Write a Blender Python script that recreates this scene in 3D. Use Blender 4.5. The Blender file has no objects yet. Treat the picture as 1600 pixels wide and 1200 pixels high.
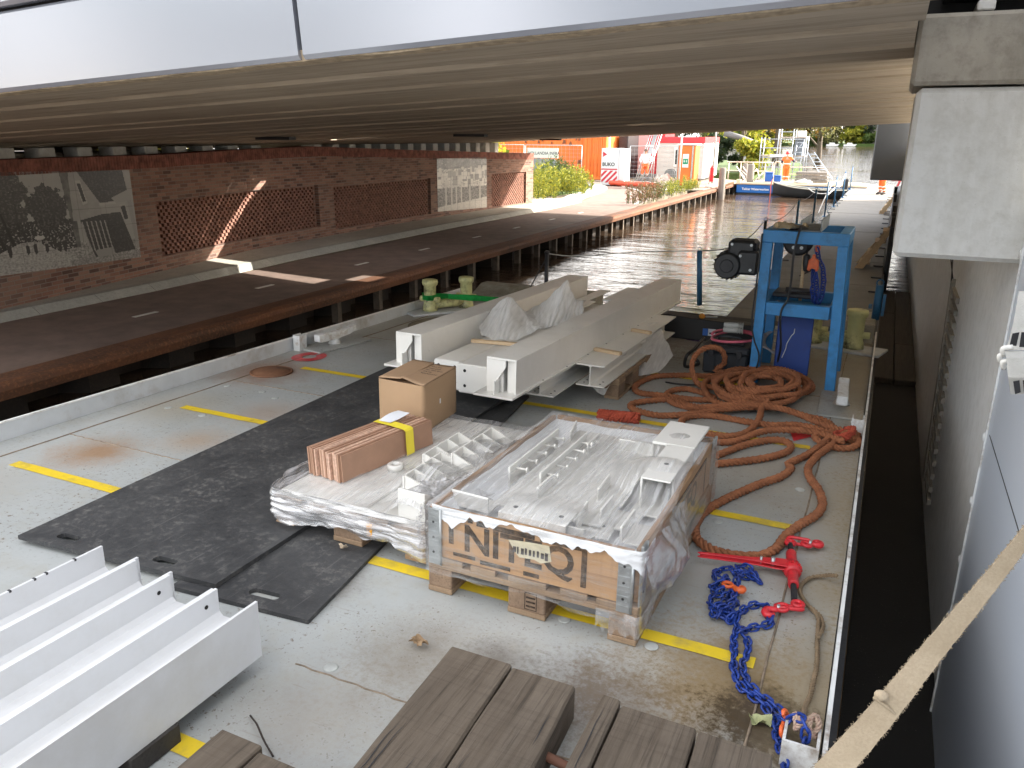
import bpy, bmesh, math, random
import numpy as np
from mathutils import Vector, Matrix, noise as mnoise
random.seed(7)
SC = bpy.context.scene
COL = SC.collection
# ------------------------------------------------------------------ camera
CZ = 3.0
FPX = 1225.18
R_CAM = ((0.904586, -0.133517, 0.404842), (0.426253, 0.270547, -0.863199), (0.005723, 0.953403, 0.301645))
R_DECK = ((0.999999, 0.001486, 0.000036), (-0.001486, 0.999702, 0.024376), (-0.000000, -0.024376, 0.999703))
R_CD = ((0.903952, -0.133919, 0.406125), (0.427330, 0.247028, -0.869693), (0.016144, 0.959710, 0.280529))
RW = Matrix(R_CAM)
cam_d = bpy.data.cameras.new("camera"); cam = bpy.data.objects.new("camera", cam_d); COL.objects.link(cam)
cam_d.sensor_width = 36.0; cam_d.lens = FPX/1600*36.0; cam_d.clip_start = 0.05; cam_d.clip_end = 3000
cam.matrix_world = Matrix.Translation((0, 0, CZ)) @ RW.to_4x4()
SC.camera = cam
# ------------------------------------------------------------------ light
SUN = Vector((1.5, 1.0, 1.0)).normalized()
EL = math.asin(SUN.z); AZ = math.atan2(SUN.x, SUN.y)
wd = bpy.data.worlds.new("World"); SC.world = wd; wd.use_nodes = True
nt = wd.node_tree; nt.nodes.clear()
sky = nt.nodes.new('ShaderNodeTexSky'); sky.sky_type = 'NISHITA'; sky.sun_disc = False
sky.sun_elevation = EL; sky.sun_rotation = AZ; sky.dust_density = 4.0; sky.ozone_density = 0.2; sky.air_density = 0.8
bg = nt.nodes.new('ShaderNodeBackground'); bg.inputs['Strength'].default_value = 0.15
wo = nt.nodes.new('ShaderNodeOutputWorld')
tcw = nt.nodes.new('ShaderNodeTexCoord'); cn = nt.nodes.new('ShaderNodeTexNoise'); cn.inputs['Scale'].default_value = 2.6; cn.inputs['Detail'].default_value = 7
cr = nt.nodes.new('ShaderNodeValToRGB'); cr.color_ramp.elements[0].position = .42; cr.color_ramp.elements[1].position = .60
mxw = nt.nodes.new('ShaderNodeMix'); mxw.data_type = 'RGBA'; mxw.inputs[7].default_value = (8.6, 8.3, 7.9, 1)     # sunlit broken cloud
nt.links.new(tcw.outputs['Generated'], cn.inputs['Vector']); nt.links.new(cn.outputs[0], cr.inputs[0]); nt.links.new(cr.outputs[0], mxw.inputs[0])
nt.links.new(sky.outputs[0], mxw.inputs[6]); nt.links.new(mxw.outputs[2], bg.inputs[0]); nt.links.new(bg.outputs[0], wo.inputs[0])
sl = bpy.data.lights.new("sun", 'SUN'); sl.energy = 4.4; sl.angle = math.radians(0.5); sl.color = (1, .94, .84)
so = bpy.data.objects.new("sun", sl); COL.objects.link(so)
so.rotation_euler = SUN.to_track_quat('Z', 'Y').to_euler(); so.location = (20, 15, 30)
SC.view_settings.view_transform = 'Standard'; SC.view_settings.look = 'None'
SC.view_settings.exposure = 1.88; SC.view_settings.gamma = 1.0
SC.view_settings.use_curve_mapping = False
SC.cycles.max_bounces = 8; SC.cycles.diffuse_bounces = 4; SC.cycles.transparent_max_bounces = 12

# ------------------------------------------------------------------ frames
H = 1.57                                             # eye height above the barge deck
MW = Matrix.Identity(4)
MD = Matrix.Translation((0, 0, CZ)) @ Matrix(R_DECK).to_4x4() @ Matrix.Translation((0, 0, -H))   # barge frame: trimmed 1.4 degrees
RCD = Matrix(R_CD)
def _ray(px, py, M): return M @ Vector((px-800, -(py-600), -FPX))
def dk(px, py, z=0.0):
    d = _ray(px, py, RCD); t = (z-H)/d.z; return Vector((d.x*t, d.y*t, z))
def dky(px, py, y):
    d = _ray(px, py, RCD); t = y/d.y; return Vector((d.x*t, y, H+d.z*t))
def wz(px, py, z):
    d = _ray(px, py, RW); t = (z-CZ)/d.z; return Vector((d.x*t, d.y*t, z))
def wy(px, py, y):
    d = _ray(px, py, RW); t = y/d.y; return Vector((d.x*t, y, CZ+d.z*t))

# ------------------------------------------------------------------ mesh builder
class MB:
    def __init__(s): s.bm = bmesh.new(); s.uv = None; s.smooth = False
    def V(s, p): return s.bm.verts.new(p)
    def face(s, pts, smooth=False):
        try:
            f = s.bm.faces.new([s.V(p) for p in pts]); f.smooth = smooth; return f
        except ValueError: return None
    def box(s, c, d, M=None, bev=0.0):
        cx, cy, cz = c; hx, hy, hz = d[0]/2, d[1]/2, d[2]/2
        vs = [Vector((cx+a*hx, cy+b*hy, cz+e*hz)) for a in (-1, 1) for b in (-1, 1) for e in (-1, 1)]
        if M: vs = [M @ v for v in vs]
        bv = [s.V(v) for v in vs]
        fs = [s.bm.faces.new([bv[i] for i in q]) for q in ((0,1,3,2),(4,6,7,5),(0,4,5,1),(2,3,7,6),(0,2,6,4),(1,5,7,3))]
        if bev:
            es = list({e for f in fs for e in f.edges})
            bmesh.ops.bevel(s.bm, geom=es, offset=bev, segments=1, affect='EDGES', profile=.5)
        return s
    def b2(s, lo, hi, M=None, bev=0.0):
        return s.box([(a+b)/2 for a, b in zip(lo, hi)], [abs(b-a) for a, b in zip(lo, hi)], M, bev)
    def prism(s, pts, ax, lo, hi, M=None, bev=0):
        # pts: 2D outline in the two other axes (order x,y,z without ax), extruded along ax
        def mk(p, t):
            q = [p[0], p[1]]; q.insert(ax, t); v = Vector(q); return M @ v if M else v
        a = [s.V(mk(p, lo)) for p in pts]; b = [s.V(mk(p, hi)) for p in pts]; n = len(pts)
        fs = [s.bm.faces.new(a[::-1]), s.bm.faces.new(b)]
        for i in range(n): fs.append(s.bm.faces.new([a[i], a[(i+1)%n], b[(i+1)%n], b[i]]))
        bmesh.ops.recalc_face_normals(s.bm, faces=fs)
        if bev: bmesh.ops.bevel(s.bm, geom=list({e for f in fs for e in f.edges}), offset=bev, segments=1, affect='EDGES', profile=.5)
        return s
    def tube(s, pts, r, n=8, cap=True, closed=False, up=None, smooth=True):
        pts = [Vector(p) for p in pts]; m = len(pts)
        rs = r if isinstance(r, (list, tuple)) else [r]*m
        fr = frames(pts, closed, up); rings = []
        for i in range(m):
            _, u, v = fr[i]
            rings.append([s.V(pts[i] + (u*math.cos(2*math.pi*k/n) + v*math.sin(2*math.pi*k/n))*rs[i]) for k in range(n)])
        for i in range(m if closed else m-1):
            a, b = rings[i], rings[(i+1) % m]
            for k in range(n):
                f = s.bm.faces.new([a[k], a[(k+1)%n], b[(k+1)%n], b[k]]); f.smooth = smooth
        if cap and not closed:
            s.bm.faces.new(rings[0][::-1]); s.bm.faces.new(rings[-1])
        return s
    def cyl(s, a, b, r, n=16, r2=None): return s.tube([a, b], [r, r if r2 is None else r2], n)
    def lathe(s, prof, c=(0, 0, 0), n=24, M=None):
        rings = []
        for (r, z) in prof:
            vs = [Vector((c[0]+r*math.cos(2*math.pi*k/n), c[1]+r*math.sin(2*math.pi*k/n), c[2]+z)) for k in range(n)]
            rings.append([s.V(M @ v if M else v) for v in vs])
        for a, b in zip(rings, rings[1:]):
            for k in range(n):
                f = s.bm.faces.new([a[k], a[(k+1)%n], b[(k+1)%n], b[k]]); f.smooth = True
        s.bm.faces.new(rings[0][::-1]); s.bm.faces.new(rings[-1]); return s
    def ball(s, c, r, M=None, sub=2):
        g = bmesh.ops.create_icosphere(s.bm, subdivisions=sub, radius=1.0)
        for v in g['verts']:
            p = Vector((v.co.x*r[0], v.co.y*r[1], v.co.z*r[2])) if isinstance(r, (tuple, list)) else v.co*r
            if M: p = M @ p
            v.co = p + Vector(c)
            for f in v.link_faces: f.smooth = True
        return s
    def grid(s, fn, nu, nv, smooth=True, thick=0):
        g = [[s.V(fn(i/nu, j/nv)) for j in range(nv+1)] for i in range(nu+1)]
        for i in range(nu):
            for j in range(nv):
                f = s.bm.faces.new([g[i][j], g[i+1][j], g[i+1][j+1], g[i][j+1]]); f.smooth = smooth
        return s
    def xf(s, M):
        bmesh.ops.transform(s.bm, matrix=M, verts=s.bm.verts); return s
    def fin(s, name, inv=None):
        if inv is not None: bmesh.ops.transform(s.bm, matrix=inv, verts=s.bm.verts)
        me = bpy.data.meshes.new(name); s.bm.to_mesh(me); s.bm.free(); return me
def frames(pts, closed=False, up=None):
    m = len(pts); out = []; u = None
    for i in range(m):
        a = pts[(i-1) % m] if (closed or i > 0) else pts[i]
        b = pts[(i+1) % m] if (closed or i < m-1) else pts[i]
        t = (b-a)
        t = t.normalized() if t.length > 1e-9 else Vector((0, 0, 1))
        if u is None or up is not None:
            ref = Vector(up) if up is not None else (Vector((0, 0, 1)) if abs(t.z) < .9 else Vector((1, 0, 0)))
            u = t.cross(ref)
            if u.length < 1e-6: u = t.cross(Vector((1, .1, 0)))
            u.normalize()
        else:
            u = (u - t*u.dot(t))
            u = u.normalized() if u.length > 1e-6 else t.orthogonal().normalized()
        out.append((t, u, t.cross(u)))
    return out
def catmull(P, step=.02, closed=False):
    P = [Vector(p) for p in P]; n = len(P); out = []
    rng = range(n if closed else n-1)
    for i in rng:
        p1, p2 = P[i], P[(i+1) % n]
        p0 = P[(i-1) % n] if (closed or i > 0) else p1*2-p2
        p3 = P[(i+2) % n] if (closed or i+2 < n) else p2*2-p1
        k = max(2, int((p2-p1).length/step))
        for j in range(k):
            t = j/k
            out.append(.5*((2*p1) + (p2-p0)*t + (2*p0-5*p1+4*p2-p3)*t*t + (3*p1-p0-3*p2+p3)*t**3))
    if not closed: out.append(P[-1])
    return out

# ------------------------------------------------------------------ objects
class Thing:
    """an Empty at the thing's base; parts are authored in the thing's frame coordinates"""
    def __init__(s, name, label, cat, base=(0, 0, 0), fr=MD, rz=0, group=None, local=False):
        s.o = bpy.data.objects.new(name, None); COL.objects.link(s.o); s.o.empty_display_size = .1
        s.L = Matrix.Translation(base) @ Matrix.Rotation(rz, 4, 'Z')
        s.o.matrix_world = fr @ s.L
        s.inv = None if local else s.L.inverted()
        meta(s.o, label, cat, group)
    def part(s, name, mb, mat, parent=None, label=None, cls=None):
        o = bpy.data.objects.new(name, mb.fin(name, s.inv)); COL.objects.link(o)
        o.data.materials.append(mat); o.parent = parent or s.o
        if label: o['label'] = label
        return o
def meta(o, label, cat, group=None):
    o['label'] = label; o['category'] = cat
    if group: o['group'] = group
def solo(name, label, cat, mb, mat, base=(0, 0, 0), fr=MD, rz=0, group=None):
    L = Matrix.Translation(base) @ Matrix.Rotation(rz, 4, 'Z')
    o = bpy.data.objects.new(name, mb.fin(name, L.inverted())); COL.objects.link(o)
    o.matrix_world = fr @ L; o.data.materials.append(mat); meta(o, label, cat, group); return o
def struct(name, mb, mat, kind='structure'):
    o = bpy.data.objects.new(name, mb.fin(name)); COL.objects.link(o); o.data.materials.append(mat); o['kind'] = kind; return o
def copy_tree(o, parent=None, label=None):
    c = o.copy(); COL.objects.link(c)
    if parent: c.parent = parent
    if label: c['label'] = label
    for ch in list(o.children): copy_tree(ch, c)
    return c
def text_mb(body, size, M, depth=.002, align='LEFT', bold=0):
    cu = bpy.data.curves.new('lettering', 'FONT'); cu.body = body; cu.size = size; cu.extrude = depth; cu.offset = bold
    cu.align_x = align; cu.fill_mode = 'BOTH'; cu.resolution_u = 3
    o = bpy.data.objects.new('lettering', cu); COL.objects.link(o)
    dg = bpy.context.evaluated_depsgraph_get(); me = bpy.data.meshes.new_from_object(o.evaluated_get(dg))
    COL.objects.unlink(o); bpy.data.objects.remove(o); bpy.data.curves.remove(cu)
    mb = MB(); mb.bm.from_mesh(me); bpy.data.meshes.remove(me); mb.xf(M); return mb
def basis(o, x, y):
    x = Vector(x).normalized(); y = Vector(y).normalized(); z = x.cross(y).normalized(); y = z.cross(x)
    M = Matrix((x, y, z)).transposed().to_4x4(); M.translation = Vector(o); return M

# ------------------------------------------------------------------ materials
MATS = {}
class NT:
    def __init__(s, name):
        s.m = bpy.data.materials.new(name); s.m.use_nodes = True; s.t = s.m.node_tree; s.N = s.t.nodes
        s.b = s.N['Principled BSDF']; s.out = s.N['Material Output']
        s.tc = s.N.new('ShaderNodeTexCoord')
    def n(s, typ, **kw):
        x = s.N.new(typ)
        for k, v in kw.items():
            if hasattr(x, k): setattr(x, k, v)
            else: s.set(x, k, v)
        return x
    def set(s, node, inp, v):
        sock = node.inputs[inp]
        if isinstance(v, bpy.types.NodeSocket): s.t.links.new(v, sock)
        elif isinstance(v, (tuple, list)) and sock.type == 'RGBA': sock.default_value = (*v[:3], 1)
        else: sock.default_value = v
    def map(s, scale=(1, 1, 1), rot=(0, 0, 0), src='Object', loc=(0, 0, 0)):
        m = s.N.new('ShaderNodeMapping'); s.t.links.new(s.tc.outputs[src], m.inputs[0])
        m.inputs['Scale'].default_value = scale if isinstance(scale, tuple) else (scale,)*3
        m.inputs['Rotation'].default_value = rot; m.inputs['Location'].default_value = loc
        return m.outputs[0]
    def noise(s, scale, vec=None, detail=5, rough=.6, dist=0):
        x = s.N.new('ShaderNodeTexNoise'); x.inputs['Scale'].default_value = scale; x.inputs['Detail'].default_value = detail
        x.inputs['Roughness'].default_value = rough; x.inputs['Distortion'].default_value = dist
        s.t.links.new(vec if vec is not None else s.tc.outputs['Object'], x.inputs['Vector']); return x.outputs[0]
    def voro(s, scale, vec=None, feature='F1', out=0, rnd=1):
        x = s.N.new('ShaderNodeTexVoronoi'); x.feature = feature; x.inputs['Scale'].default_value = scale; x.inputs['Randomness'].default_value = rnd
        s.t.links.new(vec if vec is not None else s.tc.outputs['Object'], x.inputs['Vector']); return x.outputs[out]
    def ramp(s, fac, stops):
        x = s.N.new('ShaderNodeValToRGB'); s.t.links.new(fac, x.inputs[0]); e = x.color_ramp.elements
        while len(e) < len(stops): e.new(.5)
        for el, (p, c) in zip(e, stops):
            el.position = p; el.color = (*c, 1) if isinstance(c, (tuple, list)) else (c, c, c, 1)
        return x.outputs[0]
    def mix(s, fac, a, b, mode='MIX'):
        x = s.N.new('ShaderNodeMix'); x.data_type = 'RGBA'; x.blend_type = mode
        for i, v in ((0, fac), (6, a), (7, b)):
            if isinstance(v, bpy.types.NodeSocket): s.t.links.new(v, x.inputs[i])
            elif isinstance(v, (tuple, list)): x.inputs[i].default_value = (*v[:3], 1)
            else: x.inputs[i].default_value = v
        return x.outputs[2]
    def math(s, op, a, b=0.0):
        x = s.N.new('ShaderNodeMath'); x.operation = op
        for i, v in ((0, a), (1, b)):
            if isinstance(v, bpy.types.NodeSocket): s.t.links.new(v, x.inputs[i])
            else: x.inputs[i].default_value = v
        return x.outputs[0]
    def bump(s, h, strength=.3, dist=.01, normal=None):
        x = s.N.new('ShaderNodeBump'); x.inputs['Strength'].default_value = strength; x.inputs['Distance'].default_value = dist
        s.t.links.new(h, x.inputs['Height'])
        if normal is not None: s.t.links.new(normal, x.inputs['Normal'])
        return x.outputs[0]
    def dist(s, p, scale=(1, 1, 1)):
        m = s.map(scale=scale, loc=tuple(-a*b for a, b in zip(p, scale)))
        x = s.N.new('ShaderNodeVectorMath'); x.operation = 'LENGTH'; s.t.links.new(m, x.inputs[0]); return x.outputs['Value']
    def done(s, col=None, rough=.5, metal=0, bump=None, spec=None):
        if col is not None: s.set(s.b, 'Base Color', col)
        s.set(s.b, 'Roughness', rough); s.set(s.b, 'Metallic', metal)
        if spec is not None: s.set(s.b, 'Specular IOR Level', spec)
        if bump is not None: s.t.links.new(bump, s.b.inputs['Normal'])
        return s.m
def mat_plain(name, col, rough=.5, metal=0, var=.12, scale=8, bumps=.1, spec=None, dirt=None, dirt_amt=.5):
    if name in MATS: return MATS[name]
    t = NT(name); n1 = t.noise(scale); n2 = t.noise(scale*6, detail=3)
    c = t.mix(t.ramp(n1, [(.3, 0.), (.7, 1.)]), tuple(v*(1-var) for v in col), tuple(min(1, v*(1+var)) for v in col))
    if dirt is not None:
        d = t.ramp(t.math('MULTIPLY', t.noise(scale*1.7, detail=8, rough=.7), t.noise(scale*.35, detail=3)), [(.24, 0.), (.40, 1.)])
        c = t.mix(t.math('MULTIPLY', d, dirt_amt), c, dirt)
    MATS[name] = t.done(c, t.ramp(n2, [(.2, max(0, rough-.08)), (.8, min(1, rough+.08))]), metal, t.bump(n2, bumps, .004), spec); return MATS[name]
def mat_wood(name, a, b, dark, axis=1, scale=1.0, rough=.75, grain=22, weather=0.0, bumpd=.003):
    if name in MATS: return MATS[name]
    t = NT(name); sc = [grain*scale]*3; sc[axis] = 1.1*scale; v = t.map(tuple(sc))
    n1 = t.noise(1.0, v, 8, .65, .6); sc2 = [grain*4*scale]*3; sc2[axis] = 2.2*scale; n2 = t.noise(1.0, t.map(tuple(sc2)), 6, .7)
    big = t.noise(2.3*scale, detail=4)
    c = t.mix(t.ramp(n1, [(.3, 0.), (.68, 1.)]), a, b)
    c = t.mix(t.math('MULTIPLY', t.ramp(n2, [(.52, 0.), (.68, 1.)]), .75), c, dark)
    if weather:
        sc3 = [3.0]*3; sc3[axis] = 70; sw = t.noise(1.0, t.map(tuple(sc3), (0, 0, .12)), 4, .7); c = t.mix(t.math('MULTIPLY', t.ramp(sw, [(.52, 0.), (.66, 1.)]), .2), c, dark)
    if weather: c = t.mix(t.math('MULTIPLY', t.ramp(big, [(.4, 0.), (.65, 1.)]), weather), c, dark)
    MATS[name] = t.done(c, rough, 0, t.bump(n2, .6, bumpd, t.bump(n1, .35, bumpd))); return MATS[name]
def flat(name, col, rough=.6, metal=0):
    if name in MATS: return MATS[name]
    t = NT(name); MATS[name] = t.done(col, rough, metal); return MATS[name]
# ================================================================== MATERIALS FOR THE SETTING
def m_deck():
    t = NT('deck_paint')
    n1 = t.noise(1.7, detail=6); n2 = t.noise(7, detail=8, rough=.7); n3 = t.noise(48, detail=4, rough=.75); n4 = t.noise(150, detail=2)
    c = t.mix(t.ramp(n1, [(.3, 0.), (.7, 1.)]), (.335, .355, .35), (.425, .443, .435))
    c = t.mix(t.math('MULTIPLY', t.ramp(n2, [(.50, 0.), (.74, 1.)]), .45), c, (.33, .29, .21))           # tan grime
    sp = t.math('MULTIPLY', t.ramp(n3, [(.575, 0.), (.64, 1.)]), t.ramp(t.noise(2.6, detail=5), [(.42, .1), (.60, 1.)]))
    c = t.mix(t.math('MULTIPLY', sp, .85), c, (.13, .085, .045))                                          # rust flecks
    sp2 = t.ramp(t.voro(38), [(.0, 1.), (.09, 1.), (.14, 0.)])
    keep = t.ramp(t.noise(5.5, detail=3), [(.52, 0.), (.60, 1.)])
    c = t.mix(t.math('MULTIPLY', t.math('MULTIPLY', sp2, keep), .6), c, (.10, .07, .045))                   # grit
    sc = t.ramp(t.noise(1.0, t.map((3, 40, 1), (0, 0, .5)), 5, .7), [(.63, 0.), (.66, 1.)])
    c = t.mix(t.math('MULTIPLY', sc, .35), c, (.25, .23, .2))                                             # scuffs
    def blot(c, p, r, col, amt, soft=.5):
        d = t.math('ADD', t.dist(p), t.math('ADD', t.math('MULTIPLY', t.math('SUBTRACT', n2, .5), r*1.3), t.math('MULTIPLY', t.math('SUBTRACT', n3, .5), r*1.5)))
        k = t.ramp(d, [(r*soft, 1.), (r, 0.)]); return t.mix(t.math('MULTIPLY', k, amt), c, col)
    for p, r, col, amt, soft in STAINS_AND_SHADE: c = blot(c, p, r, col, amt, soft)
    # yellowish run-off along the right-hand margin
    x = t.n('ShaderNodeSeparateXYZ'); t.t.links.new(t.tc.outputs['Object'], x.inputs[0])
    k = t.ramp(t.math('ADD', x.outputs[0], t.math('MULTIPLY', n2, .35)), [(-.05+.03, 0.), (.19, 1.)])
    c = t.mix(t.math('MULTIPLY', t.math('MULTIPLY', k, t.ramp(n3, [(.35, .3), (.6, 1.)])), .8), c, (.27, .21, .12))
    k = t.ramp(t.math('ADD', x.outputs[0], t.math('MULTIPLY', n2, -.25)), [(-4.25+.0, 1.), (-4.1, 0.)])
    rg = t.ramp(n3, [(.3, .35), (.7, .55)])
    b = t.bump(n4, .12, .002, t.bump(n2, .25, .004))
    return t.done(c, rg, 0, b, .4)
def m_rust(name='quay_rust', dark=(.06, .032, .02), mid=(.18, .07, .03), lite=(.34, .15, .06)):
    t = NT(name); n = t.noise(3.0, t.map((1, .35, 1)), 7, .65); n2 = t.noise(25, detail=5)
    c = t.mix(t.ramp(n, [(.3, 0.), (.7, 1.)]), dark, mid); c = t.mix(t.math('MULTIPLY', t.ramp(n2, [(.5, 0.), (.75, 1.)]), .5), c, lite)
    return t.done(c, .8, 0, t.bump(n2, .4, .004))
def m_concrete(name, a, b, stain, streak=True, sc=1.0, joint=None):
    t = NT(name); n = t.noise(1.3*sc, detail=7, rough=.65); n2 = t.noise(9*sc, detail=8, rough=.7); n3 = t.noise(60*sc, detail=3)
    c = t.mix(t.ramp(n, [(.3, 0.), (.7, 1.)]), a, b)
    if streak:
        s = t.noise(1.0, t.map((2.6*sc, 2.6*sc, .35*sc)), 6, .7)
        c = t.mix(t.math('MULTIPLY', t.ramp(s, [(.48, 0.), (.72, 1.)]), .5), c, stain)
    c = t.mix(t.math('MULTIPLY', t.ramp(n2, [(.46, 0.), (.70, 1.)]), .55), c, stain)
    pits = t.ramp(t.voro(24*sc), [(.0, 1.), (.05, 1.), (.08, 0.)])
    c = t.mix(t.math('MULTIPLY', pits, t.math('MULTIPLY', n, .8)), c, tuple(v*.5 for v in stain))
    return t.done(c, .85, 0, t.bump(n3, .25, .003, t.bump(n2, .3, .008)), .3)
def m_girder():
    t = NT('soffit_concrete'); v = t.map((.35, 5, 5)); n = t.noise(1.0, v, 8, .7, .3); n2 = t.noise(1.0, t.map((1.2, 26, 26)), 6, .7); n3 = t.noise(1.1, detail=4)
    c = t.mix(t.ramp(n, [(.3, 0.), (.7, 1.)]), (.34, .275, .20), (.52, .44, .335))
    c = t.mix(t.math('MULTIPLY', t.ramp(n2, [(.5, 0.), (.7, 1.)]), .6), c, (.17, .13, .09))
    c = t.mix(t.math('MULTIPLY', t.ramp(n3, [(.5, 0.), (.7, 1.)]), .3), c, (.60, .52, .40))
    return t.done(c, .75, 0, t.bump(n2, .4, .006, t.bump(n, .4, .01)), .4)
def m_brick(name='brick'):
    t = NT(name); uv = t.map(1.0, src='UV')
    x = t.n('ShaderNodeTexBrick'); t.t.links.new(uv, x.inputs['Vector']); x.offset = .5
    for k, v in (('Scale', 1.0), ('Mortar Size', .006), ('Mortar Smooth', .2), ('Bias', 0.), ('Brick Width', .215), ('Row Height', .0625)): x.inputs[k].default_value = v
    x.inputs['Color1'].default_value = (.0, 0, 0, 1); x.inputs['Color2'].default_value = (1, 1, 1, 1); x.inputs['Mortar'].default_value = (.5, .5, .5, 1)
    c = t.ramp(x.outputs['Color'], [(0., (.11, .07, .06)), (.25, (.235, .125, .095)), (.6, (.315, .175, .13)), (1., (.40, .235, .175))])
    n = t.noise(30, detail=6); c = t.mix(t.math('MULTIPLY', n, .5), c, (.12, .06, .045))
    c = t.mix(t.math('MULTIPLY', t.ramp(t.noise(.9, detail=6), [(.45, 0.), (.7, 1.)]), .45), c, (.27, .20, .16))
    c = t.mix(x.outputs['Fac'], c, (.27, .225, .19))
    inv = t.math('SUBTRACT', 1.0, x.outputs['Fac'])
    return t.done(c, .85, 0, t.bump(inv, .7, .008, t.bump(n, .25, .003)), .25)
def m_water():
    t = NT('canal_water')
    w1 = t.noise(1.0, t.map((.7, 2.3, 1)), 3, .45, .6); w2 = t.noise(1.0, t.map((5, 13, 1)), 3, .55); w3 = t.noise(1.0, t.map((.25, .6, 1)), 2, .5)
    h = t.math('ADD', t.math('ADD', t.math('MULTIPLY', w1, .55), t.math('MULTIPLY', w2, .09)), t.math('MULTIPLY', w3, .8))
    g = t.n('ShaderNodeNewGeometry'); sp = t.n('ShaderNodeSeparateXYZ'); t.t.links.new(g.outputs['Position'], sp.inputs[0])
    lake = t.ramp(t.math('DIVIDE', sp.outputs[1], 140.0), [(.02, .04), (.08, .42), (.18, .50), (.6, .50)])
    bp = t.n('ShaderNodeBump'); t.t.links.new(h, bp.inputs['Height']); bp.inputs['Distance'].default_value = .22
    t.t.links.new(lake, bp.inputs['Strength'])
    bands = t.ramp(t.noise(1.0, t.map((.012, .10, 1)), 4, .6), [(.38, .35), (.62, 1.)])
    t.t.links.new(t.math('MULTIPLY', lake, bands), bp.inputs['Strength'])
    c = t.mix(t.ramp(w3, [(.3, 0.), (.7, 1.)]), (.050, .033, .022), (.080, .054, .036))
    m = t.done(c, t.ramp(t.math('DIVIDE', sp.outputs[1], 140.0), [(.3, .04), (.7, .04)]), 0, bp.outputs[0], .5); t.b.inputs['IOR'].default_value = 1.33; return m
STAINS_AND_SHADE = [((-.95, 1.95, 0), .55, (.26, .21, .15), .28, .05), ((-1.25, 1.6, 0), .40, (.25, .20, .14), .25, .05), ((-.45, 1.85, 0), .35, (.16, .11, .07), .6, .05), ((-2.6, 3.9, 0), .5, (.30, .24, .17), .4, .1), ((-3.9, 1.9, 0), .5, (.32, .26, .18), .4, .1), ((-.35, 4.0, 0), .6, (.24, .19, .12), .5, .1), ((-.6, 2.75, 0), .35, (.26, .20, .13), .4, .05),
          ((-.22, 2.18, 0), .30, (.07, .05, .03), .85, .25), ((-.25, 2.2, 0), .5, (.27, .19, .09), .7, .3), ((-.12, 2.02, 0), .22, (.05, .035, .02), .9, .5),
          ((-3.70, 2.62, 0), .30, (.30, .15, .05), .75, .1), ((-3.35, 3.0, 0), .25, (.34, .20, .09), .5, .1), ((-4.03, 4.30, 0), .45, (.25, .11, .045), .6, .4),
          ((-3.35, 3.55, 0), .3, (.30, .16, .07), .4, .2), ((-.62, 1.95, 0), .28, (.10, .07, .045), .75, .1), ((-1.2, 1.9, 0), .28, (.16, .12, .075), .5, .05), ((-.95, 1.98, 0), .16, (.09, .065, .045), .6, .05),
          ((-1.35, 1.45, 0), .30, (.22, .16, .10), .28, .05), ((-.10, 2.9, 0), .25, (.22, .17, .10), .5, .2), ((-.05, 3.6, 0), .5, (.26, .20, .12), .35, .2),
          ((-1.6, 7.3, 0), 2.6, (.17, .14, .10), .75, .35), ((-.3, 6.4, 0), 1.2, (.16, .125, .085), .6, .3), ((-2.7, 5.6, 0), 1.0, (.25, .22, .17), .5, .2),  # wide far-end blots: grime plus the bridge's shade put into the deck colour
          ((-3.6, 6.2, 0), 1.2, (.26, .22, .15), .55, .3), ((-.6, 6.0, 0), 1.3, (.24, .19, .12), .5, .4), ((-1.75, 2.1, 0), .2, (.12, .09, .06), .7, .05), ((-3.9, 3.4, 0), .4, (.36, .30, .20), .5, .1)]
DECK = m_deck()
GREY = mat_plain('bulwark_grey', (.50, .53, .55), .45, 0, .08, 5, .08, dirt=(.25, .2, .14), dirt_amt=.6)
EDGE = mat_plain('edge_white', (.70, .71, .70), .5, 0, .08, 9, .1, dirt=(.2, .14, .09), dirt_amt=.8)
HULL = mat_plain('hull_black', (.018, .018, .02), .6, 0, .3, 6, .2)
YELLOW = mat_plain('yellow_line', (.72, .52, .02), .6, 0, .08, 6, .1, dirt=(.30, .24, .10), dirt_amt=.75)
RED = mat_plain('red_paint', (.60, .025, .035), .35, 0, .12, 14, .1, dirt=(.20, .03, .03), dirt_amt=.5)
RUST = m_rust()
PILE = m_rust('sheet_pile', (.008, .007, .006), (.022, .016, .012), (.05, .034, .022))
ASPH = mat_plain('red_brown_asphalt', (.20, .145, .12), .85, 0, .2, 3, .35)
PAVE = m_concrete('pavement_slab', (.43, .41, .355), (.53, .505, .45), (.30, .28, .23), False, 2)
KERB = m_concrete('kerb_concrete', (.36, .36, .33), (.46, .455, .42), (.24, .24, .2), False, 3)
SOFF = m_girder()
CONC = m_concrete('pale_concrete', (.62, .615, .585), (.72, .715, .69), (.47, .455, .41), True, 1.6)
CONC2 = m_concrete('tan_concrete', (.31, .285, .235), (.42, .39, .335), (.19, .17, .135), True, 1.8)
CONC3 = m_concrete('wall_concrete', (.80, .79, .755), (.87, .86, .83), (.66, .645, .60), False, 1.2)
BRICK = m_brick()
LATT = mat_plain('lattice_brick', (.25, .125, .09), .85, 0, .45, 9, .4)
WATER = m_water()
CLAD = flat('cladding_metal', (.40, .415, .46), .2, .5)
CLADB = flat('blue_grey_cladding', (.66, .71, .78), .34, .05)
WLINE = mat_plain('road_paint', (.66, .65, .60), .7, 0, .1, 12, .1)
STEELD = mat_plain('dark_steel', (.03, .03, .033), .5, .2, .3, 14, .2)
ZINC = mat_plain('zinc', (.46, .48, .48), .42, .75, .18, 22, .15)
GRASS = mat_plain('grass', (.06, .10, .02), .9, 0, .4, 3, .3)
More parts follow.
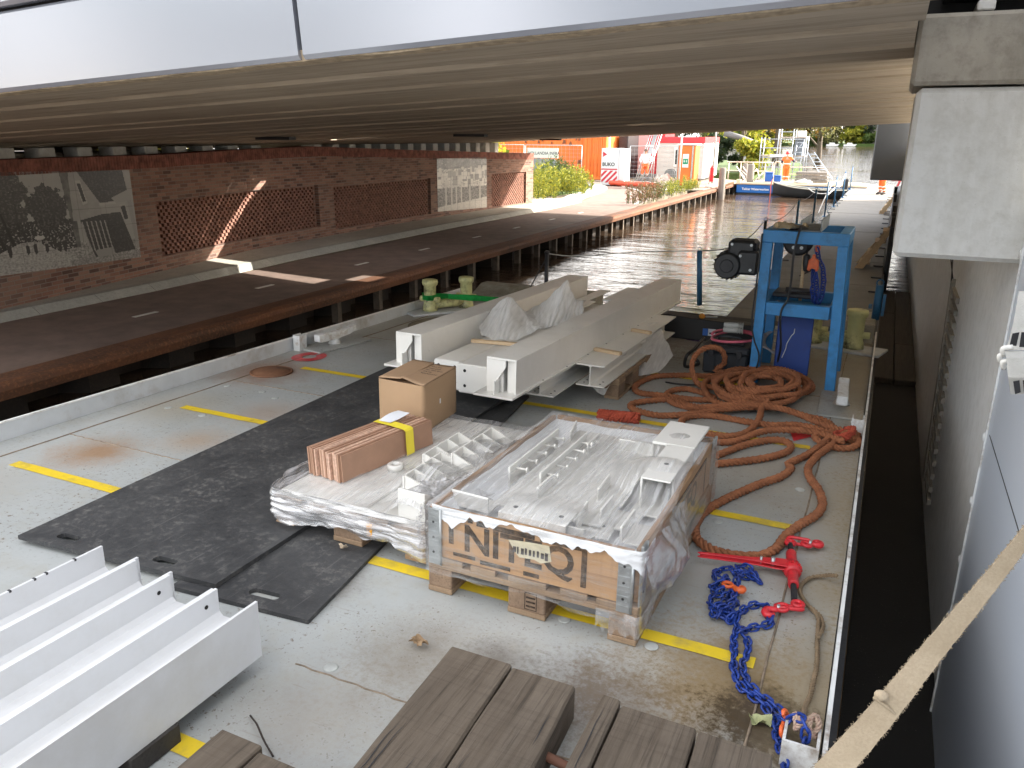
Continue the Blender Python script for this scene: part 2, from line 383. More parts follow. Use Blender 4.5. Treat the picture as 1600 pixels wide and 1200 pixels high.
SOIL = mat_plain('soil', (.16, .13, .09), .95, 0, .3, 2, .3)

# ================================================================== WATER, LAND
mb = MB(); mb.face([(-700, -60, 0), (700, -60, 0), (700, 900, 0), (-700, 900, 0)]); struct('water', mb, WATER)
mb = MB(); mb.face([(-700, -60, -4), (700, -60, -4), (700, 900, -4), (-700, 900, -4)]); struct('canal_bed', mb, SOIL)
QZ = .55
mb = MB(); mb.prism([(-60, -14), (-8.85, -14), (-8.85, 49), (-11, 52), (-14, 80), (-60, 84)], 2, -1.2, QZ-.012); struct('ground', mb, SOIL)
mb = MB()
out = [(-60, 30.2), (-13.6, 30.2), (-13.0, 33), (-13.0, 36.2), (-14.2, 39.5), (-16.8, 42.2), (-22, 44.5), (-60, 46)]
mb.prism(out, 2, QZ-.02, QZ+.05); struct('verge', mb, GRASS)
mb = MB(); mb.prism([(-8.2, 39.0), (-8.2, 48.8), (-11, 51.8), (-14, 79), (-58, 82), (-58, 49), (-22, 48.2), (-14.6, 43.4), (-10.2, 37.5)], 2, QZ-.02, QZ+.03)
struct('worksite_yard', mb, mat_plain('yard_sand', (.24, .205, .16), .95, 0, .25, 1.5, .3))
# cycle path: straight under the bridge, then bending left behind the shrubs
cl = catmull([(-9.35, -12, 0), (-9.35, 10, 0), (-9.35, 24, 0), (-9.6, 29.5, 0), (-10.6, 34.2, 0), (-12.6, 38.6, 0), (-16.2, 42.8, 0), (-22, 46, 0), (-40, 48, 0)], .8)
def ribbon(cl, l, r, z0, z1):
    mb = MB(); fr = frames(cl, up=(0, 0, 1)); A = []
    for p, (t, u, v) in zip(cl, fr):
        ll, rr = (l(p), r(p)) if callable(l) else (l, r)
        A.append([mb.V(p + u*a + Vector((0, 0, z))) for a, z in ((-ll, z0), (-ll, z1), (rr, z1), (rr, z0))])
    for a, b in zip(A, A[1:]):
        for i in range(3): mb.bm.faces.new([a[i], b[i], b[i+1], a[i+1]])
    bmesh.ops.recalc_face_normals(mb.bm, faces=mb.bm.faces); return mb
struct('cycle_path', ribbon(cl, 1.35, 1.06, QZ-.02, QZ), ASPH)
mb = MB()
for y in (2.9, 5.25, 7.67, 10.1, 12.87, 15.25, 17.8, 20.2, 22.8, 25.3): mb.b2((-9.40, y-.2, QZ), (-9.32, y+.2, QZ+.004))
struct('path_dashes', mb, WLINE)
ed = ribbon([p for p in cl if 29 < p.y < 42], -.80, .88, QZ, QZ+.004); struct('path_edge_line', ed, WLINE)
# pavement against the brick wall, kerb, then the pale kerb bend round the shrub bed
WALLP = [(-10.42, 3.4), (-12.2, 12.9), (-12.36, 18.5), (-12.2, 24), (-11.86, 27.0)]
kl = [(-10.75, -12), (-10.75, 9), (-11.0, 13), (-11.05, 19), (-10.85, 27), (-10.98, 29.5)]
mb = MB(); mb.prism([(-10.95, -12), (-10.95, 9), (-11.2, 13), (-11.25, 19), (-11.05, 27), (-11.2, 29.5), (-13.4, 29.5), (-13.4, -12)], 2, QZ-.1, QZ+.10); struct('pavement', mb, PAVE)
mb = MB()
for (x0, y0), (x1, y1) in zip(kl, kl[1:]):
    n = max(1, int((y1-y0)/1.0))
    for i in range(n):
        a, b = i/n, (i+1)/n-.008/(y1-y0)*1
        xa, ya, xb, yb = x0+(x1-x0)*a, y0+(y1-y0)*a, x0+(x1-x0)*b, y0+(y1-y0)*b
        vs = [[mb.V((x+dx, y, z)) for dx, z in ((.10, QZ-.05), (.10, QZ+.005), (-.06, QZ+.102), (-.20, QZ+.104), (-.2, QZ-.05))] for x, y in ((xa, ya), (xb, yb))]
        for k in range(4): mb.bm.faces.new([vs[0][k], vs[0][k+1], vs[1][k+1], vs[1][k]])
        mb.bm.faces.new(vs[0][::-1]); mb.bm.faces.new(vs[1])
bmesh.ops.recalc_face_normals(mb.bm, faces=mb.bm.faces); struct('kerb', mb, KERB)
bend = catmull([(-11.35, 27.6, 0), (-11.2, 29.5, 0), (-11.7, 32.0, 0), (-12.1, 35.0, 0), (-13.1, 38.6, 0), (-15.4, 41.2, 0), (-19, 43.6, 0)], .4)
struct('kerb_band', ribbon(bend, .62, .12, QZ-.05, QZ+.09), m_concrete('white_kerb', (.38, .37, .33), (.46, .45, .41), (.28, .26, .22), False, 2))

# ================================================================== SHEET PILE QUAY
T = Thing('quay_wall', 'long sheet pile quay wall with a rusty steel capping beam along the cycle path', 'quay wall', (-8.1, 0, 0), MW)
mb = MB()                                            # capping beam: rounded rusty box section
prof = [(-8.32, QZ-.03), (-8.32, QZ+.006), (-8.02, QZ+.006), (-7.95, QZ-.02), (-7.93, QZ-.07), (-7.95, QZ-.17), (-8.1, QZ-.17), (-8.1, QZ-.05)]
ys = [-12+i*3.05 for i in range(21)]
for a, b in zip(ys, ys[1:]): mb.prism(prof, 1, a, b-.006)
T.part('capping_beam', mb, RUST)
mb = MB(); y = -12
pts = []
while y < 50:
    for dx, dy in ((0, 0), (0, .42), (-.34, .60), (-.34, 1.02)): pts.append((-8.45+dx, y+dy))
    y += 1.2
a = [mb.V((x, yy, -1)) for x, yy in pts]; b = [mb.V((x, yy, QZ-.17)) for x, yy in pts]
for i in range(len(pts)-1): mb.bm.faces.new([a[i], a[i+1], b[i+1], b[i]])
T.part('sheet_piles', mb, PILE)
k = 0; y = 5.0-1.2*14
FIN = mat_plain('pile_flange', (.11, .09, .07), .8, 0, .3, 9, .3)
mb = MB()
for i in range(36):                                   # the paler interlock fins the photo shows as posts under the cap
    yy = 10.4+i*1.2
    if yy > 48: break
    mb.b2((-8.19, yy-.05, -.4), (-8.06, yy+.05, QZ-.172))
T.part('interlock_fins', mb, FIN)

# ================================================================== BRICK WALL
T = Thing('brick_wall', 'long red brick wall with openwork panels beside the cycle path', 'wall', (-12, 15, QZ+.1), MW)
WT = 2.72
def wall_pt(s, z, off=0):
    # s = metres along the wall from its near end
    for (x0, y0), (x1, y1) in zip(WALLP, WALLP[1:]):
        L = math.hypot(x1-x0, y1-y0)
        if s <= L or (x1, y1) == WALLP[-1]:
            tx, ty = (x1-x0)/L, (y1-y0)/L
            return Vector((x0+tx*s + ty*off, y0+ty*s - tx*off, z))
        s -= L
WL = sum(math.hypot(b[0]-a[0], b[1]-a[1]) for a, b in zip(WALLP, WALLP[1:]))
def s_at_y(y):
    s = 0
    for (x0, y0), (x1, y1) in zip(WALLP, WALLP[1:]):
        L = math.hypot(x1-x0, y1-y0)
        if y <= y1: return s + L*(y-y0)/(y1-y0)
        s += L
    return s
def quad_uv(mb, pts, uvs):
    f = mb.face(pts); l = mb.bm.loops.layers.uv.verify()
    for lp, u in zip(f.loops, uvs): lp[l].uv = u
RECS = [(s_at_y(10.1), s_at_y(15.3), .90, 1.87), (s_at_y(15.9), s_at_y(20.5), .775, 1.80), (s_at_y(24.25), s_at_y(26.5), .70, 1.785)]
TOPS = [(s_at_y(3.4), 2.64), (s_at_y(10.4), 2.64), (s_at_y(15.2), 2.735), (s_at_y(20), 2.59), (s_at_y(24), 2.48), (s_at_y(27), 2.40)]
def wall_top(s): return float(np.interp(s, [a for a, _ in TOPS], [b for _, b in TOPS]))
mb = MB()
cuts = sorted(set([0, WL] + [a for a, _ in TOPS if 0 < a < WL] + [r[0] for r in RECS] + [r[1] for r in RECS] + [s_at_y(p[1]) for p in WALLP[1:-1]]))
for a, b in zip(cuts, cuts[1:]):
    rec = next((r for r in RECS if r[0]-1e-6 <= a and b <= r[1]+1e-6), None)
    zs = [(QZ-.2, rec[2]), (rec[3], None)] if rec else [(QZ-.2, None)]
    for z0, z1 in zs:
        za, zb = (z1, z1) if z1 else (wall_top(a), wall_top(b))
        quad_uv(mb, [wall_pt(a, z0), wall_pt(b, z0), wall_pt(b, zb), wall_pt(a, za)], [(a, z0), (b, z0), (b, zb), (a, za)])
    if rec:
        for z in (rec[2], rec[3]):
            quad_uv(mb, [wall_pt(a, z), wall_pt(b, z), wall_pt(b, z, -.11), wall_pt(a, z, -.11)], [(a, z), (b, z), (b, z+.11), (a, z+.11)])
        quad_uv(mb, [wall_pt(a, rec[2], -.11), wall_pt(b, rec[2], -.11), wall_pt(b, rec[3], -.11), wall_pt(a, rec[3], -.11)], [(a, rec[2]), (b, rec[2]), (b, rec[3]), (a, rec[3])])
for r in RECS:
    for s in (r[0], r[1]): quad_uv(mb, [wall_pt(s, r[2]), wall_pt(s, r[3]), wall_pt(s, r[3], -.11), wall_pt(s, r[2], -.11)], [(0, r[2]), (0, r[3]), (.11, r[3]), (.11, r[2])])
quad_uv(mb, [wall_pt(WL, QZ-.2), wall_pt(WL, QZ-.2, -.45), wall_pt(WL, wall_top(WL), -.45), wall_pt(WL, wall_top(WL))], [(0, 0), (.45, 0), (.45, 2.2), (0, 2.2)])
for a, b in zip(cuts, cuts[1:]): quad_uv(mb, [wall_pt(a, wall_top(a)), wall_pt(b, wall_top(b)), wall_pt(b, wall_top(b), -.45), wall_pt(a, wall_top(a), -.45)], [(a, 0), (b, 0), (b, .45), (a, .45)])
for a, b in zip(cuts, cuts[1:]): quad_uv(mb, [wall_pt(a, QZ-.2, -.45), wall_pt(b, QZ-.2, -.45), wall_pt(b, wall_top(b), -.45), wall_pt(a, wall_top(a), -.45)], [(a, 0), (b, 0), (b, 2.2), (a, 2.2)])
T.part('wall', mb, BRICK)
for r in RECS:                                        # openwork: every second header stands proud
    mb = MB(); row = 0; z = r[2]+.004
    while z + .058 < r[3]:
        s = r[0] + (.0 if row % 2 else .07)
        while s + .075 < r[1]:
            p = wall_pt(s, z); q = wall_pt(s+.1, z); t = (q-p).normalized(); M = basis(p, t, (0, 0, 1))
            mb.b2((0, 0, -.11), (.078, .054, -.058+random.uniform(-.004, .004)), M); s += .14
        z += .0625; row += 1
    T.part('openwork_panel', mb, LATT)
mb = MB()                                             # soldier-course coping
s = 0
while s < WL:
    p = wall_pt(s, wall_top(s)+.003); q = wall_pt(min(s+.06, WL), wall_top(s)+.003); t = (q-p).normalized()
    mb.b2((0, -.21, -.40), (.058, .004, .012), basis(p, t, (0, 0, 1))); s += .0645
T.part('coping', mb, mat_plain('coping_brick', (.23, .085, .06), .85, 0, .5, 7, .3))
# the two tiled photo murals, drawn as grey-tone rasters held in a colour attribute
def raster_part(T, name, img, s0, s1, zb, zt, zb1, zt1):
    h, w = img.shape[:2]; mb = MB(); cl_ = mb.bm.loops.layers.float_color.new('print')
    def P(i, j):
        u, v = i/w, j/h; za, zc = zb+(zb1-zb)*u, zt+(zt1-zt)*u
        return wall_pt(s0+(s1-s0)*u, zc+(za-zc)*v, .012)
    g = [[mb.V(P(i, j)) for i in range(w+1)] for j in range(h+1)]
    for j in range(h):
        for i in range(w):
            f = mb.bm.faces.new([g[j+1][i], g[j+1][i+1], g[j][i+1], g[j][i]])
            c = img[j, i]
            for lp in f.loops: lp[cl_] = (c[0], c[1], c[2], 1)
    # edge returns
    t = NT(name+'_print'); a = t.n('ShaderNodeVertexColor'); a.layer_name = 'print'
    m = t.done(a.outputs[0], .32, 0); return T.part(name, mb, m)
def fbm(w, h, sx, sy, seed, oct=5):
    o = np.zeros((h, w))
    for j in range(h):
        for i in range(w): o[j, i] = mnoise.fractal(Vector((i/w*sx+seed, j/h*sy, seed*1.7)), 1.0, 2.0, oct)
    return o
def poly_mask(w, h, pts):
    yy, xx = np.mgrid[0:h, 0:w]; x = (xx+.5)/w; y = (yy+.5)/h; ins = np.zeros((h, w), bool); n = len(pts)
    for i in range(n):
        (x0, y0), (x1, y1) = pts[i], pts[(i+1) % n]
        c = ((y0 > y) != (y1 > y)) & (x < (x1-x0)*(y-y0)/(y1-y0+1e-12)+x0); ins ^= c
    return ins
def mural_street():
    w, h = 280, 130; n = fbm(w, h, 26, 16, 3.1, 6); n2 = fbm(w, h, 90, 60, 9.3, 3); g = np.full((h, w), .42) + n*.02
    yy, xx = np.mgrid[0:h, 0:w]; x = (xx+.5)/w; y = (yy+.5)/h
    ground = y > .74 + .10*np.abs(x-.62)
    g[ground] = (.36 + n2*.30)[ground]
    crown = ((x-.16)**2/.045 + (y-.30)**2/.16 + n*.55) < 1; g[crown] = (.07 + np.maximum(0, n2)*.16)[crown]
    crown = ((x-.47)**2/.012 + (y-.36)**2/.05 + n*.5) < 1; g[crown] = (.06 + np.maximum(0, n2)*.14)[crown]
    dark = poly_mask(w, h, [(0, .45), (.3, .5), (.5, .48), (.62, .5), (.62, .80), (.42, .82), (.33, .70), (.2, .82), (0, .88)]) & (n2 < .35); g[dark] = (.045 + np.maximum(0, n2)*.2)[dark]
    for a, b, ww in ((.03, .12, .02), (.10, .16, .016), (.2, .235, .012), (.26, .285, .010)):
        m = poly_mask(w, h, [(a-.04, .4), (a-.04+ww, .4), (b+ww, .86), (b-ww, .86)]); g[m] = .03
    road = poly_mask(w, h, [(.30, .70), (.38, .70), (.66, 1), (.0, 1), (.0, .93)]); g[road] = (.45 + n2*.22)[road]
    m = poly_mask(w, h, [(.56, .0), (.62, 0), (.62, .8), (.60, .8)]); g[m] = (.15+n*.1)[m]
    m = poly_mask(w, h, [(.61, .0), (.66, .0), (.78, .34), (.78, .47), (.64, .52), (.60, .52)]); g[m] = (.38 + n*.05)[m]
    m = poly_mask(w, h, [(.645, .10), (.675, .10), (.70, .34), (.67, .36)]); g[m] = .50
    m = poly_mask(w, h, [(.652, .13), (.672, .13), (.692, .32), (.674, .33)]); g[m] = .05
    m = poly_mask(w, h, [(.66, .0), (.95, 0), (.97, .28), (.86, .34), (.78, .36)]); g[m] = (.055 + np.maximum(0, n2)*.10)[m]
    m = poly_mask(w, h, [(.64, .52), (.78, .47), (.90, .46), (.97, .90), (.70, .93)]); g[m] = (.05 + np.maximum(0, n2)*.07)[m]
    for k in range(6):
        a = .645+k*.028; m = poly_mask(w, h, [(a, .54), (a+.008, .54), (a+.034, .86), (a+.026, .86)]); g[m] = .40
    m = poly_mask(w, h, [(.70, .86), (.82, .84), (.83, .93), (.72, .95)]); g[m] = .34
    m = poly_mask(w, h, [(.77, .345), (.88, .34), (.88, .37), (.77, .375)]); g[m] = .5
    m = poly_mask(w, h, [(.85, .30), (.99, .20), (.99, .34), (.88, .36)]); g[m] = .40
    m = poly_mask(w, h, [(.90, .38), (.94, .37), (.955, .56), (.92, .57)]); g[m] = .46
    m = poly_mask(w, h, [(.906, .40), (.936, .39), (.948, .54), (.922, .55)]); g[m] = .04
    m = poly_mask(w, h, [(.955, .34), (.985, .33), (1, .88), (.98, .9)]); g[m] = .36
    for cx, s_ in ((.40, .10), (.37, .08), (.33, .07), (.24, .09), (.43, .07), (.50, .08), (.53, .09)):
        m = ((x-cx)**2/(.010**2) + (y-.77)**2/((s_*.75)**2)) < 1; g[m] = .05 if cx != .40 else .42
        m = ((x-cx)**2/(.006**2) + (y-(.77-s_*.8))**2/(.018**2)) < 1; g[m] = .3
    m = ((x-.40)**2/(.028**2) + (y-.665)**2/(.022**2)) < 1; g[m] = .6
    m = poly_mask(w, h, [(.0, .83), (.09, .83), (.10, .92), (0, .93)]) & ((xx % 4) < 2); g[m] = .5
    m = ground & (x > .55) & (y > .93); g[m] = (.32+n2*.2)[m]
    for c in (.13, .30, .47, .64, .81): g[:, int(c*w)] *= .72
    for r in (.2, .4, .6, .8): g[int(r*h), :] *= .72
    g = np.clip(g*.8, .008, .5); return np.stack([g*1.03, g, g*.93], 2)
def mural_crowd():
    w, h = 110, 100; n = fbm(w, h, 9, 9, 5.5, 5); n2 = fbm(w, h, 40, 40, 2.2, 3); yy, xx = np.mgrid[0:h, 0:w]; x = (xx+.5)/w; y = (yy+.5)/h
    g = .13 + n*.10 + np.maximum(0, n2)*.22
    m = (y > .2) & (y < .56); g[m] = (.50 + n2*.42)[m]
    rr = random.Random(4)
    for k in range(60):
        cx, cy = rr.random(), rr.uniform(.22, .5); ww, hh = rr.uniform(.02, .05), rr.uniform(.03, .08)
        mm = (np.abs(x-cx) < ww) & (np.abs(y-cy) < hh); g[mm] = rr.choice([.65, .6, .55, .2, .3])
    m = (y > .56) & (y < .86); g[m] = (.16 + n2*.22)[m]
    for cx in (.16, .27, .36, .46, .63, .85): mm = (np.abs(x-cx) < .015) & (y > .52) & (y < .9); g[mm] = .5
    m = y > .92-.14*x; g[m] = (.52 + n2*.10)[m]
    for c in (.125, .25, .375, .5, .625, .75, .875): g[:, int(c*w)] *= .7
    for r in (.17, .34, .5, .67, .84): g[int(r*h), :] *= .7
    g = np.clip(g, .02, .75); return np.stack([g*1.04, g, g*.9], 2)
raster_part(T, 'photo_mural', mural_street(), s_at_y(6.2), s_at_y(9.54), 1.13, 2.51, .97, 2.42)['label'] = 'wide grey mural of an old tree-lined street with a gabled shop'
raster_part(T, 'photo_mural', mural_crowd(), s_at_y(20.85), s_at_y(23.92), .807, 2.345, .713, 2.34)['label'] = 'square sepia-grey mural of a crowd before pale house fronts'

# ================================================================== BRIDGE
def uz(x): return CZ + .41 + .048*x
T = Thing('bridge', 'low concrete bridge of parallel girders with a pale metal clad edge over the canal', 'bridge', (-5, 15, 3.2), MW)
YN, YF = 2.87, 27.1
ys = []; y = YN
while y < YF-.2: ys.append(y); y += .692
SLOT = (13.25, 13.98)
k = 0
for i, y0 in enumerate(ys):
    y1 = min(y0+.692, YF); xr = .03 if y0 < 3.2 else (.006 if y0 < 4.9 else 2.0)  # far rows get an added unseen right end that blocks the sun
    segs = [(-15.5, xr)]
    if y0 < 13.6 < y1: segs = [(-15.5, -10.95), (-4.55, xr)]
    if y0 < 14.3 < y1: segs = [(-15.5, -10.95), (-3.75, xr)]
    th = .13 if 12.4 < y0 < 15.5 else .45
    for xa, xb in segs:
        mb = MB()
        g = .026+.016*random.random(); dz = random.uniform(-.014, .014)
        pr = [(y0+g*.5, .04), (y0+g*.5+.045, 0), (y1-g*.5-.045, 0), (y1-g*.5, .04), (y1-g*.5, th), (y0+g*.5, th)]
        for (a, b) in ((xa, xb),):
            va = [mb.V((a, yy, uz(a)+zz+dz)) for yy, zz in pr]; vb = [mb.V((b, yy, uz(b)+zz+dz)) for yy, zz in pr]; n = len(pr)
            for q in range(n): mb.bm.faces.new([va[q], va[(q+1) % n], vb[(q+1) % n], vb[q]])
            mb.bm.faces.new(va[::-1]); mb.bm.faces.new(vb)
        bmesh.ops.recalc_face_normals(mb.bm, faces=mb.bm.faces)
        T.part('girder', mb, SOFF)
# deck slab above the girders (closes the gaps), left open over the light slot
mb = MB()
def slab(x0, x1, y0, y1, lo, hi):
    va = [mb.V((x, y, uz(x)+z)) for x in (x0, x1) for y in (y0, y1) for z in (lo, hi)]
    for q in ((0,1,3,2),(4,6,7,5),(0,4,5,1),(2,3,7,6),(0,2,6,4),(1,5,7,3)): mb.bm.faces.new([va[i] for i in q])
slab(-15.4, -.02, YN+.05, 12.35, .452, .72); slab(-15.4, -.02, 15.6, YF-.05, .452, .72)
slab(-15.4, -10.96, 12.36, 15.59, .135, .20); slab(-3.74, -.02, 12.36, 15.59, .135, .20); slab(-10.95, -3.75, 14.64, 15.59, .135, .20); slab(-10.95, -3.75, 12.36, 13.24, .135, .20); slab(-4.54, -3.75, 13.241, 13.93, .135, .20)
def plate(poly):
    va = [mb.V((x, y, uz(x)+.02)) for x, y in poly]; vb = [mb.V((x, y, uz(x)+.05)) for x, y in poly]; n_ = len(poly)
    fs_ = [mb.bm.faces.new(va), mb.bm.faces.new(vb)]+[mb.bm.faces.new([va[q], va[(q+1) % n_], vb[(q+1) % n_], vb[q]]) for q in range(n_)]
    bmesh.ops.recalc_face_normals(mb.bm, faces=fs_)
plate([(-10.94, 13.26), (-4.56, 13.26), (-4.56, 13.30), (-8.6, 13.72), (-10.94, 14.19)]); plate([(-10.94, 14.42), (-8.6, 14.06), (-4.56, 13.78), (-4.56, 14.62), (-10.94, 14.62)])
T.part('deck_slab', mb, SOFF)
# broken sandy nib under the cladding
mb = MB()
nx = 90
rowa = []
for i in range(nx+1):
    x = -13+13.2*i/nx; w = .10+.035*mnoise.noise(Vector((x*3, 0, 0)))
    rowa.append([mb.V((x, YN-.06, uz(x)+.035)), mb.V((x, YN-.05, uz(x)-.008+.01*mnoise.noise(Vector((x*9, 1, 0))))), mb.V((x, YN-.05+w, uz(x)-.010)), mb.V((x, YN+.10, uz(x)+.02))])
for a, b in zip(rowa, rowa[1:]):
    for q in range(3): mb.bm.faces.new([a[q], b[q], b[q+1], a[q+1]])
T.part('edge_nib', mb, mat_plain('sandy_edge', (.42, .33, .22), .9, 0, .35, 20, .6))
# fascia cladding: two courses of folded metal panels, the upper one leaning out
seams = [-13, -8.9, -5.6, -2.286, 1.2]
for (a, b) in zip(seams, seams[1:]):
    for (z0, z1, dy) in ((.0, .362, 0), (.380, 1.15, -.03)):
        mb = MB(); xa, xb = a+.012, b-.012
        if xb > .1: xb = .10
        def fp(x, z, y): return (x, y, uz(x)+z)
        y0, y1 = YN-.075+dy-.07*z0, YN-.075+dy-.07*z1; t = .03; e = .014
        ring = [(y0+.055, z0-.004), (y0+e, z0-.004), (y0, z0+e), (y1, z1-e), (y1+e, z1), (y1+.055, z1)]
        va = [mb.V(fp(xa, z, y)) for y, z in ring]; vb = [mb.V(fp(xb, z, y)) for y, z in ring]
        for q in range(len(ring)-1): mb.bm.faces.new([va[q], vb[q], vb[q+1], va[q+1]])
        mb.bm.faces.new(va); mb.bm.faces.new(vb[::-1])
        bmesh.ops.recalc_face_normals(mb.bm, faces=mb.bm.faces)
        T.part('cladding_panel', mb, CLAD)
mb = MB(); slab(-13, .1, YN-.01, YN+.04, .04, 1.2); T.part('edge_beam', mb, HULL)
mb = MB(); slab(-13, .3, YF-.03, YF+.15, .03, 1.05); T.part('parapet', mb, CONC2)
for (px, py, y) in ((430, 213, 10.4), (735, 209, 14.6), (860, 217, 24.2)):
    p = wy(px, py, y); mb = MB(); mb.box((p.x, p.y, uz(p.x)-.03), (.7, .16, .05)); T.part('soffit_lamp', mb, HULL)
# left abutment: dark back wall and the row of small bearing blocks over the brick wall
T = Thing('bridge_abutment', 'dark abutment behind the brick wall with a row of pale bearing blocks', 'abutment', (-13.6, 15, .6), MW)
mb = MB(); mb.b2((-15.3, -6, -.5), (-13.55, 14.5, 2.668)); mb.b2((-15.3, 16.2, -.5), (-13.55, 26.5, 2.668)); T.part('back_wall', mb, CONC2)
yy = 2.6; nb = 0
while yy < 26.5:
    if not 14.3 < yy < 16.0:
        mb = MB(); mb.b2((-13.5, yy, 2.2), (-13.1, yy+.30, uz(-13.3)-.006), bev=.012); T.part('bearing_block', mb, CONC)
    yy += .72

# ================================================================== RIGHT-HAND PIER, LOCK WALL, CLADDING
T = Thing('pier_head', 'pale concrete pier head with a darker block on top at the right', 'pier', (.25, 4.4, 2.4), MW)
YC = 4.3
mb = MB(); mb.b2((.045, YC, 2.445), (.66, YC+.8, 3.222), bev=.022)
T.part('corbel', mb, CONC)
mb = MB(); mb.b2((.012, YC-.012, 3.232), (.72, YC+.8, 3.535), bev=.018); T.part('cap_block', mb, CONC2)
mb = MB(); mb.b2((.235, YC+.01, 3.540), (.305, YC+.25, 3.582), bev=.006); T.part('bearing', mb, CONC)
mb = MB(); mb.b2((.0, YC+.30, 3.545), (2.5, YC+.8, 4.6)); mb.b2((.10, YC+.02, 3.61), (2.5, YC+.29, 4.6)); T.part('dark_backing', mb, HULL)  # added black blocks that hide the sky and stand for the dark over the cap
T = Thing('lock_wall', 'tall grey concrete canal wall with a slanting ribbed scar beside the barge', 'wall', (1.5, 12, 0), MW)
mb = MB(); mb.b2((.60, 4.0, -1.5), (45, 38, 2.70))  # unseen top kept low and widened to let in and bounce light
T.part('wall', mb, CONC3)
mb = MB()                                             # ribbed scar on the wall face
A, B = Vector((.585, 7.55, 1.78)), Vector((.585, 6.95, .30))
for i in range(17):
    f = i/16; p = A.lerp(B, f); mb.b2((p.x-.012, p.y-.55, p.z-.022), (p.x+.02, p.y+.0, p.z+.022))
T.part('ribs', mb, CONC2)
mb = MB(); mb.prism([(7.62, 1.86), (7.75, 1.80), (7.15, .24), (6.98, .24)], 0, .57, .60)
T.part('ribbed_scar', mb, CONC2)
mb = MB()
for a, b in (((.596, 11.5, 2.4), (.596, 7.5, 1.75)), ((.596, 9.0, 2.4), (.596, 6.8, 1.0))): mb.tube([a, b], .006, 4)
T.part('crack', mb, HULL)
T = Thing('cladding_wall', 'smooth blue-grey metal clad wall at the right edge, bolted along its seam', 'clad wall', (.8, 3, 0), MW)
mb = MB(); mb.b2((.575, -3.0, -.6), (3.0, 4.21, 6.0), bev=.006); T.part('panel', mb, CLADB)
mb = MB(); mb.b2((.565, 4.16, -.3), (.574, 4.175, 5.5)); T.part('seam_strip', mb, EDGE)
for z in (-.02, .33, .62, .95, 1.28, 1.62, 2.05, 2.5):
    mb = MB(); mb.lathe([(.026, -.004), (.026, .010), (.012, .018)], n=10, M=basis((.575, 4.19, z), (0, 1, 0), (0, 0, 1)) @ Matrix.Rotation(math.pi, 4, 'X')); T.part('bolt', mb, EDGE)
mb = MB()
for z in (1.66, 2.75): mb.b2((.5735, -3, z), (.5747, 4.1, z+.006))
T.part('panel_joint', mb, HULL)
solo('abutment_cladding', 'dark grey metal box hanging under the far side of the bridge', 'cladding', MB().b2((-.66, 27.4, 1.76), (.75, 28.6, 4.2), bev=.03), mat_plain('slate_metal', (.20, .22, .25), .35, .3, .06, 1, .03), (0, 27.9, 1.76), MW)
LEDGE = NT('wet_ledge'); n_ = LEDGE.noise(2.0, detail=6); v_ = LEDGE.ramp(LEDGE.voro(55), [(.0, 1.), (.09, 1.), (.16, 0.)])
LEDGEM = LEDGE.done(LEDGE.mix(LEDGE.math('MULTIPLY', v_, LEDGE.ramp(LEDGE.noise(7, detail=4), [(.5, 0.), (.62, .7)])), LEDGE.mix(n_, (.006, .006, .006), (.018, .017, .016)), (.16, .15, .13)), .75, 0, LEDGE.bump(LEDGE.noise(60, detail=4), .5, .004))
T = Thing('wall_ledge', 'black wet ledge at the foot of the concrete wall beside the barge', 'ledge', (.34, 8, 0), MW)
mb = MB(); mb.b2((.13, -3, -.6), (.598, 10.6, .035)); T.part('wet_slab', mb, LEDGEM)
for x0, x1, y0, y1 in ((.11, .335, 10.62, 14.9), (.345, .597, 10.62, 12.6), (.345, .597, 12.62, 17.2), (.11, .335, 14.92, 17.2)):
    mb = MB(); mb.b2((x0, y0, -.4), (x1, y1, .10), bev=.012); T.part('timber_cover', mb, mat_wood('soaked_wood', (.05, .042, .034), (.085, .07, .055), (.02, .017, .014)))
# ================================================================== BARGE
BX0, BX1, BY0, BY1 = -4.28, .03, -1.2, 8.25
T = Thing('work_barge', 'flat grey steel work barge with yellow deck stripes moored beside the wall', 'barge', (0, 0, 0), MD)
mb = MB(); mb.b2((BX0, BY0, -1.75), (BX1, BY1, -.012)); T.part('hull', mb, HULL)
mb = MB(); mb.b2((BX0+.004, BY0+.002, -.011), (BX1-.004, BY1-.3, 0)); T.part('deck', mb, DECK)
mb = MB(); mb.b2((BX0-.012, BY0, -.05), (BX0, 7.75, .10)); T.part('bulwark', mb, GREY)
mb = MB(); mb.b2((BX0-.016, BY0, .1), (BX0+.004, 7.75, .108)); T.part('bulwark_rail', mb, EDGE)
mb = MB(); mb.b2((BX1, BY0, -.06), (BX1+.012, 7.7, .085)); T.part('bulwark', mb, EDGE)
mb = MB(); mb.b2((BX1+.013, BY0, -.14), (BX1+.035, 7.9, -.05)); T.part('rubbing_strake', mb, HULL)
SEAM = mat_plain('weld_seam', (.22, .17, .12), .7, 0, .35, 22, .4)
for x, y0, y1 in ((-.165, BY0, 7.4), (-4.06, BY0, 7.4)):
    mb = MB(); mb.tube([(x+.002*math.sin(i*1.7), y0+(y1-y0)*i/60, .001) for i in range(61)], .0042, 6); T.part('weld_seam', mb, SEAM)
for y, x0, x1 in ((2.74, -4.05, -3.06), (1.66, -1.52, -.17), (4.0, -4.05, -3.2), (5.6, -4.05, -.2)):
    mb = MB(); mb.tube([(x0+(x1-x0)*i/40, y+.003*math.sin(i*2.1), .0005) for i in range(41)], .003, 6); T.part('weld_seam', mb, SEAM)
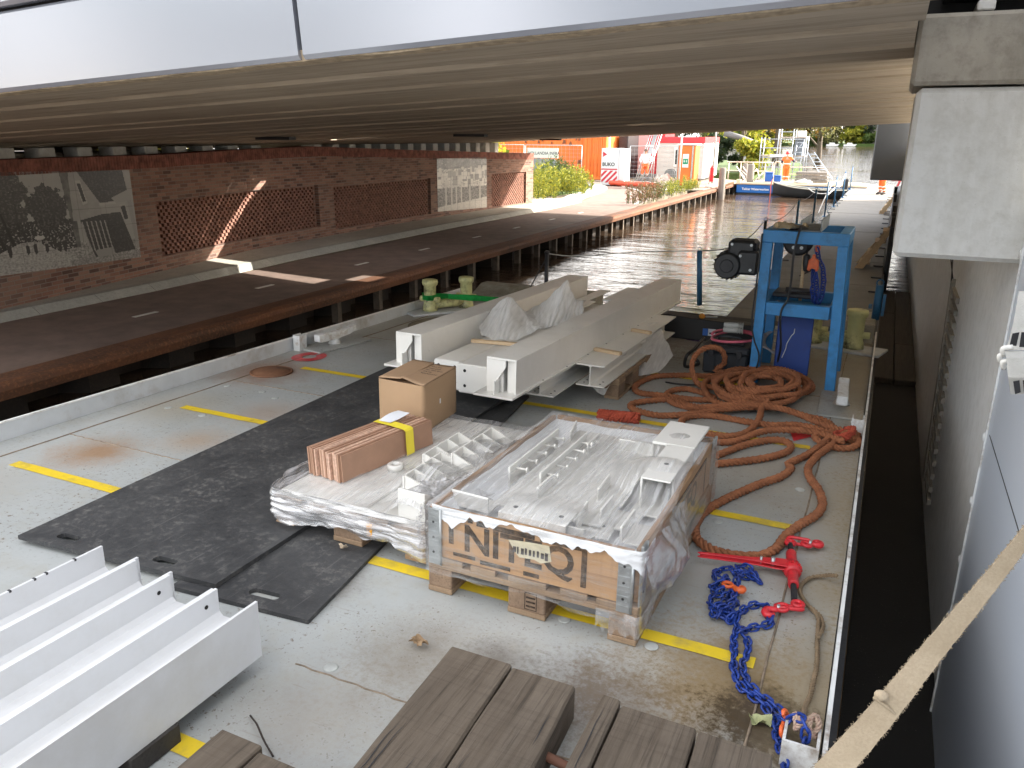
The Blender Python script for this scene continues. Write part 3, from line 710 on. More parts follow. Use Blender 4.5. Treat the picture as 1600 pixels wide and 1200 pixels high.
# stripes (tape-like paint, ragged ends)
def stripe(y, x0, x1, w=.062):
    mb = MB(); n = 60; a = []
    for i in range(n+1):
        x = x0+(x1-x0)*i/n; j = .004*mnoise.noise(Vector((x*9, y, 0)))
        a.append((mb.V((x, y-w/2+j, .0035)), mb.V((x, y+w/2+j*.6, .0035))))
    for p, q in zip(a, a[1:]): mb.bm.faces.new([p[0], q[0], q[1], p[1]])
    T.part('yellow_stripe', mb, YELLOW)
for y, x0, x1 in ((1.24, -1.66, -.25), (2.32, -3.91, -.20), (3.40, -3.89, -.17), (4.50, -3.85, -.23), (5.62, -3.5, -.5)): stripe(y, x0, x1)
mb = MB()                                             # red painted ring mark on the deck
c0 = dk(483, 558)
ring = [(.13, .06), (.05, .022)]
vo = [mb.V((c0.x+.13*math.cos(a*math.pi/12), c0.y+.15*math.sin(a*math.pi/12), .004)) for a in range(24)]
vi = [mb.V((c0.x+.055*math.cos(a*math.pi/12), c0.y+.06*math.sin(a*math.pi/12), .004)) for a in range(24)]
for i in range(24):
    if i not in (5,): mb.bm.faces.new([vo[i], vo[(i+1) % 24], vi[(i+1) % 24], vi[i]])
T.part('red_mark', mb, RED)
mb = MB(); q = [dk(1235, 677), dk(1262, 672), dk(1268, 683), dk(1240, 690)]; mb.face([(p.x, p.y, .004) for p in q]); T.part('red_mark', mb, RED)
STUD = mat_plain('stud_ring', (.40, .415, .395), .5, 0, .2, 20, .2)
for px, py in ((20, 728), (263, 637), (316, 649), (355, 603), (410, 612), (452, 702), (430, 622), (517, 1043), (882, 968), (1018, 1010), (1250, 765), (1122, 815), (1113, 918)):
    p = dk(px, py); mb = MB(); mb.lathe([(.024, 0), (.022, .002), (.018, .0028), (.003, .0028)], (p.x, p.y, 0), 16); T.part('welded_stud', mb, STUD)
RUSTC = m_rust('hatch_rust', (.12, .055, .03), (.22, .10, .05), (.30, .16, .08))
p = (-4.0+.03, 4.30, 0); mb = MB(); mb.lathe([(.155, 0), (.155, .008), (.145, .012), (.140, .006), (.135, .006), (.130, .012), (.02, .014)], p, 40); T.part('manhole_cover', mb, RUSTC)
p = (-3.55, 6.35, 0); mb = MB(); mb.lathe([(.46, 0), (.46, .014), (.445, .014), (.445, .004), (.30, .004)], p, 48); T.part('deck_hatch_ring', mb, mat_plain('hatch_grime', (.16, .14, .10), .8, 0, .3, 6, .2))
# bollards
BOLL = mat_plain('bollard_cream', (.55, .54, .26), .5, 0, .1, 9, .15, dirt=(.03, .025, .02), dirt_amt=1.0)
def bollard_pair(posts, h, r, plate=True):
    mb = MB(); (x0, y0), (x1, y1) = posts; d = Vector((x1-x0, y1-y0, 0)); L = d.length; M = basis(((x0+x1)/2, (y0+y1)/2, 0), d, (-d.y, d.x, 0))
    mb.box((0, 0, .012), (L+.5, .30, .024), M, .006); T.part('bollard_plate', mb, GREY)
    mb = MB(); mb.cyl((x0, y0, .085), (x1, y1, .085), .045, 14)
    T.part('bollard_bar', mb, BOLL)
    for x, y in posts:
        mb = MB(); mb.lathe([(r*1.25, .02), (r*1.2, .06), (r*1.02, .10), (r, .13), (r, h-.07), (r*1.22, h-.055), (r*1.30, h-.03), (r*1.22, h-.006), (r*.9, h)], (x, y, 0), 28)
        mb.cyl((x-r*1.75, y, .14), (x+r*1.75, y, .14), .03, 10)
        T.part('bollard_post', mb, BOLL)
bollard_pair(((-4.13, 6.83), (-3.90, 7.18)), .345, .062)
bollard_pair(((-.47, 7.28), (-.13, 7.20)), .36, .068)
# cruciform cleats of square bar
CLT = mat_plain('cleat_white', (.62, .64, .64), .45, 0, .1, 12, .15, dirt=(.25, .16, .08), dirt_amt=.8)
def cleat(x, y, ang, plate=True):
    Rz = Matrix.Translation((x, y, 0)) @ Matrix.Rotation(ang, 4, 'Z'); mb = MB()
    mb.box((0, 0, .008), (.28, .60, .016), Rz, .004); T.part('cleat_plate', mb, DECK)
    mb = MB(); mb.lathe([(.055, .016), (.040, .04), (.034, .06)], n=20, M=Rz); T.part('cleat_foot', mb, CLT)
    mb = MB(); mb.prism([(-.20, .12), (-.20, .062), (-.18, .056), (.0, .056), (.16, .072), (.23, .10), (.23, .14), (.14, .122)], 0, -.034, .034, Rz, .006); T.part('cleat_bar', mb, CLT)
cleat(-4.10, 5.22, math.radians(-8)); cleat(-.12, 5.44, math.radians(2))
for x, y, s in ((BX1-.032, 4.80, 1), (BX0+.045, 4.93, -1)):
    mb = MB(); mb.b2((x-.035, y-.03, .0), (x-.028, y+.06, .13)); mb.b2((x+.022, y-.03, .0), (x+.03, y+.06, .13)); mb.b2((x-.0275, y-.03, .0), (x+.0215, y-.024, .125)); mb.cyl((x-.04, y+.02, .09), (x+.035, y+.02, .09), .007, 8)
    T.part('rail_socket', mb, CLT)
# raised end of the barge: coaming, sloping apron
mb = MB(); mb.b2((-.30, 7.56, -.01), (BX1-.01, 8.25, .17), bev=.01); T.part('end_coaming', mb, mat_plain('coaming_grime', (.34, .32, .26), .6, 0, .2, 5, .2, dirt=(.16, .12, .07), dirt_amt=.7))
mb = MB(); mb.prism([(7.75, -.01), (8.25, -.01), (8.25, .13), (8.1, .13)], 0, -4.2, -2.75); T.part('end_apron', mb, MATS['coaming_grime'])
mb = MB()                                             # corner rail post with stay and chain rope
mb.cyl((-3.33, 7.98, .0), (-3.33, 7.98, .545), .022, 10); mb.cyl((-3.33, 7.98, .5), (-3.52, 7.9, .1), .007, 6); mb.lathe([(.028, .54), (.03, .555), (.02, .57)], (-3.33, 7.98, 0), 12); T.part('rail_post', mb, STEELD)
BLUE = mat_plain('frame_blue', (.035, .22, .50), .42, 0, .08, 8, .12, dirt=(.03, .09, .16), dirt_amt=.55)
BLUED = mat_plain('stanchion_blue', (.03, .14, .28), .5, 0, .15, 14, .2, dirt=(.04, .035, .03), dirt_amt=.6)
p = dky(1093, 477, 7.95); q = dky(1093, 392, 7.95)
mb = MB(); mb.cyl(p, q, .026, 10); mb.tube([q+Vector((.018*math.cos(a), 0, .02+.02*math.sin(a))) for a in [i*.6 for i in range(11)]], .004, 5)
T.part('rail_post', mb, BLUED)
mb = MB(); xx, yy = .03, 7.9
mb.cyl((xx-.02, yy, .16), (xx-.02, yy, .48), .034, 12); mb.tube([(xx-.02+.03*math.cos(a), yy, .50+.03*math.sin(a)) for a in [i*.55 for i in range(12)]], .007, 5); mb.b2((xx-.09, yy-.02, .26), (xx-.06, yy+.02, .30)); mb.b2((xx+.02, yy-.02, .2), (xx+.045, yy+.02, .4)); T.part('rail_post', mb, BLUED)
WROPE = mat_plain('grey_rope', (.52, .50, .45), .9, 0, .25, 60, .4)
mb = MB(); mb.tube(catmull([(-3.33, 7.98, .54), (-3.0, 7.97, .535), dky(1000, 393.5, 7.96), q], .1), .0055, 6); T.part('rail_rope', mb, WROPE)
# white channel post welded on the near right corner
mb = MB(); x0 = -.045; ch = [(-.07, 1.60), (-.07, 1.95), (-.063, 1.95), (-.063, 1.607), (.015, 1.607), (.015, 1.95), (.022, 1.95), (.022, 1.60)]
mb.prism([(-.072, 1.90), (.022, 1.90), (.022, 1.99), (.014, 1.99), (.014, 1.908), (-.064, 1.908), (-.064, 1.99), (-.072, 1.99)], 2, -.2, .078); T.part('corner_channel', mb, EDGE)

# ================================================================== RUBBER MATS, LEAVES, SCRAPS
def m_rubber():
    t = NT('rubber_mat'); n = t.noise(2.2, detail=7, rough=.7); n2 = t.noise(30, detail=5, rough=.75); n3 = t.noise(220, detail=2)
    c = t.mix(t.ramp(n, [(.35, 0.), (.65, 1.)]), (.030, .031, .033), (.064, .065, .066)); s = t.math('MULTIPLY', t.ramp(n2, [(.50, 0.), (.64, 1.)]), t.ramp(t.noise(4.5, detail=3), [(.4, .15), (.6, 1.)]))
    c = t.mix(t.math('MULTIPLY', s, .75), c, (.15, .145, .135))
    sc = t.ramp(t.noise(1.0, t.map((60, 2.5, 1), (0, 0, .15)), 5, .7), [(.60, 0.), (.66, 1.)]); c = t.mix(t.math('MULTIPLY', sc, .35), c, (.16, .155, .15))
    return t.done(c, t.ramp(n2, [(.3, .5), (.7, .75)]), 0, t.bump(n3, .3, .002, t.bump(n2, .35, .003)), .4)
RUB = m_rubber()
def mat_sheet(name, label, cs, z0, z1, slots):
    # quad plate with elongated hand holes near its near edge
    mb = MB(); a, b, c, d = [Vector((x, y, 0)) for x, y in cs]       # near-left, near-right, far-right, far-left
    loops = [[a, b, c, d]]
    for (u, v, L, W) in slots:
        ctr = a.lerp(b, u).lerp(d.lerp(c, u), v); ex = (b-a).normalized(); ey = Vector((-ex.y, ex.x, 0)); l = []
        for k in range(24):
            an = 2*math.pi*k/24; x = (L/2-W/2)*(1 if math.cos(an) >= 0 else -1) + W/2*math.cos(an); l.append(ctr + ex*x + ey*(W/2*math.sin(an)))
        loops.append(l)
    eds = []
    for l in loops:
        vs = [mb.V((p.x, p.y, z0)) for p in l]; eds += [mb.bm.edges.new((vs[i], vs[(i+1) % len(vs)])) for i in range(len(vs))]
    r = bmesh.ops.triangle_fill(mb.bm, use_beauty=True, use_dissolve=False, edges=eds)
    fs = [g for g in r['geom'] if isinstance(g, bmesh.types.BMFace)]
    e = bmesh.ops.extrude_face_region(mb.bm, geom=fs); vv = [g for g in e['geom'] if isinstance(g, bmesh.types.BMVert)]
    bmesh.ops.translate(mb.bm, verts=vv, vec=(0, 0, z1-z0)); bmesh.ops.recalc_face_normals(mb.bm, faces=mb.bm.faces)
    return solo(name, label, 'rubber mat', mb, RUB, (cs[0][0], cs[0][1], 0))
mat_sheet('rubber_mat', 'wide black rubber mat with two hand slots lying left of the pallets', ((-3.06, 1.78), (-2.06, 1.86), (-2.13, 4.9), (-3.24, 4.86)), .019, .037, ((.20, .022, .11, .042), (.70, .022, .11, .042)))
mat_sheet('rubber_mat', 'narrow black rubber strip with one slot, partly under the left pallet', ((-2.22, 1.80), (-1.625, 1.85), (-2.03, 4.62), (-2.62, 4.56)), .002, .018, ((.60, .030, .13, .042),))
LEAF = mat_plain('dry_leaf', (.30, .20, .11), .8, 0, .3, 40, .4)
def scrap(name, label, cat, px, py, s, m, seed, z=.012):
    mb = MB(); p = dk(px, py, .01); rr = random.Random(seed); ph = [rr.uniform(.55, 1.) for _ in range(13)]
    def fn(u, v):
        a = 2*math.pi*u; r = v*s*(ph[int(u*12.99) % 12]*(1-(u*12 % 1)) + ph[(int(u*12.99)+1) % 12 if u < .99 else 0]*(u*12 % 1))
        return (p.x+r*math.cos(a)*1.4, p.y+r*math.sin(a)*.8, z+.028*mnoise.noise(Vector((r*math.cos(a)*45+seed, r*math.sin(a)*45, 0))) + .012*v*v)
    mb.grid(fn, 36, 5); solo(name, label, cat, mb, m, (p.x, p.y, 0))
scrap('leaf', 'crumpled brown dry leaf lying on the bare deck', 'leaf', 655, 1007, .032, LEAF, 3)
scrap('leaf', 'pale green fallen leaf in the dark stain near the chain', 'leaf', 1187, 1126, .028, mat_plain('green_leaf', (.34, .36, .18), .7, 0, .2, 40, .3), 5, .008)
scrap('paper_scrap', 'torn tan paper scrap on the narrow rubber strip', 'paper scrap', 537, 862, .017, mat_plain('tan_paper', (.55, .45, .33), .8, 0, .2, 40, .3), 8, .026)
mb = MB(); tw = [dk(391, 1118, .01), dk(398, 1127, .022), dk(402, 1133, .03), dk(413, 1158, .018), dk(427, 1182, .008)]; mb.tube(catmull(tw, .01), .0028, 6)
solo('twig', 'thin dark bent twig on the deck by the left timber', 'twig', mb, mat_plain('twig_dark', (.035, .025, .02), .8), tw[0])

# ================================================================== TIMBER MATS
TIM = mat_wood('weathered_timber', (.098, .074, .051), (.172, .138, .104), (.034, .025, .017), 1, 1, .85, 20, .35, .006)
def beam_timber(T, x0, x1, y0, y1, z0, z1, skew=0, seed=0):
    mb = MB(); rr = random.Random(seed); n = 26
    def fn(i, q):
        y = y0+(y1-y0)*i/n; w = .003*mnoise.noise(Vector((y*6, q, seed)))
        xs = {0: (x0, z0), 1: (x1, z0), 2: (x1, z1-.006), 3: (x1-.006, z1), 4: (x0+.006, z1), 5: (x0, z1-.006)}[q]
        return (xs[0]+w+skew*(y-y1), y, xs[1]+.0025*mnoise.noise(Vector((y*5, q*3.1, seed+4))))
    r = [[mb.V(fn(i, q)) for q in range(6)] for i in range(n+1)]
    for a, b in zip(r, r[1:]):
        for q in range(6): mb.bm.faces.new([a[q], a[(q+1) % 6], b[(q+1) % 6], b[q]])
    mb.bm.faces.new(r[0][::-1]); mb.bm.faces.new(r[-1]); bmesh.ops.recalc_face_normals(mb.bm, faces=mb.bm.faces)
    T.part('timber', mb, TIM)
    for k in range(5):                                # drying checks on the top face
        xa = rr.uniform(x0+.02, x1-.02); ya = rr.uniform(y0+.3, y1-.05); L = rr.uniform(.1, .5); mb = MB(); a = []
        for i in range(14):
            y = ya-L*i/13; x = xa+skew*(y-y1)+.006*mnoise.noise(Vector((y*14, k, seed))); w = .0016*math.sin(math.pi*i/13)+.0002
            a.append((mb.V((x-w, y, z1+.0034)), mb.V((x+w, y, z1+.0034))))
        for p, q in zip(a, a[1:]): mb.bm.faces.new([p[0], p[1], q[1], q[0]])
        T.part('timber_check', mb, STEELD)
T = Thing('timber_mat', 'weathered two-beam timber mat in the foreground, left of the rusty rod', 'timber mat', (-.82, 1.0, 0), MD)
beam_timber(T, -1.045, -.838, -.4, 1.825, .004, .112, -.05, 1); beam_timber(T, -.832, -.632, -.4, 1.815, .004, .112, -.05, 2)
mb = MB(); mb.cyl((-.70, 1.60, .055), (-.50, 1.57, .055), .013, 12); T.part('tie_rod', mb, m_rust('rod_rust', (.10, .045, .03), (.2, .09, .055), (.25, .13, .08)))
T = Thing('timber_mat', 'weathered three-beam timber mat in the foreground, right of the rusty rod', 'timber mat', (-.3, 1.0, 0), MD)
beam_timber(T, -.553, -.497, -.4, 1.815, .004, .115, -.03, 3); beam_timber(T, -.49, -.281, -.4, 1.80, .004, .110, -.03, 4); beam_timber(T, -.274, -.083, -.4, 1.79, .004, .112, -.03, 5)
T = Thing('timber_mat', 'weathered timber mat end at the bottom edge beside the white beams', 'timber mat', (-1.3, .8, 0), MD)
beam_timber(T, -1.40, -1.262, -.5, 1.235, .004, .118, .0, 6); beam_timber(T, -1.256, -1.06, -.5, 1.215, .004, .116, .0, 7)

# ================================================================== WHITE STEEL
WST = mat_plain('white_steel', (.74, .73, .69), .33, 0, .03, 3, .03, dirt=(.50, .47, .40), dirt_amt=.25)
WST2 = mat_plain('white_steel_grey', (.66, .67, .68), .36, 0, .03, 3, .03, dirt=(.45, .43, .38), dirt_amt=.3)
HOLE = flat('hole_black', (.01, .01, .01), .9)
def hole(T, parent, p, nrm, r=.010, name='bolt_hole'):
    mb = MB(); n = Vector(nrm).normalized(); M = basis(p, n.orthogonal(), n.cross(n.orthogonal()))
    mb.lathe([(r, 0), (r*.98, .0012)], n=14, M=M); return T.part(name, mb, HOLE, parent)
def hsec(b, h, tf, tw, rr=.012):
    # outline of an H section, web vertical, centred on x, from z=0
    return [(-b/2, 0), (b/2, 0), (b/2, tf), (tw/2+rr, tf), (tw/2, tf+rr), (tw/2, h-tf-rr), (tw/2+rr, h-tf), (b/2, h-tf), (b/2, h), (-b/2, h), (-b/2, h-tf), (-tw/2-rr, h-tf), (-tw/2, h-tf-rr), (-tw/2, tf+rr), (-tw/2-rr, tf), (-b/2, tf)]
# foreground: four H beams lying on their side on a dark bearer
zb, hh = .065, .19
cent = [-2.2125, -2.0335, -1.8475, -1.6635]; wid = [.183, .175, .196, .172]; yend = [1.607, 1.590, 1.572, 1.578]
lab = ['white steel beam lying on its side, nearest the timber mat', 'white steel beam lying on its side with a bolt hole, second from the timber mat', 'white steel beam lying on its side, third from the timber mat', 'white steel beam with nicked edge, outermost and farthest from the timber mat']
for i in range(4):
    c, w, ye = cent[3-i], wid[3-i], yend[3-i]
    T = Thing('steel_beam', lab[i], 'steel beam', (c, ye, zb), MD, 0, 'white beams stacked in the left foreground')
    mb = MB(); s = [(c + (zz-w/2), zb+hh/2 + xx) for xx, zz in hsec(hh, w, .0095, .0065, .014)]
    s = [(x, z) for x, z in s]; mb.prism(s, 1, -1.6+.13*i, ye); T.part('beam', mb, WST2)
    if i in (1, 0):
        hole(T, None, (c-w/2+.0005+.0095, ye-.05, zb+hh*.80), (1, 0, 0), .007)
    if i == 3:
        mb = MB()
        for yy in (1.28, 1.36, 1.40, 1.5): mb.b2((c-w/2-.001, yy, zb+hh-.006), (c-w/2+.0105, yy+.007, zb+hh+.0012))
        T.part('edge_nick', mb, STEELD)
mb = MB(); mb.box((-1.98, 1.17, .0325), (.82, .16, .064), bev=.004); solo('bearer', 'dark square timber bearer under the foreground white beams', 'bearer', mb, mat_wood('dark_bearer', (.03, .027, .025), (.05, .045, .04), (.012, .01, .01), 0), (-1.98, 1.17, 0))

# the stack amidships
def zbeam(T, fl, fr, yf, ang, b, h, z0, L, stiff=True):
    # built-up beam: wide bottom flange, web at the right, top flange; near end carries a tapered stiffener
    M = Matrix.Translation((fr, yf, z0)) @ Matrix.Rotation(-ang, 4, 'Z'); w = fr-fl
    mb = MB(); mb.b2((-w, 0, h-.013), (0.004, L, h), M, .002); T.part('top_flange', mb, WST)
    mb = MB(); mb.b2((-.012, .004, .0132), (0, L, h-.0132), M); mb.b2((-w*.52, .02, .0132), (-w*.52+.009, L, h-.0132), M); T.part('web', mb, WST)
    mb = MB(); mb.b2((-w-.045, -.075, 0), (.018, L, .013), M, .002); T.part('bottom_flange', mb, WST)
    mb = MB(); mb.b2((-w*.34+.001, .022, .0134), (-.0125, .030, h-.0134), M); mb.b2((-w+.005, .022, .0134), (-w*.52-.001, .030, h-.0134), M); T.part('end_plate', mb, WST)
    mb = MB(); mb.prism([(-w+.004, h-.0135), (-w+.004, .0135), (-w*.60, .0135), (-w*.60, h*.42), (-w*.34, h-.05), (-w*.34, h-.0135)], 1, -.004, .008, M); T.part('stiffener', mb, WST)
    mb = MB(); mb.b2((-w*.60, -.06, .0132), (-w*.60+.010, .0, h*.42), M); T.part('stiffener', mb, WST)
    return M
T = Thing('steel_beam', 'long white built-up steel beam on top of the stack, nearest the bollards', 'steel beam', (-2.6, 4.06, .28), MD, 0, 'white beams on top of the stack')
M = zbeam(T, -2.712, -2.525, 4.06, math.radians(1.0), .19, .212, .280, 2.88)
T = Thing('steel_beam', 'long white built-up steel beam on top of the stack, nearest the orange rope', 'steel beam', (-1.8, 3.77, .28), MD, 0, 'white beams on top of the stack')
M = zbeam(T, -1.922, -1.738, 3.77, math.radians(1.45), .19, .212, .280, 3.42)
for i in range(9): hole(T, None, M @ Vector((.009, .35+i*.36, .0133)), (0, 0, 1), .006)
for i, (x0, x1, y0, y1, lb) in enumerate(((-2.435, -2.253, 4.06, 6.55, 'white box section with bolt holes, left one of the pair between the long beams'), (-2.247, -2.03, 4.03, 6.75, 'white box section with bolt holes, right one of the pair between the long beams'))):
    T = Thing('box_section', lb, 'box section', ((x0+x1)/2, y0, .19), MD, 0, 'box sections between the long beams')
    mb = MB(); mb.b2((x0, y0, .166), (x1, y1-.4, .350), bev=.008); T.part('box', mb, WST)
    hs = ((-2.40, .315), (-2.285, .315), (-2.285, .215)) if i == 0 else ((-2.20, .31), (-2.20, .215))
    for hx, hz in hs: hole(T, None, (hx, y0-.0002, hz), (0, -1, 0), .010)
for i, (xc, y0, y1, z0, h, b, lb) in enumerate(((-1.80, 4.26, 6.4, .146, .133, .18, 'short white H beam low in the stack, under the right long beam'), (-1.598, 4.60, 6.45, .146, .145, .19, 'white H beam low in the stack beside the orange rope'), (-2.62, 4.9, 6.6, .146, .133, .18, 'white H beam low in the stack on the bollard side'))):
    T = Thing('steel_beam', lb, 'steel beam', (xc, y0, z0), MD, 0, 'H beams low in the stack')
    mb = MB(); mb.prism([(xc+x, z0+z) for x, z in hsec(b, h, .009, .0065, .010)], 1, y0, y1); T.part('beam', mb, WST)
    for yy in (.05, .11):
        for sx in (-.055, .055): hole(T, None, (xc+sx, y0+yy, z0+.0092), (0, 0, 1), .007)
for i, (xc, y0, y1) in enumerate(((-2.21, 5.30, 6.3), (-2.28, 6.3, 6.9), (-2.09, 6.42, 7.15))):
    T = Thing('steel_offcut', ['short white T piece lying on the box sections beside the foam', 'short white plate at the far end of the box sections, bollard side', 'short white plate at the far end of the box sections, rope side'][i], 'steel piece', (xc, y0, .39), MD, 0, 'short white pieces on the stack')
    mb = MB(); mb.b2((xc-.06, y0, .372), (xc+.045, y1, .383), bev=.002); mb.b2((xc-.012, y0+.004, .351), (xc-.004, y1, .3715)); T.part('plate', mb, WST)
PALW = mat_wood('pallet_wood', (.26, .17, .10), (.38, .27, .17), (.11, .07, .045), 0, 1.2, .8, 24, .3)
PALB = mat_wood('pallet_block', (.23, .15, .095), (.33, .23, .15), (.10, .065, .045), 1, 1.2, .85, 26, .4)
def pallet(T, x0, y0, w=.8, l=1.2, z0=0):
    # pallet with three stringer boards along y, blocks and deck boards
    for xs, bw in ((x0, .10), (x0+w/2-.0725, .145), (x0+w-.10, .10)):
        mb = MB(); mb.b2((xs, y0, z0), (xs+bw, y0+l, z0+.022), bev=.002); T.part('bottom_board', mb, PALW)
        for yb, bl in ((y0, .145), (y0+l/2-.0725, .145), (y0+l-.145, .145)):
            mb = MB(); mb.b2((xs+.001, yb+.001, z0+.0221), (xs+bw-.001, yb+bl-.001, z0+.10), bev=.004); T.part('block', mb, PALB)
    for yb in (y0, y0+l/2-.0725, y0+l-.145):
        mb = MB(); mb.b2((x0, yb, z0+.1002), (x0+w, yb+.145, z0+.1222), bev=.002); T.part('cross_board', mb, PALW)
    for i in range(5):
        bw = .145 if i % 2 == 0 else .10; xs = (x0, x0+.1775, x0+w/2-.0725, x0+w-.2775, x0+w-.145)[i]
        mb = MB(); mb.b2((xs, y0, z0+.1224), (xs+bw, y0+l, z0+.144), bev=.002); T.part('deck_board', mb, PALW)
T = Thing('pallet', 'bare wooden pallet under the far stack of white beams', 'pallet', (-1.9, 5.2, 0), MD); pallet(T, -2.68, 4.86, 1.2, .8)
STICK = mat_wood('raw_stick', (.55, .40, .24), (.64, .49, .32), (.40, .27, .15), 0)
for i, (a, b, lb) in enumerate((((-1.70, 4.97), (-1.50, 4.93), 'raw wooden batten across the low H beam'), ((-2.43, 4.55), (-2.10, 4.60), 'raw wooden batten between the long beams beside the foam'), ((-1.66, 5.7), (-1.50, 5.66), 'raw wooden batten on the low H beam under the foam'))):
    z = .30 if i != 1 else .362; d = Vector((b[0]-a[0], b[1]-a[1], 0)); mb = MB(); mb.box((0, 0, 0), (d.length, .035, .022), basis(((a[0]+b[0])/2, (a[1]+b[1])/2, z+.003), d, (-d.y, d.x, 0)), .002)
    solo('batten', lb, 'batten', mb, STICK, ((a[0]+b[0])/2, (a[1]+b[1])/2, z), MD, 0, 'battens in the beam stack')
# ================================================================== FOAM SHEETS
def m_foam():
    t = NT('foam_sheet'); n = t.noise(1.0, t.map((70, 9, 9)), 4, .6); n2 = t.noise(9, detail=5)
    tr = t.n('ShaderNodeBsdfTranslucent'); tr.inputs[0].default_value = (.90, .90, .88, 1)
    tp = t.n('ShaderNodeBsdfTransparent'); m1 = t.n('ShaderNodeMixShader'); m2 = t.n('ShaderNodeMixShader')
    t.done((.86, .86, .85), .6, 0, t.bump(n, .5, .004, t.bump(n2, .4, .012))); m1.inputs[0].default_value = .35
    t.t.links.new(t.b.outputs[0], m1.inputs[1]); t.t.links.new(tr.outputs[0], m1.inputs[2])
    t.t.links.new(t.ramp(n, [(.3, .12), (.7, .32)]), m2.inputs[0]); t.t.links.new(m1.outputs[0], m2.inputs[1]); t.t.links.new(tp.outputs[0], m2.inputs[2]); t.t.links.new(m2.outputs[0], t.out.inputs[0]); return t.m
FOAM = m_foam()
def foam(label, pts_bottom, pts_top, seed, amp=.03, n=26, base=None):
    B = catmull(pts_bottom, .02); Tt = catmull(pts_top, .02); mb = MB()
    def at(L, u): f = u*(len(L)-1); i = min(int(f), len(L)-2); return L[i].lerp(L[i+1], f-i)
    def fn(u, v):
        p = at(B, u).lerp(at(Tt, u), v); q = Vector((p.x*9+seed, p.y*9, p.z*9))
        rid = (1-abs(mnoise.noise(q*.9))*3)*.8
        return p + Vector((.4*mnoise.noise(q), mnoise.noise(q+Vector((5, 5, 5)))+rid*.7, .25*mnoise.noise(q*1.3)))*amp*min(1, .25+v*1.5)
    mb.grid(fn, n, n, smooth=False); p = pts_bottom[0]; solo('foam_sheet', label, 'foam sheet', mb, FOAM, p, MD, 0, 'foam sheets on the beam stack')
def foam_tent(label, front, ridge, back, seed, pleats=13, amp=.014):
    # one sheet folded over a ragged ridge, pleated where it hangs
    mb = MB()
    def at(L, u):
        f = u*(len(L)-1); i = min(int(f), len(L)-2); return L[i].lerp(L[i+1], f-i)
    def fn(u, v):
        a, r, b = at(front, u), at(ridge, u), at(back, u); w = v*2
        p = a.lerp(r, w) if w <= 1 else r.lerp(b, w-1); hang = 1-abs(w-1)
        pl = abs(math.sin(math.pi*(u*pleats+.7*mnoise.noise(Vector((u*5, w*1.5, seed))))))-.5; q = Vector((p.x*8+seed, p.y*8, p.z*8))
        return p + Vector((.25, -1, .1))*(amp*pl*(1-.55*hang) + .022*mnoise.noise(q)) + Vector((.012*mnoise.noise(q*2.3), 0, .012*mnoise.noise(q*2.0+Vector((4, 0, 0)))))
    mb.grid(fn, 84, 30); solo('foam_sheet', label, 'foam sheet', mb, FOAM, front[0], MD, 0, 'foam sheets on the beam stack')
foam_tent('crumpled white foam sheet with a rounded peak standing between the long beams', [dky(748, 505, 4.85), dky(752, 524, 4.7), dky(775, 531, 4.65), dky(806, 531, 4.7), dky(846, 512, 4.9)], [dky(756, 500, 5.0), dky(776, 474, 5.0), dky(791, 463, 5.0), dky(801, 465, 5.0), dky(822, 489, 5.05), dky(836, 497, 5.1)], [dky(770, 492, 5.4), dky(800, 488, 5.4), dky(845, 490, 5.4)], 2)
foam_tent('crumpled white foam sheet with the tallest pointed peak on the stack', [dky(822, 508, 5.0), dky(845, 514, 5.0), dky(880, 505, 5.15), dky(911, 492, 5.3)], [dky(818, 489, 5.25), dky(834, 480, 5.28), dky(852, 470, 5.3), dky(886, 436, 5.3), dky(896, 462, 5.35), dky(901, 470, 5.4), dky(912, 469, 5.4)], [dky(840, 484, 5.7), dky(875, 478, 5.7), dky(916, 470, 5.7)], 7)
foam('flat folded white foam sheet hanging over the low beams', [dky(946, 548, 5.1), dky(975, 556, 5.1), dky(985, 540, 5.3), dky(1008, 536, 5.5)], [dky(938, 540, 5.3), dky(962, 526, 5.5), dky(985, 522, 5.7), dky(1012, 514, 5.9)], 11, .02)
foam('grey-white foam sheet hanging down to the deck at the end of the low beams', [dky(972, 590, 5.35), dky(1005, 586, 5.4), dky(1030, 580, 5.55), dky(1052, 556, 5.8)], [dky(960, 568, 5.5), dky(1000, 545, 5.6), dky(1010, 508, 5.95), dky(1028, 505, 6.1)], 15, .025)
foam('scrap of white foam poking out under the low H beam', [dky(932, 612, 4.75), dky(943, 618, 4.72), dky(946, 614, 4.72)], [dky(925, 603, 4.8), dky(946, 607, 4.75), dky(955, 597, 4.85)], 19, .006, 14)
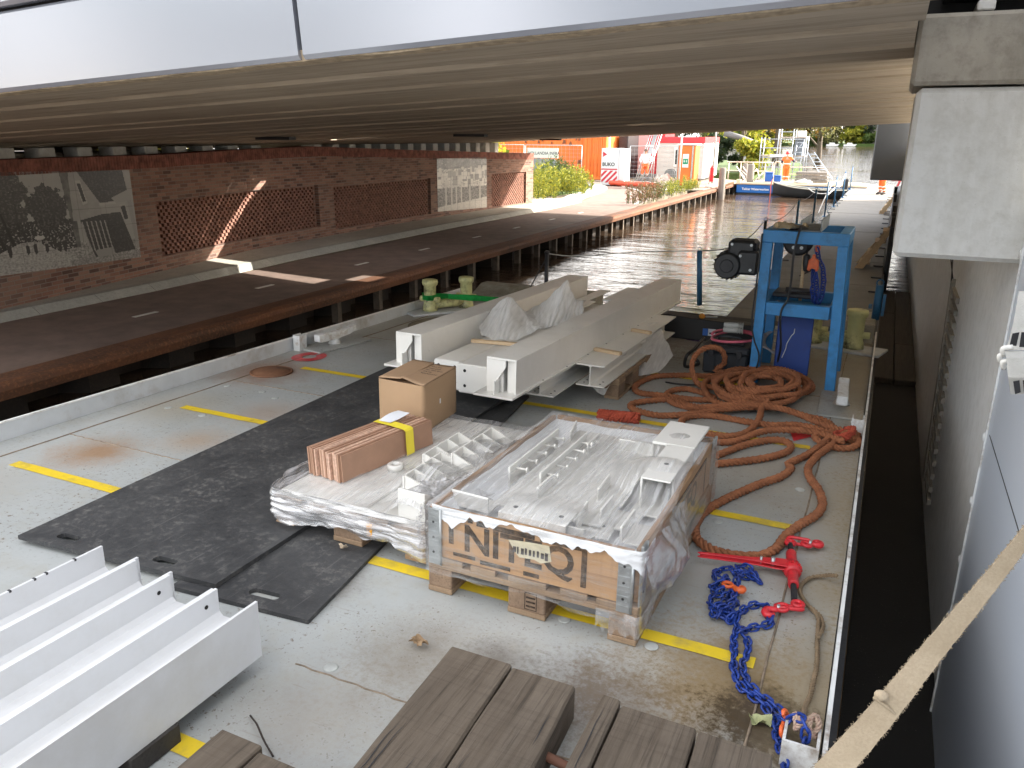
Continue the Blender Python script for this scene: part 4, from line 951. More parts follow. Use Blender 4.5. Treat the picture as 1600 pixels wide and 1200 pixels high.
# ================================================================== LEFT PALLET
FILMC = (.86, .87, .88)
def m_film(name, lo, hi, scale=(4, 60, 4), rot=0, wr=1.0, white=.72):
    t = NT(name); s = t.noise(1.0, t.map(scale, (0, 0, rot)), 6, .7, .4); s2 = t.noise(1.0, t.map(tuple(v*.45 for v in scale), (0, 0, rot+.5)), 5, .65, .5); b = t.noise(3.5, detail=4); c = t.noise(26, detail=6, rough=.7, dist=1.2)
    k = t.math('MAXIMUM', t.ramp(s, [(.44, 0.), (.64, 1.)]), t.math('MULTIPLY', t.ramp(s2, [(.5, 0.), (.66, 1.)]), .8))
    k = t.math('ADD', t.math('MULTIPLY', k, hi-lo), lo); k = t.math('MULTIPLY', k, t.ramp(b, [(.3, .65), (.7, 1.15)]))
    tp = t.n('ShaderNodeBsdfTransparent'); mx = t.n('ShaderNodeMixShader'); gl = t.n('ShaderNodeBsdfGlossy'); gl.inputs['Roughness'].default_value = .12; ad = t.n('ShaderNodeMixShader')
    bp = t.bump(s, .5*wr, .006, t.bump(s2, .5*wr, .012, t.bump(c, .35*wr, .006)))
    t.done((white, white, white*1.01), .25, 0, bp, .5); t.t.links.new(bp, gl.inputs['Normal'])
    t.t.links.new(k, mx.inputs[0]); t.t.links.new(tp.outputs[0], mx.inputs[1]); t.t.links.new(t.b.outputs[0], mx.inputs[2])
    fr = t.n('ShaderNodeFresnel'); fr.inputs[0].default_value = 1.45; t.t.links.new(bp, fr.inputs['Normal'])
    t.t.links.new(t.math('MULTIPLY', fr.outputs[0], .55), ad.inputs[0]); t.t.links.new(mx.outputs[0], ad.inputs[1]); t.t.links.new(gl.outputs[0], ad.inputs[2]); t.t.links.new(ad.outputs[0], t.out.inputs[0]); return t.m
FILM_TOP = m_film('stretch_film_top', .07, .42, (60, 2.5, 3), -.75, .6, .93)
FILM_SIDE = m_film('stretch_film_side', .22, .80, (3.5, 3.5, 55), 0, 1.6, .85)
FILM_CLEAR = m_film('stretch_film_clear', .01, .13, (3, 3, 30), .2, .6, .8)
FILM_LOOSE = m_film('stretch_film_loose', .02, .34, (14, 5, 9), .4, 1.6, .85)
PX0, PX1, PY0, PY1 = -2.215, -1.46, 2.36, 3.56
T = Thing('pallet', 'wooden pallet holding white plates and the cardboard box, wrapped in film', 'pallet', (-1.84, 2.95, .037), MD)
pallet(T, PX0, PY0, PX1-PX0, PY1-PY0, .020)
T = Thing('plate_stack', 'stack of white steel plates wrapped on the left pallet', 'steel plates', (-1.84, 2.95, .165), MD)
for i, (x0, x1, y0, y1, z0, z1) in enumerate(((PX0+.01, PX1-.005, PY0+.005, PY1, .166, .176), (PX0+.03, -1.76, PY0+.02, PY1-.05, .1765, .188), (-1.745, PX1-.01, PY0+.01, PY1-.3, .1765, .189))):
    mb = MB(); mb.b2((x0, y0, z0), (x1, y1, z1), bev=.002); T.part('plate', mb, WST)
def small_angle(label, x, y, z, ang, L, a, b, th=.008, fins=0, group='small white brackets under the film'):
    T = Thing('steel_bracket', label, 'bracket', (x, y, z), MD, ang, group, local=True)
    mb = MB(); mb.b2((-a/2, -L/2, 0), (a/2, L/2, th), bev=.0015); mb.b2((-a/2, -L/2, th), (-a/2+th, L/2, b), bev=.0015); T.part('angle', mb, WST)
    for k in range(fins):
        yy = -L/2+.01+(L-.02)*k/max(1, fins-1); mb = MB(); mb.prism([(-a/2+th, th), (a/2, th), (a/2, b*.55), (-a/2+th, b)], 1, yy-.004, yy+.004); T.part('fin', mb, WST)
    return T
small_angle('white bracket with upright fins, film-wrapped at the front of the left pallet', -1.53, 2.43, .19, 1.5, .13, .11, .12, fins=2)
small_angle('row of white fin plates on one bracket in the middle of the left pallet', -1.63, 2.72, .19, 0, .32, .13, .085, fins=5)
small_angle('white bracket with tall fins on the right edge of the left pallet', -1.55, 3.02, .19, 0, .40, .12, .11, fins=5)
small_angle('white angle lying behind the tall fin bracket on the left pallet', -1.72, 3.0, .19, 0, .34, .09, .075, fins=4)
mb = MB(); mb.lathe([(.038, 0), (.038, .022), (.034, .027), (.018, .027), (.016, .006)], (0, 0, 0), 24); p = dk(618, 733, .19); mb.xf(Matrix.Translation((p.x, p.y, .19)))
solo('roller', 'small white plastic ring beside the strapped boards', 'ring', mb, flat('white_plastic', (.68, .67, .63), .4), (p.x, p.y, .19))
# cardboard box
CARD = mat_plain('cardboard', (.39, .255, .145), .8, 0, .05, 4, .12, dirt=(.34, .21, .12), dirt_amt=.35)
CARD2 = mat_plain('cardboard_flap', (.36, .235, .14), .8, 0, .07, 6, .15)
cb = [(-2.285, 3.255), (-2.0, 3.235), (-2.035, 3.63), (-2.32, 3.65)]; z0, z1 = .190, .445
T = Thing('cardboard_box', 'closed brown cardboard box with one front flap sprung open', 'cardboard box', (-2.16, 3.44, z0), MD)
mb = MB()
lo = [Vector((x, y, z0)) for x, y in cb]; hi = [Vector((x, y, z1)) for x, y in cb]
bw = Vector((0, 0, 0))
n = 14
for k in range(4):
    a, b, c, d = lo[k], lo[(k+1) % 4], hi[(k+1) % 4], hi[k]; nrm = (b-a).cross(Vector((0, 0, 1))).normalized()
    def fn(u, v, a=a, b=b, c=c, d=d, nrm=nrm):
        p = a.lerp(b, u).lerp(d.lerp(c, u), v); return p + nrm*(.010*math.sin(math.pi*u)*math.sin(math.pi*v))
    mb.grid(fn, n, n)
bmesh.ops.remove_doubles(mb.bm, verts=mb.bm.verts, dist=.0004); T.part('box_body', mb, CARD)
def flap(name, a, b, c, d, lift, label=None, th=.004, sag=.0):
    mb = MB(); up = Vector((0, 0, 1))
    def fn(u, v):
        p = a.lerp(b, u).lerp(d.lerp(c, u), v); return p + up*(lift(u, v) - sag*math.sin(math.pi*v)*math.sin(math.pi*u))
    mb.grid(fn, 16, 10, smooth=True)
    r = bmesh.ops.extrude_face_region(mb.bm, geom=mb.bm.faces[:]); bmesh.ops.translate(mb.bm, verts=[g for g in r['geom'] if isinstance(g, bmesh.types.BMVert)], vec=(0, 0, -th)); bmesh.ops.recalc_face_normals(mb.bm, faces=mb.bm.faces)
    return T.part(name, mb, CARD2, None, label)
fl, fr, br, bl = [h + Vector((0, 0, .004)) for h in hi]
ml, mr = fl.lerp(bl, .5), fr.lerp(br, .5); tl, tr = fl.lerp(fr, .5), bl.lerp(br, .5)
flap('inner_flap', fl, fr, fr.lerp(br, .42), fl.lerp(bl, .42), lambda u, v: -.010-.012*v)
flap('top_flap', fl, tl, tr, bl, lambda u, v: .004 + .014*u*(1-v) - .01*u*math.sin(math.pi*v)*.5)
flap('top_flap', fr, tl.lerp(fr, .02), tr.lerp(br, .02), br, lambda u, v: .002 + .030*(u**1.5)*(1-v)**1.6*math.sin(min(1, u*1.2)*math.pi*.6) - .004*u)
INK = flat('ink', (.05, .04, .035), .8)
mb = MB(); rr = random.Random(5)
for row in range(5):
    u0 = .60+.02*rr.random(); v = .42+.085*row
    for w in range(rr.choice((2, 3))):
        L = rr.uniform(.06, .13); pts = []
        for i in range(9):
            u = u0+L*i/8; q = fl.lerp(fr, u).lerp(bl.lerp(br, u), v + .012*rr.uniform(-1, 1)); pts.append(q + Vector((0, 0, .0105)))
        mb.tube(pts, .0011, 4); u0 += L+.02
        if u0 > .9: break
T.part('handwriting', mb, INK)
mb = MB(); p = lo[1].lerp(lo[2], .42).lerp(hi[1].lerp(hi[2], .42), .52); nrm = (lo[2]-lo[1]).cross(Vector((0, 0, 1))).normalized(); M = basis(p+nrm*.0115, lo[2]-lo[1], (0, 0, 1)); mb.box((0, 0, 0), (.012, .026, .0015), M); T.part('white_sticker', mb, flat('sticker_white', (.7, .7, .7)))
# strapped fibreboards
HB = mat_plain('fibreboard', (.37, .215, .14), .7, 0, .10, 9, .08); HBE = mat_plain('fibreboard_edge', (.58, .38, .28), .85, 0, .3, 60, .3)
A0, A1 = Vector((-2.165, 2.53, .193)), Vector((-1.945, 2.535, .193)); dirv = Vector((.10, .62, 0)).normalized(); perp = Vector((dirv.y, -dirv.x, 0))
T = Thing('board_bundle', 'bundle of brown fibreboards on edge tied with yellow tape', 'boards', (-2.0, 2.85, .193), MD, 0)
rr = random.Random(3); nb = 19; Wd = .20
for i in range(nb):
    off = Wd*i/nb; s = rr.uniform(-.012, .012); o = Vector((-2.172, 2.56, .193)) + perp*off + dirv*s; hgt = .125 + rr.uniform(-.004, .004); lean = .06
    M = basis(o, dirv, Vector((0, 0, 1)) - perp*lean); th = Wd/nb-.0012
    mb = MB(); mb.b2((0, 0, -th), (.60, hgt, 0), M); T.part('board', mb, HB if i in (0, nb-1) or i % 2 else HBE)
TAPE = mat_plain('yellow_tape', (.80, .66, .05), .45, 0, .05, 6, .1)
o = Vector((-2.172, 2.56, .193)) + dirv*.40; M = basis(o, dirv, (0, 0, 1))      # local: x along boards, y up, -z across
mb = MB(); q = [(-.004, .130), (.0, .1325), (.208, .1325), (.2145, .128), (.2185, .0)]
q = [(0 - .0075, .132), (.10-.0078, .135), (.197-.0078, .132), (.206-.0070, .124), (.2065, .004)]
a = [mb.V(M @ Vector((.0, y, x))) for x, y in q]; b = [mb.V(M @ Vector((.055, y+.002, x))) for x, y in q]
for i in range(len(q)-1): mb.bm.faces.new([a[i], b[i], b[i+1], a[i+1]])
T.part('yellow_tape', mb, TAPE)
mb = MB()
def fn(u, v):
    p = o + dirv*(.02+.14*u) + perp*(.01+.075*v); return (p.x, p.y, .193+.1365+.012*math.sin(u*3)*(1-v)+.004*v+.012*u*u)
mb.grid(fn, 8, 6); solo('paper_note', 'folded white paper note tucked under the yellow tape', 'paper', mb, flat('paper', (.72, .74, .78), .7), o+Vector((0, 0, .13)))
# film over the left pallet
def drape_top(x0, x1, y0, y1, z, seed, bumps, amp=.012):
    mb = MB()
    def fn(u, v):
        x = x0+(x1-x0)*u; y = y0+(y1-y0)*v; zz = z
        for bx, by, r, h in bumps:
            d = math.hypot(x-bx, y-by); zz = max(zz, z+h*max(0, 1-(d/r)**1.5))
        q = Vector((x*7+seed, y*7, 0)); return (x, y, zz + amp*(mnoise.noise(q)+.6*abs(mnoise.noise(q*2.7))) )
    mb.grid(fn, 70, 90); return mb
def skirt(path, zt, zb, seed, amp=.012, n=160, bottom=None):
    mb = MB(); L = [Vector((x, y, 0)) for x, y in path]; seg = [(L[i+1]-L[i]).length for i in range(len(L)-1)]; tot = sum(seg)
    def at(u):
        s = u*tot
        for i, g in enumerate(seg):
            if s <= g or i == len(seg)-1:
                t = (L[i+1]-L[i]).normalized(); return L[i]+t*s, Vector((t.y, -t.x, 0)), s
            s -= g
    def fn(u, v):
        p, nr, s = at(u); zbv = zb + (.03*mnoise.noise(Vector((u*13+seed, 0, 0)))+.02*mnoise.noise(Vector((u*37+seed, 1, 0)))) + (bottom(u) if bottom else 0); z = zt+(zbv-zt)*v
        q = Vector((p.x*5+seed, p.y*5, z*34)); q2 = Vector((p.x*16, p.y*16+seed, z*22))
        return Vector((p.x, p.y, z)) + nr*(.006 + amp*(abs(mnoise.noise(q))*1.0 + .5*mnoise.noise(q2)))
    mb.grid(fn, n, 26); return mb
T = Thing('stretch_film', 'crinkled clear stretch film wrapped round the left pallet', 'stretch film', (-1.84, 2.95, .1), MD)
mb = drape_top(PX0-.005, PX1+.005, PY0-.005, PY1+.01, .194, 1, [(-1.53, 2.43, .14, .12), (-1.63, 2.72, .2, .085), (-1.55, 3.02, .22, .11)]); T.part('top_sheet', mb, FILM_TOP)
mb = skirt([(PX0-.02, PY1), (PX0-.03, PY0+.12), (PX0+.02, PY0-.02), (PX1, PY0-.012), (PX1+.02, PY0+.15)], .212, .085, 2, .022, 220, lambda u: -.05*math.exp(-((u-.93)/.05)**2) - .03*math.exp(-((u-.60)/.04)**2)); T.part('side_wrap', mb, FILM_SIDE)
mb = skirt([(PX0-.028, PY1-.1), (PX0-.035, PY0+.12), (PX0+.02, PY0-.024), (PX1-.01, PY0-.018)], .17, .095, 6, .026, 200); T.part('side_wrap', mb, FILM_SIDE)
def crumple(c, r, seed, sub=5):
    mb = MB(); g = bmesh.ops.create_icosphere(mb.bm, subdivisions=sub, radius=1)
    for v in g['verts']:
        p = v.co.copy(); q = p*2.3+Vector((seed, 0, 0)); k = .62+.5*abs(mnoise.noise(q))+.28*abs(mnoise.noise(q*3))
        v.co = Vector((p.x*r[0], p.y*r[1], p.z*r[2]))*k + Vector(c)
    return mb
T.part('crumpled_end', crumple((-1.50, 2.40, .055), (.06, .06, .055), 3), FILM_SIDE)
T.part('crumpled_end', crumple((-1.42, 2.50, .27), (.17, .12, .06), 9), FILM_LOOSE)
T.part('crumpled_end', crumple((-1.44, 2.36, .19), (.07, .05, .11), 5), FILM_LOOSE)
mb = MB(); mb.b2((-1.715, 2.325, .10), (-1.69, 2.327, .155)); T.part('orange_tag', mb, mat_plain('tag_orange', (.70, .33, .02), .6, 0, .3, 60, .1))

# ================================================================== CRATE ON PALLET
CX0, CX1, CY0, CY1 = -1.374, -.572, 2.232, 3.436
T = Thing('pallet', 'sturdy wooden pallet carrying the plywood crate', 'pallet', (-.97, 2.83, 0), MD); pallet(T, CX0, CY0, CX1-CX0, CY1-CY0, .002)
PLY = mat_wood('collar_board', (.40, .225, .105), (.52, .32, .165), (.26, .14, .07), 0, 1, .6, 16, .25, .002)
PLYY = mat_wood('collar_board_side', (.36, .21, .105), (.46, .285, .155), (.22, .125, .065), 1, 1, .6, 16, .25, .002)
T = Thing('crate', 'plywood collar crate with stencilled black letters and zinc hinges', 'crate', (-.97, 2.83, .147), MD)
z0, z1, th = .148, .346, .019
def fb(*a, **k):
    mb = MB(); mb.b2(*a, **k); return mb
front = T.part('front_board', fb((CX0+.008, CY0+.006, z0), (CX1-.03, CY0+.006+th, z1), bev=.002), PLY)
T.part('back_board', fb((CX0+.03, CY1-th-.006, z0), (CX1-.03, CY1-.006, z1), bev=.002), PLY)
T.part('left_board', fb((CX0+.008, CY0+.03, z0), (CX0+.008+th, CY1-.03, z1), bev=.002), PLYY)
right = T.part('right_board', fb((CX1-.008-th, CY0+.03, z0), (CX1-.008, CY1-.01, z1), bev=.002), PLYY)
for nm, M in (('hinge', basis((CX0+.006, CY0, z0-.03), (1, 0, 0), (0, 0, 1))), ('hinge', basis((CX1-.075, CY0, z0-.028), (1, 0, 0), (0, 0, 1))), ('hinge', basis((CX1, CY0+.012, z0-.004), (0, 1, 0), (0, 0, 1))), ('hinge', basis((CX1, CY1-.07, z0-.004), (0, 1, 0), (0, 0, 1)))):
    mb = MB(); hh = .225 if nm else 0; w = .046
    mb.b2((0, 0, -.006), (w, .222, .0035), M, .001)
    for k in range(6): mb.b2((.002, .02+k*.036, .0036), (w-.004, .026+k*.036, .0052), M)
    for k in range(5): mb.b2((w-.016, .036+k*.036, .0037), (w-.008, .042+k*.036, .0049), M)
    mb.cyl(M @ Vector((w+.004, 0, .001)), M @ Vector((w+.004, .222, .001)), .005, 8)
    h = T.part('hinge', mb, ZINC)
    for k in range(3): hole(T, h, M @ Vector((.022, .05+.06*k, .0042)), M.to_3x3() @ Vector((0, 0, 1)), .0048, 'rivet_hole')
def m_stencil():
    t = NT('stencil_black'); n = t.noise(11, detail=8, rough=.8); k = t.ramp(n, [(.32, .12), (.66, .72)])
    tp = t.n('ShaderNodeBsdfTransparent'); mx = t.n('ShaderNodeMixShader'); t.done((.035, .028, .022), .75)
    t.t.links.new(k, mx.inputs[0]); t.t.links.new(tp.outputs[0], mx.inputs[1]); t.t.links.new(t.b.outputs[0], mx.inputs[2]); t.t.links.new(mx.outputs[0], t.out.inputs[0]); return t.m
STEN = m_stencil()
def stencil(parent, M, word, size, segs, bold):
    mb = text_mb(word, size, M, .0004, bold=.0035); T.part('stencil_lettering', mb, STEN, parent)
    mb = MB()
    for x0, y0, x1, y1 in segs: mb.b2((x0, y0, .0), (x1, y1, .0008), M)
    T.part('stencil_frame', mb, STEN, parent)
M = basis((CX0+.09, CY0+.0048, z0), (1, 0, 0), (0, 0, 1))
stencil(front, M @ Matrix.Translation((.055, .052, 0)), 'NITEQ', .145, [(-.058, .012, -.038, .115), (.02, .112, .04, .128), (.055, .106, .10, .126), (.12, .104, .28, .124), (.30, .104, .47, .124), (.452, -.03, .472, .104), (-.04, -.032, .05, -.018), (.07, -.040, .19, -.024), (.24, -.040, .30, -.024)], .004)
M = basis((CX1-.0068, CY0+.42, z0), (0, 1, 0), (0, 0, 1))
stencil(right, M @ Matrix.Translation((.03, .04, 0)), 'NITEQ', .14, [(-.03, .11, .56, .128), (.56, -.03, .578, .128), (-.02, -.032, .2, -.018)], .004)
lab = MB(); M = basis((CX0+.325, CY0+.0042, z0+.078), (1, 0, -.0), (.0, 0, 1)); lab.face([M @ Vector(p) for p in ((.0, .058, 0), (.03, .012, .0), (.045, .0, .001), (.10, .004, 0), (.125, -.004, .001), (.165, .012, 0), (.155, .07, .001), (.08, .066, 0))])
lb = T.part('torn_label', lab, mat_plain('old_label', (.60, .54, .38), .7, 0, .12, 30, .15), front)
mb = MB(); rr = random.Random(6)
for k in range(9): mb.b2((.02+k*.015, .010+.008*rr.random(), .0012), (.02+k*.015+rr.uniform(.006, .013), .034+.008*rr.random(), .0018), M)
mb.xf(Matrix.Identity(4)); T.part('label_print', mb, INK, front)
for xx, yy in ((CX0+.40, CY0+.0005),):
    mb = MB(); mm = basis((xx, yy, .03), (1, 0, 0), (0, 0, 1))
    for k in range(3): mb.b2((0, .012+k*.017, .0), (.035, .019+k*.017, .0006), mm)
    mb.b2((-.006, .004, 0), (-.003, .066, .0006), mm); mb.b2((.038, .004, 0), (.041, .066, .0006), mm); mb.b2((-.006, .066, 0), (.041, .069, .0006), mm); mb.b2((-.006, .001, 0), (.041, .004, .0006), mm)
    T.part('block_stamp', mb, STEN)
# inside: foam lining + white parts
LIN = mat_plain('white_lining', (.82, .83, .84), .6, 0, .04, 8, .3)
mb = MB()
def fn(u, v):
    x = CX0+.03+(CX1-CX0-.06)*u; y = CY0+.028+(CY1-CY0-.06)*v; e = min(u, 1-u, v, 1-v); return (x, y, .255+.075*math.exp(-(e/.035)**2)+.012*mnoise.noise(Vector((x*8, y*8, 3))))
mb.grid(fn, 40, 50); solo('foam_lining', 'white foam lining filling the plywood crate', 'foam lining', mb, LIN, (-.97, 2.83, .25))
mb = MB(); e = [(CX0+.02, CY0+.012), (CX0+.2, CY0+.0), (CX0+.5, CY0-.002), (CX1-.05, CY0-.006), (CX1+.003, CY0+.005), (CX1+.004, CY0+.12)]
mbp = skirt(e, .356, .318, 12, .008, 120, lambda u: -.035*math.exp(-((u-.09)/.04)**2) - .03*math.exp(-((u-.86)/.07)**2) + .02*math.exp(-((u-.35)/.16)**2)); solo('foam_edge', 'white foam edge folded over the crate front', 'foam sheet', mbp, LIN, (-.97, 2.23, .34))
def plate_thing(label, x, y, z, ang, parts, cat='steel part'):
    T = Thing('steel_part', label, cat, (x, y, z), MD, ang, 'white steel parts in the crate', local=True)
    for nm, lo, hi in parts: T.part(nm, fb(lo, hi, bev=.0015), WST)
    return T
zc = .292
T1 = plate_thing('large smooth white plate filling the middle of the crate', -.95, 2.86, zc+.004, 0, [('plate', (-.26, -.42, 0), (.17, .50, .010))])
T1 = plate_thing('white angle with two holes at the front of the crate', -.98, 2.335, zc-.02, 0, [('plate', (-.125, -.06, .085), (.13, .05, .093)), ('web', (-.125, -.068, 0), (.13, -.0605, .093))])
for hx in (-.085, .09): hole(T1, None, (hx, -.005, .0935), (0, 0, 1), .009)
T1 = plate_thing('white square tube end with open mouth at the right of the crate', -.66, 2.80, zc-.01, 0, [('top_plate', (-.055, -.11, .125), (.06, .28, .132)), ('side_plate', (-.055, -.11, .006), (-.047, .28, .1245)), ('side_plate', (.052, -.05, .006), (.06, .28, .1245)), ('base_plate', (-.075, -.16, -.002), (.08, .30, .0055))])
hole(T1, None, (.0, .06, .1325), (0, 0, 1), .010)
T1 = plate_thing('flat white packing plate at the far right corner of the crate', -.69, 3.22, zc+.05, 0, [('plate', (-.09, -.13, .06), (.09, .17, .072))])
for i, (x, lb) in enumerate(((-1.235, 'white plate with a row of studs at the left of the crate'), (-1.10, 'white plate with a row of studs, second from the crate left edge'))):
    T1 = plate_thing(lb, x, 2.90, zc-.02, 0, [('plate', (-.008, -.26, 0), (0, .26, .10)), ('foot', (.0005, -.26, 0), (.07, .26, .007))])
    for k in range(5):
        mb = MB(); y = -.2+.1*k; mb.cyl((.0005, y, .075), (.045, y, .075), .005, 8); mb.cyl((.045, y, .075), (.052, y, .075), .011, 10); T1.part('stud', mb, WST)
for i, (x, y, a, lb) in enumerate(((-.80, 2.45, .1, 'small white bracket with a hole near the front right of the crate'), (-.86, 2.36, 1.5, 'small white angle beside the front angle in the crate'), (-.74, 2.55, 0, 'small upright white plate beside the open tube in the crate'), (-1.02, 2.62, 0, 'small upright white tab on the large crate plate'))):
    T1 = plate_thing(lb, x, y, zc-.01, a, [('base_plate', (-.06, -.07, 0), (.06, .08, .008)), ('upright', (-.06, -.07, .0085), (-.052, .08, .07))]); hole(T1, None, (.02, .02, .0085), (0, 0, 1), .008)
for i, (x, y, a, lb) in enumerate(((-1.02, 3.16, 0, 'small upright white plate at the back of the large crate plate'), (-.88, 3.25, 1.57, 'small white angle across the back of the crate'), (-.82, 2.72, .05, 'small white bracket left of the open tube in the crate'), (-1.27, 2.42, 1.5, 'small white angle at the front left corner of the crate'), (-1.16, 3.28, .2, 'small white bracket at the back left corner of the crate'), (-.64, 2.45, 0, 'small upright white plate at the front right corner of the crate'))):
    T1 = plate_thing(lb, x, y, zc+.002, a, [('base_plate', (-.05, -.08, 0), (.05, .08, .008)), ('upright', (-.05, -.08, .0085), (-.042, .08, .062))])
TF = Thing('stretch_film', 'tight clear stretch film over the plywood crate with a loose flap at the right', 'stretch film', (-.97, 2.83, .2), MD)
mb = drape_top(CX0-.006, CX1+.006, CY0-.006, CY1+.006, .350, 4, [(-.98, 2.34, .2, .03), (-.66, 2.86, .22, .085), (-.69, 3.2, .2, .07)], .006); TF.part('top_sheet', mb, FILM_TOP)
mb = skirt([(CX0-.004, CY1), (CX0-.006, CY0-.004), (CX1+.004, CY0-.008), (CX1+.008, CY1)], .354, .09, 8, .006, 200); TF.part('side_wrap', mb, FILM_CLEAR)
mb = skirt([(CX1-.14, CY0-.006), (CX1+.003, CY0-.010), (CX1+.006, CY0+.14)], .125, .045, 21, .016, 70); TF.part('corner_wrap', mb, FILM_LOOSE)
mb = MB()
def fn(u, v):
    y = CY0+.02+.52*u; z = .345-.27*v*(1-.15*u) ; out = .012+.095*math.sin(math.pi*min(1, v*1.15))*math.exp(-((u-.45)/.42)**2)*(.35+v)
    q = Vector((y*9, z*9, 4)); return (CX1+out+.016*mnoise.noise(q)+.012*abs(mnoise.noise(q*2.6)), y+.03*mnoise.noise(q+Vector((3, 0, 0))), z+.02*mnoise.noise(q*1.4))
mb.grid(fn, 50, 40); TF.part('loose_flap', mb, FILM_LOOSE)
mb = MB()
def fn(u, v):
    x = -1.62+.27*u; y = 2.37+1.0*v; z = .30+.05*u+.03*math.sin(math.pi*u)*-1; q = Vector((x*9, y*6, 2)); return (x, y, z-.06*(1-u)+.035*mnoise.noise(q)+.03*abs(mnoise.noise(q*2.2)))
mb.grid(fn, 30, 60); TF.part('bridging_sheet', mb, FILM_LOOSE)
# ================================================================== ROPES
def twisted(mb, path, r, strands=3, lay=.075, n=7):
    fr = frames(path); s = 0; off = r*.56; sr = r*.455
    for k in range(strands):
        s = 0; pts = []
        for i, p in enumerate(path):
            if i: s += (path[i]-path[i-1]).length
            a = 2*math.pi*(s/lay + k/strands); t, u, v = fr[i]; pts.append(p + u*(off*math.cos(a)) + v*(off*math.sin(a)))
        mb.tube(pts, sr, n)
    return mb
def m_rope(name, a, b, dark):
    t = NT(name); n = t.noise(14, detail=5); n2 = t.noise(130, detail=3); c = t.mix(t.ramp(n, [(.35, 0.), (.65, 1.)]), a, b); c = t.mix(t.math('MULTIPLY', t.ramp(n2, [(.5, 0.), (.7, 1.)]), .55), c, dark)
    return t.done(c, .9, 0, t.bump(n2, .6, .003))
ROPE = m_rope('orange_rope', (.24, .088, .038), (.36, .138, .060), (.10, .036, .02)); ROPE2 = m_rope('red_rope', (.34, .05, .025), (.48, .09, .045), (.18, .03, .02)); ROPE3 = m_rope('brown_rope', (.17, .12, .07), (.24, .17, .10), (.09, .07, .045))
def z4(*pts):
    out = []
    for q in pts:
        x, y = 1000+q[0]/2.857, 300+q[1]/2.857; z = q[2] if len(q) > 2 else .022
        out.append(dk(x, y, z))
    return out
def z7(*pts):
    out = []
    for q in pts:
        z = q[2] if len(q) > 2 else .022; out.append(dk(1050+q[0]/1.766, 520+q[1]/1.766, z))
    return out
RP = []
# free end at the left, three long bights to the left of the coil
RP += z4((620, 800, .05), (500, 800, .03), (330, 820), (200, 818), (80, 822), (10, 845), (-25, 875), (5, 897), (100, 908), (230, 925), (330, 925), (290, 900), (215, 880), (150, 885), (116, 908), (150, 942), (250, 968), (330, 972, .03), (440, 962, .04), (520, 945, .05))
# coil: flat spirals stacked, wide to small
def coil(cx, cy, turns, a0, b0, a1, b1, z0, z1, ph=0, dx=0, dy=0):
    out = []; n = int(turns*12)
    for i in range(n+1):
        f = i/n; an = ph+2*math.pi*turns*f; a = (a0+(a1-a0)*f)*(1+.24*mnoise.noise(Vector((i*.13, ph, 0)))); b = (b0+(b1-b0)*f)*(1+.34*mnoise.noise(Vector((i*.12, ph+4, 0))))
        out.append((cx+dx*f+48*mnoise.noise(Vector((i*.08, ph+9, 0)))+a*math.cos(an)*(1+.05*math.sin(3*an+i)), cy+dy*f+22*mnoise.noise(Vector((i*.09, ph+17, 0)))+b*math.sin(an)*(1+.06*math.cos(2*an+i*.7)), z0+(z1-z0)*f+.006*math.sin(i*2.3)))
    return z4(*out)
RP += coil(535, 872, 2.6, 225, 78, 205, 70, .03, .09, 1.4)
RP += coil(545, 850, 2.4, 200, 66, 120, 42, .10, .14, .6, 10, 0)
RP += coil(570, 838, 2.2, 120, 42, 60, 22, .14, .15, 3.5, 20, 6)
# loop standing up at the left of the coil
up = [(345, 800, .10), (372, 770, .17), (378, 735, .24), (360, 704, .31), (325, 692, .345), (285, 700, .345), (250, 726, .31), (232, 768, .24), (238, 815, .15), (262, 858, .08), (320, 900, .07), (420, 930, .06), (520, 935, .06)]
RP += [dky(1000+x/2.857, 300+y/2.857, 5.62-.35*i/12) if False else dk(1000+x/2.857, 300+y/2.857, 0) for i, (x, y, z) in enumerate(up[:0])]
for i, (x, y, z) in enumerate(up):
    d = dky(1000+x/2.857, 300+y/2.857, 5.72 - .035*i); RP.append(Vector((d.x, d.y, max(.03, d.z))))
RP += z4((600, 915, .06), (690, 905, .05), (750, 890, .04), (770, 870, .05), (740, 835, .07), (650, 810, .09), (520, 815, .1), (400, 850, .1), (420, 895, .1), (530, 925, .1), (570, 935, .09))
# down the middle, small bight, back to the right-hand knot
RP += z4((545, 960, .07), (528, 1020, .05), (480, 1070, .03), (400, 1090), (280, 1075), (205, 1050), (185, 1022), (230, 1000), (330, 1000), (450, 1020), (580, 1040, .045), (700, 1040, .045), (800, 1060, .04), (880, 1090), (950, 1110), (978, 1100, .03), (960, 1075, .05), (900, 1065, .06), (800, 1030, .06), (690, 985, .05), (590, 962, .06), (420, 965, .05), (230, 990, .03), (100, 998), (20, 985), (-40, 962), (-25, 942), (80, 928), (150, 930), (260, 960, .05), (420, 950, .07), (600, 960, .075), (740, 1000, .06), (820, 1020, .05), (858, 1050, .05), (840, 1100, .04), (760, 1165), (660, 1215))
RP += z7((330, 372), (300, 397), (240, 418), (150, 458), (92, 492), (66, 528), (66, 562), (92, 588), (130, 605), (190, 616), (250, 614), (290, 592), (312, 562), (352, 530), (398, 502), (415, 472), (404, 432), (382, 402), (376, 372), (400, 340), (438, 312, .03), (468, 286, .05), (490, 274, .06), (512, 290, .04), (515, 306, .03), (490, 318), (450, 316), (410, 300, .03), (395, 288, .03), (400, 280, .05))
T = Thing('rope', 'thick orange twisted rope coiled in front of the blue frame', 'rope', dk(1185, 615), MD)
path = catmull(RP, .016); mb = MB(); twisted(mb, path, .0225, 3, .085, 7); T.part('coiled_rope', mb, ROPE)
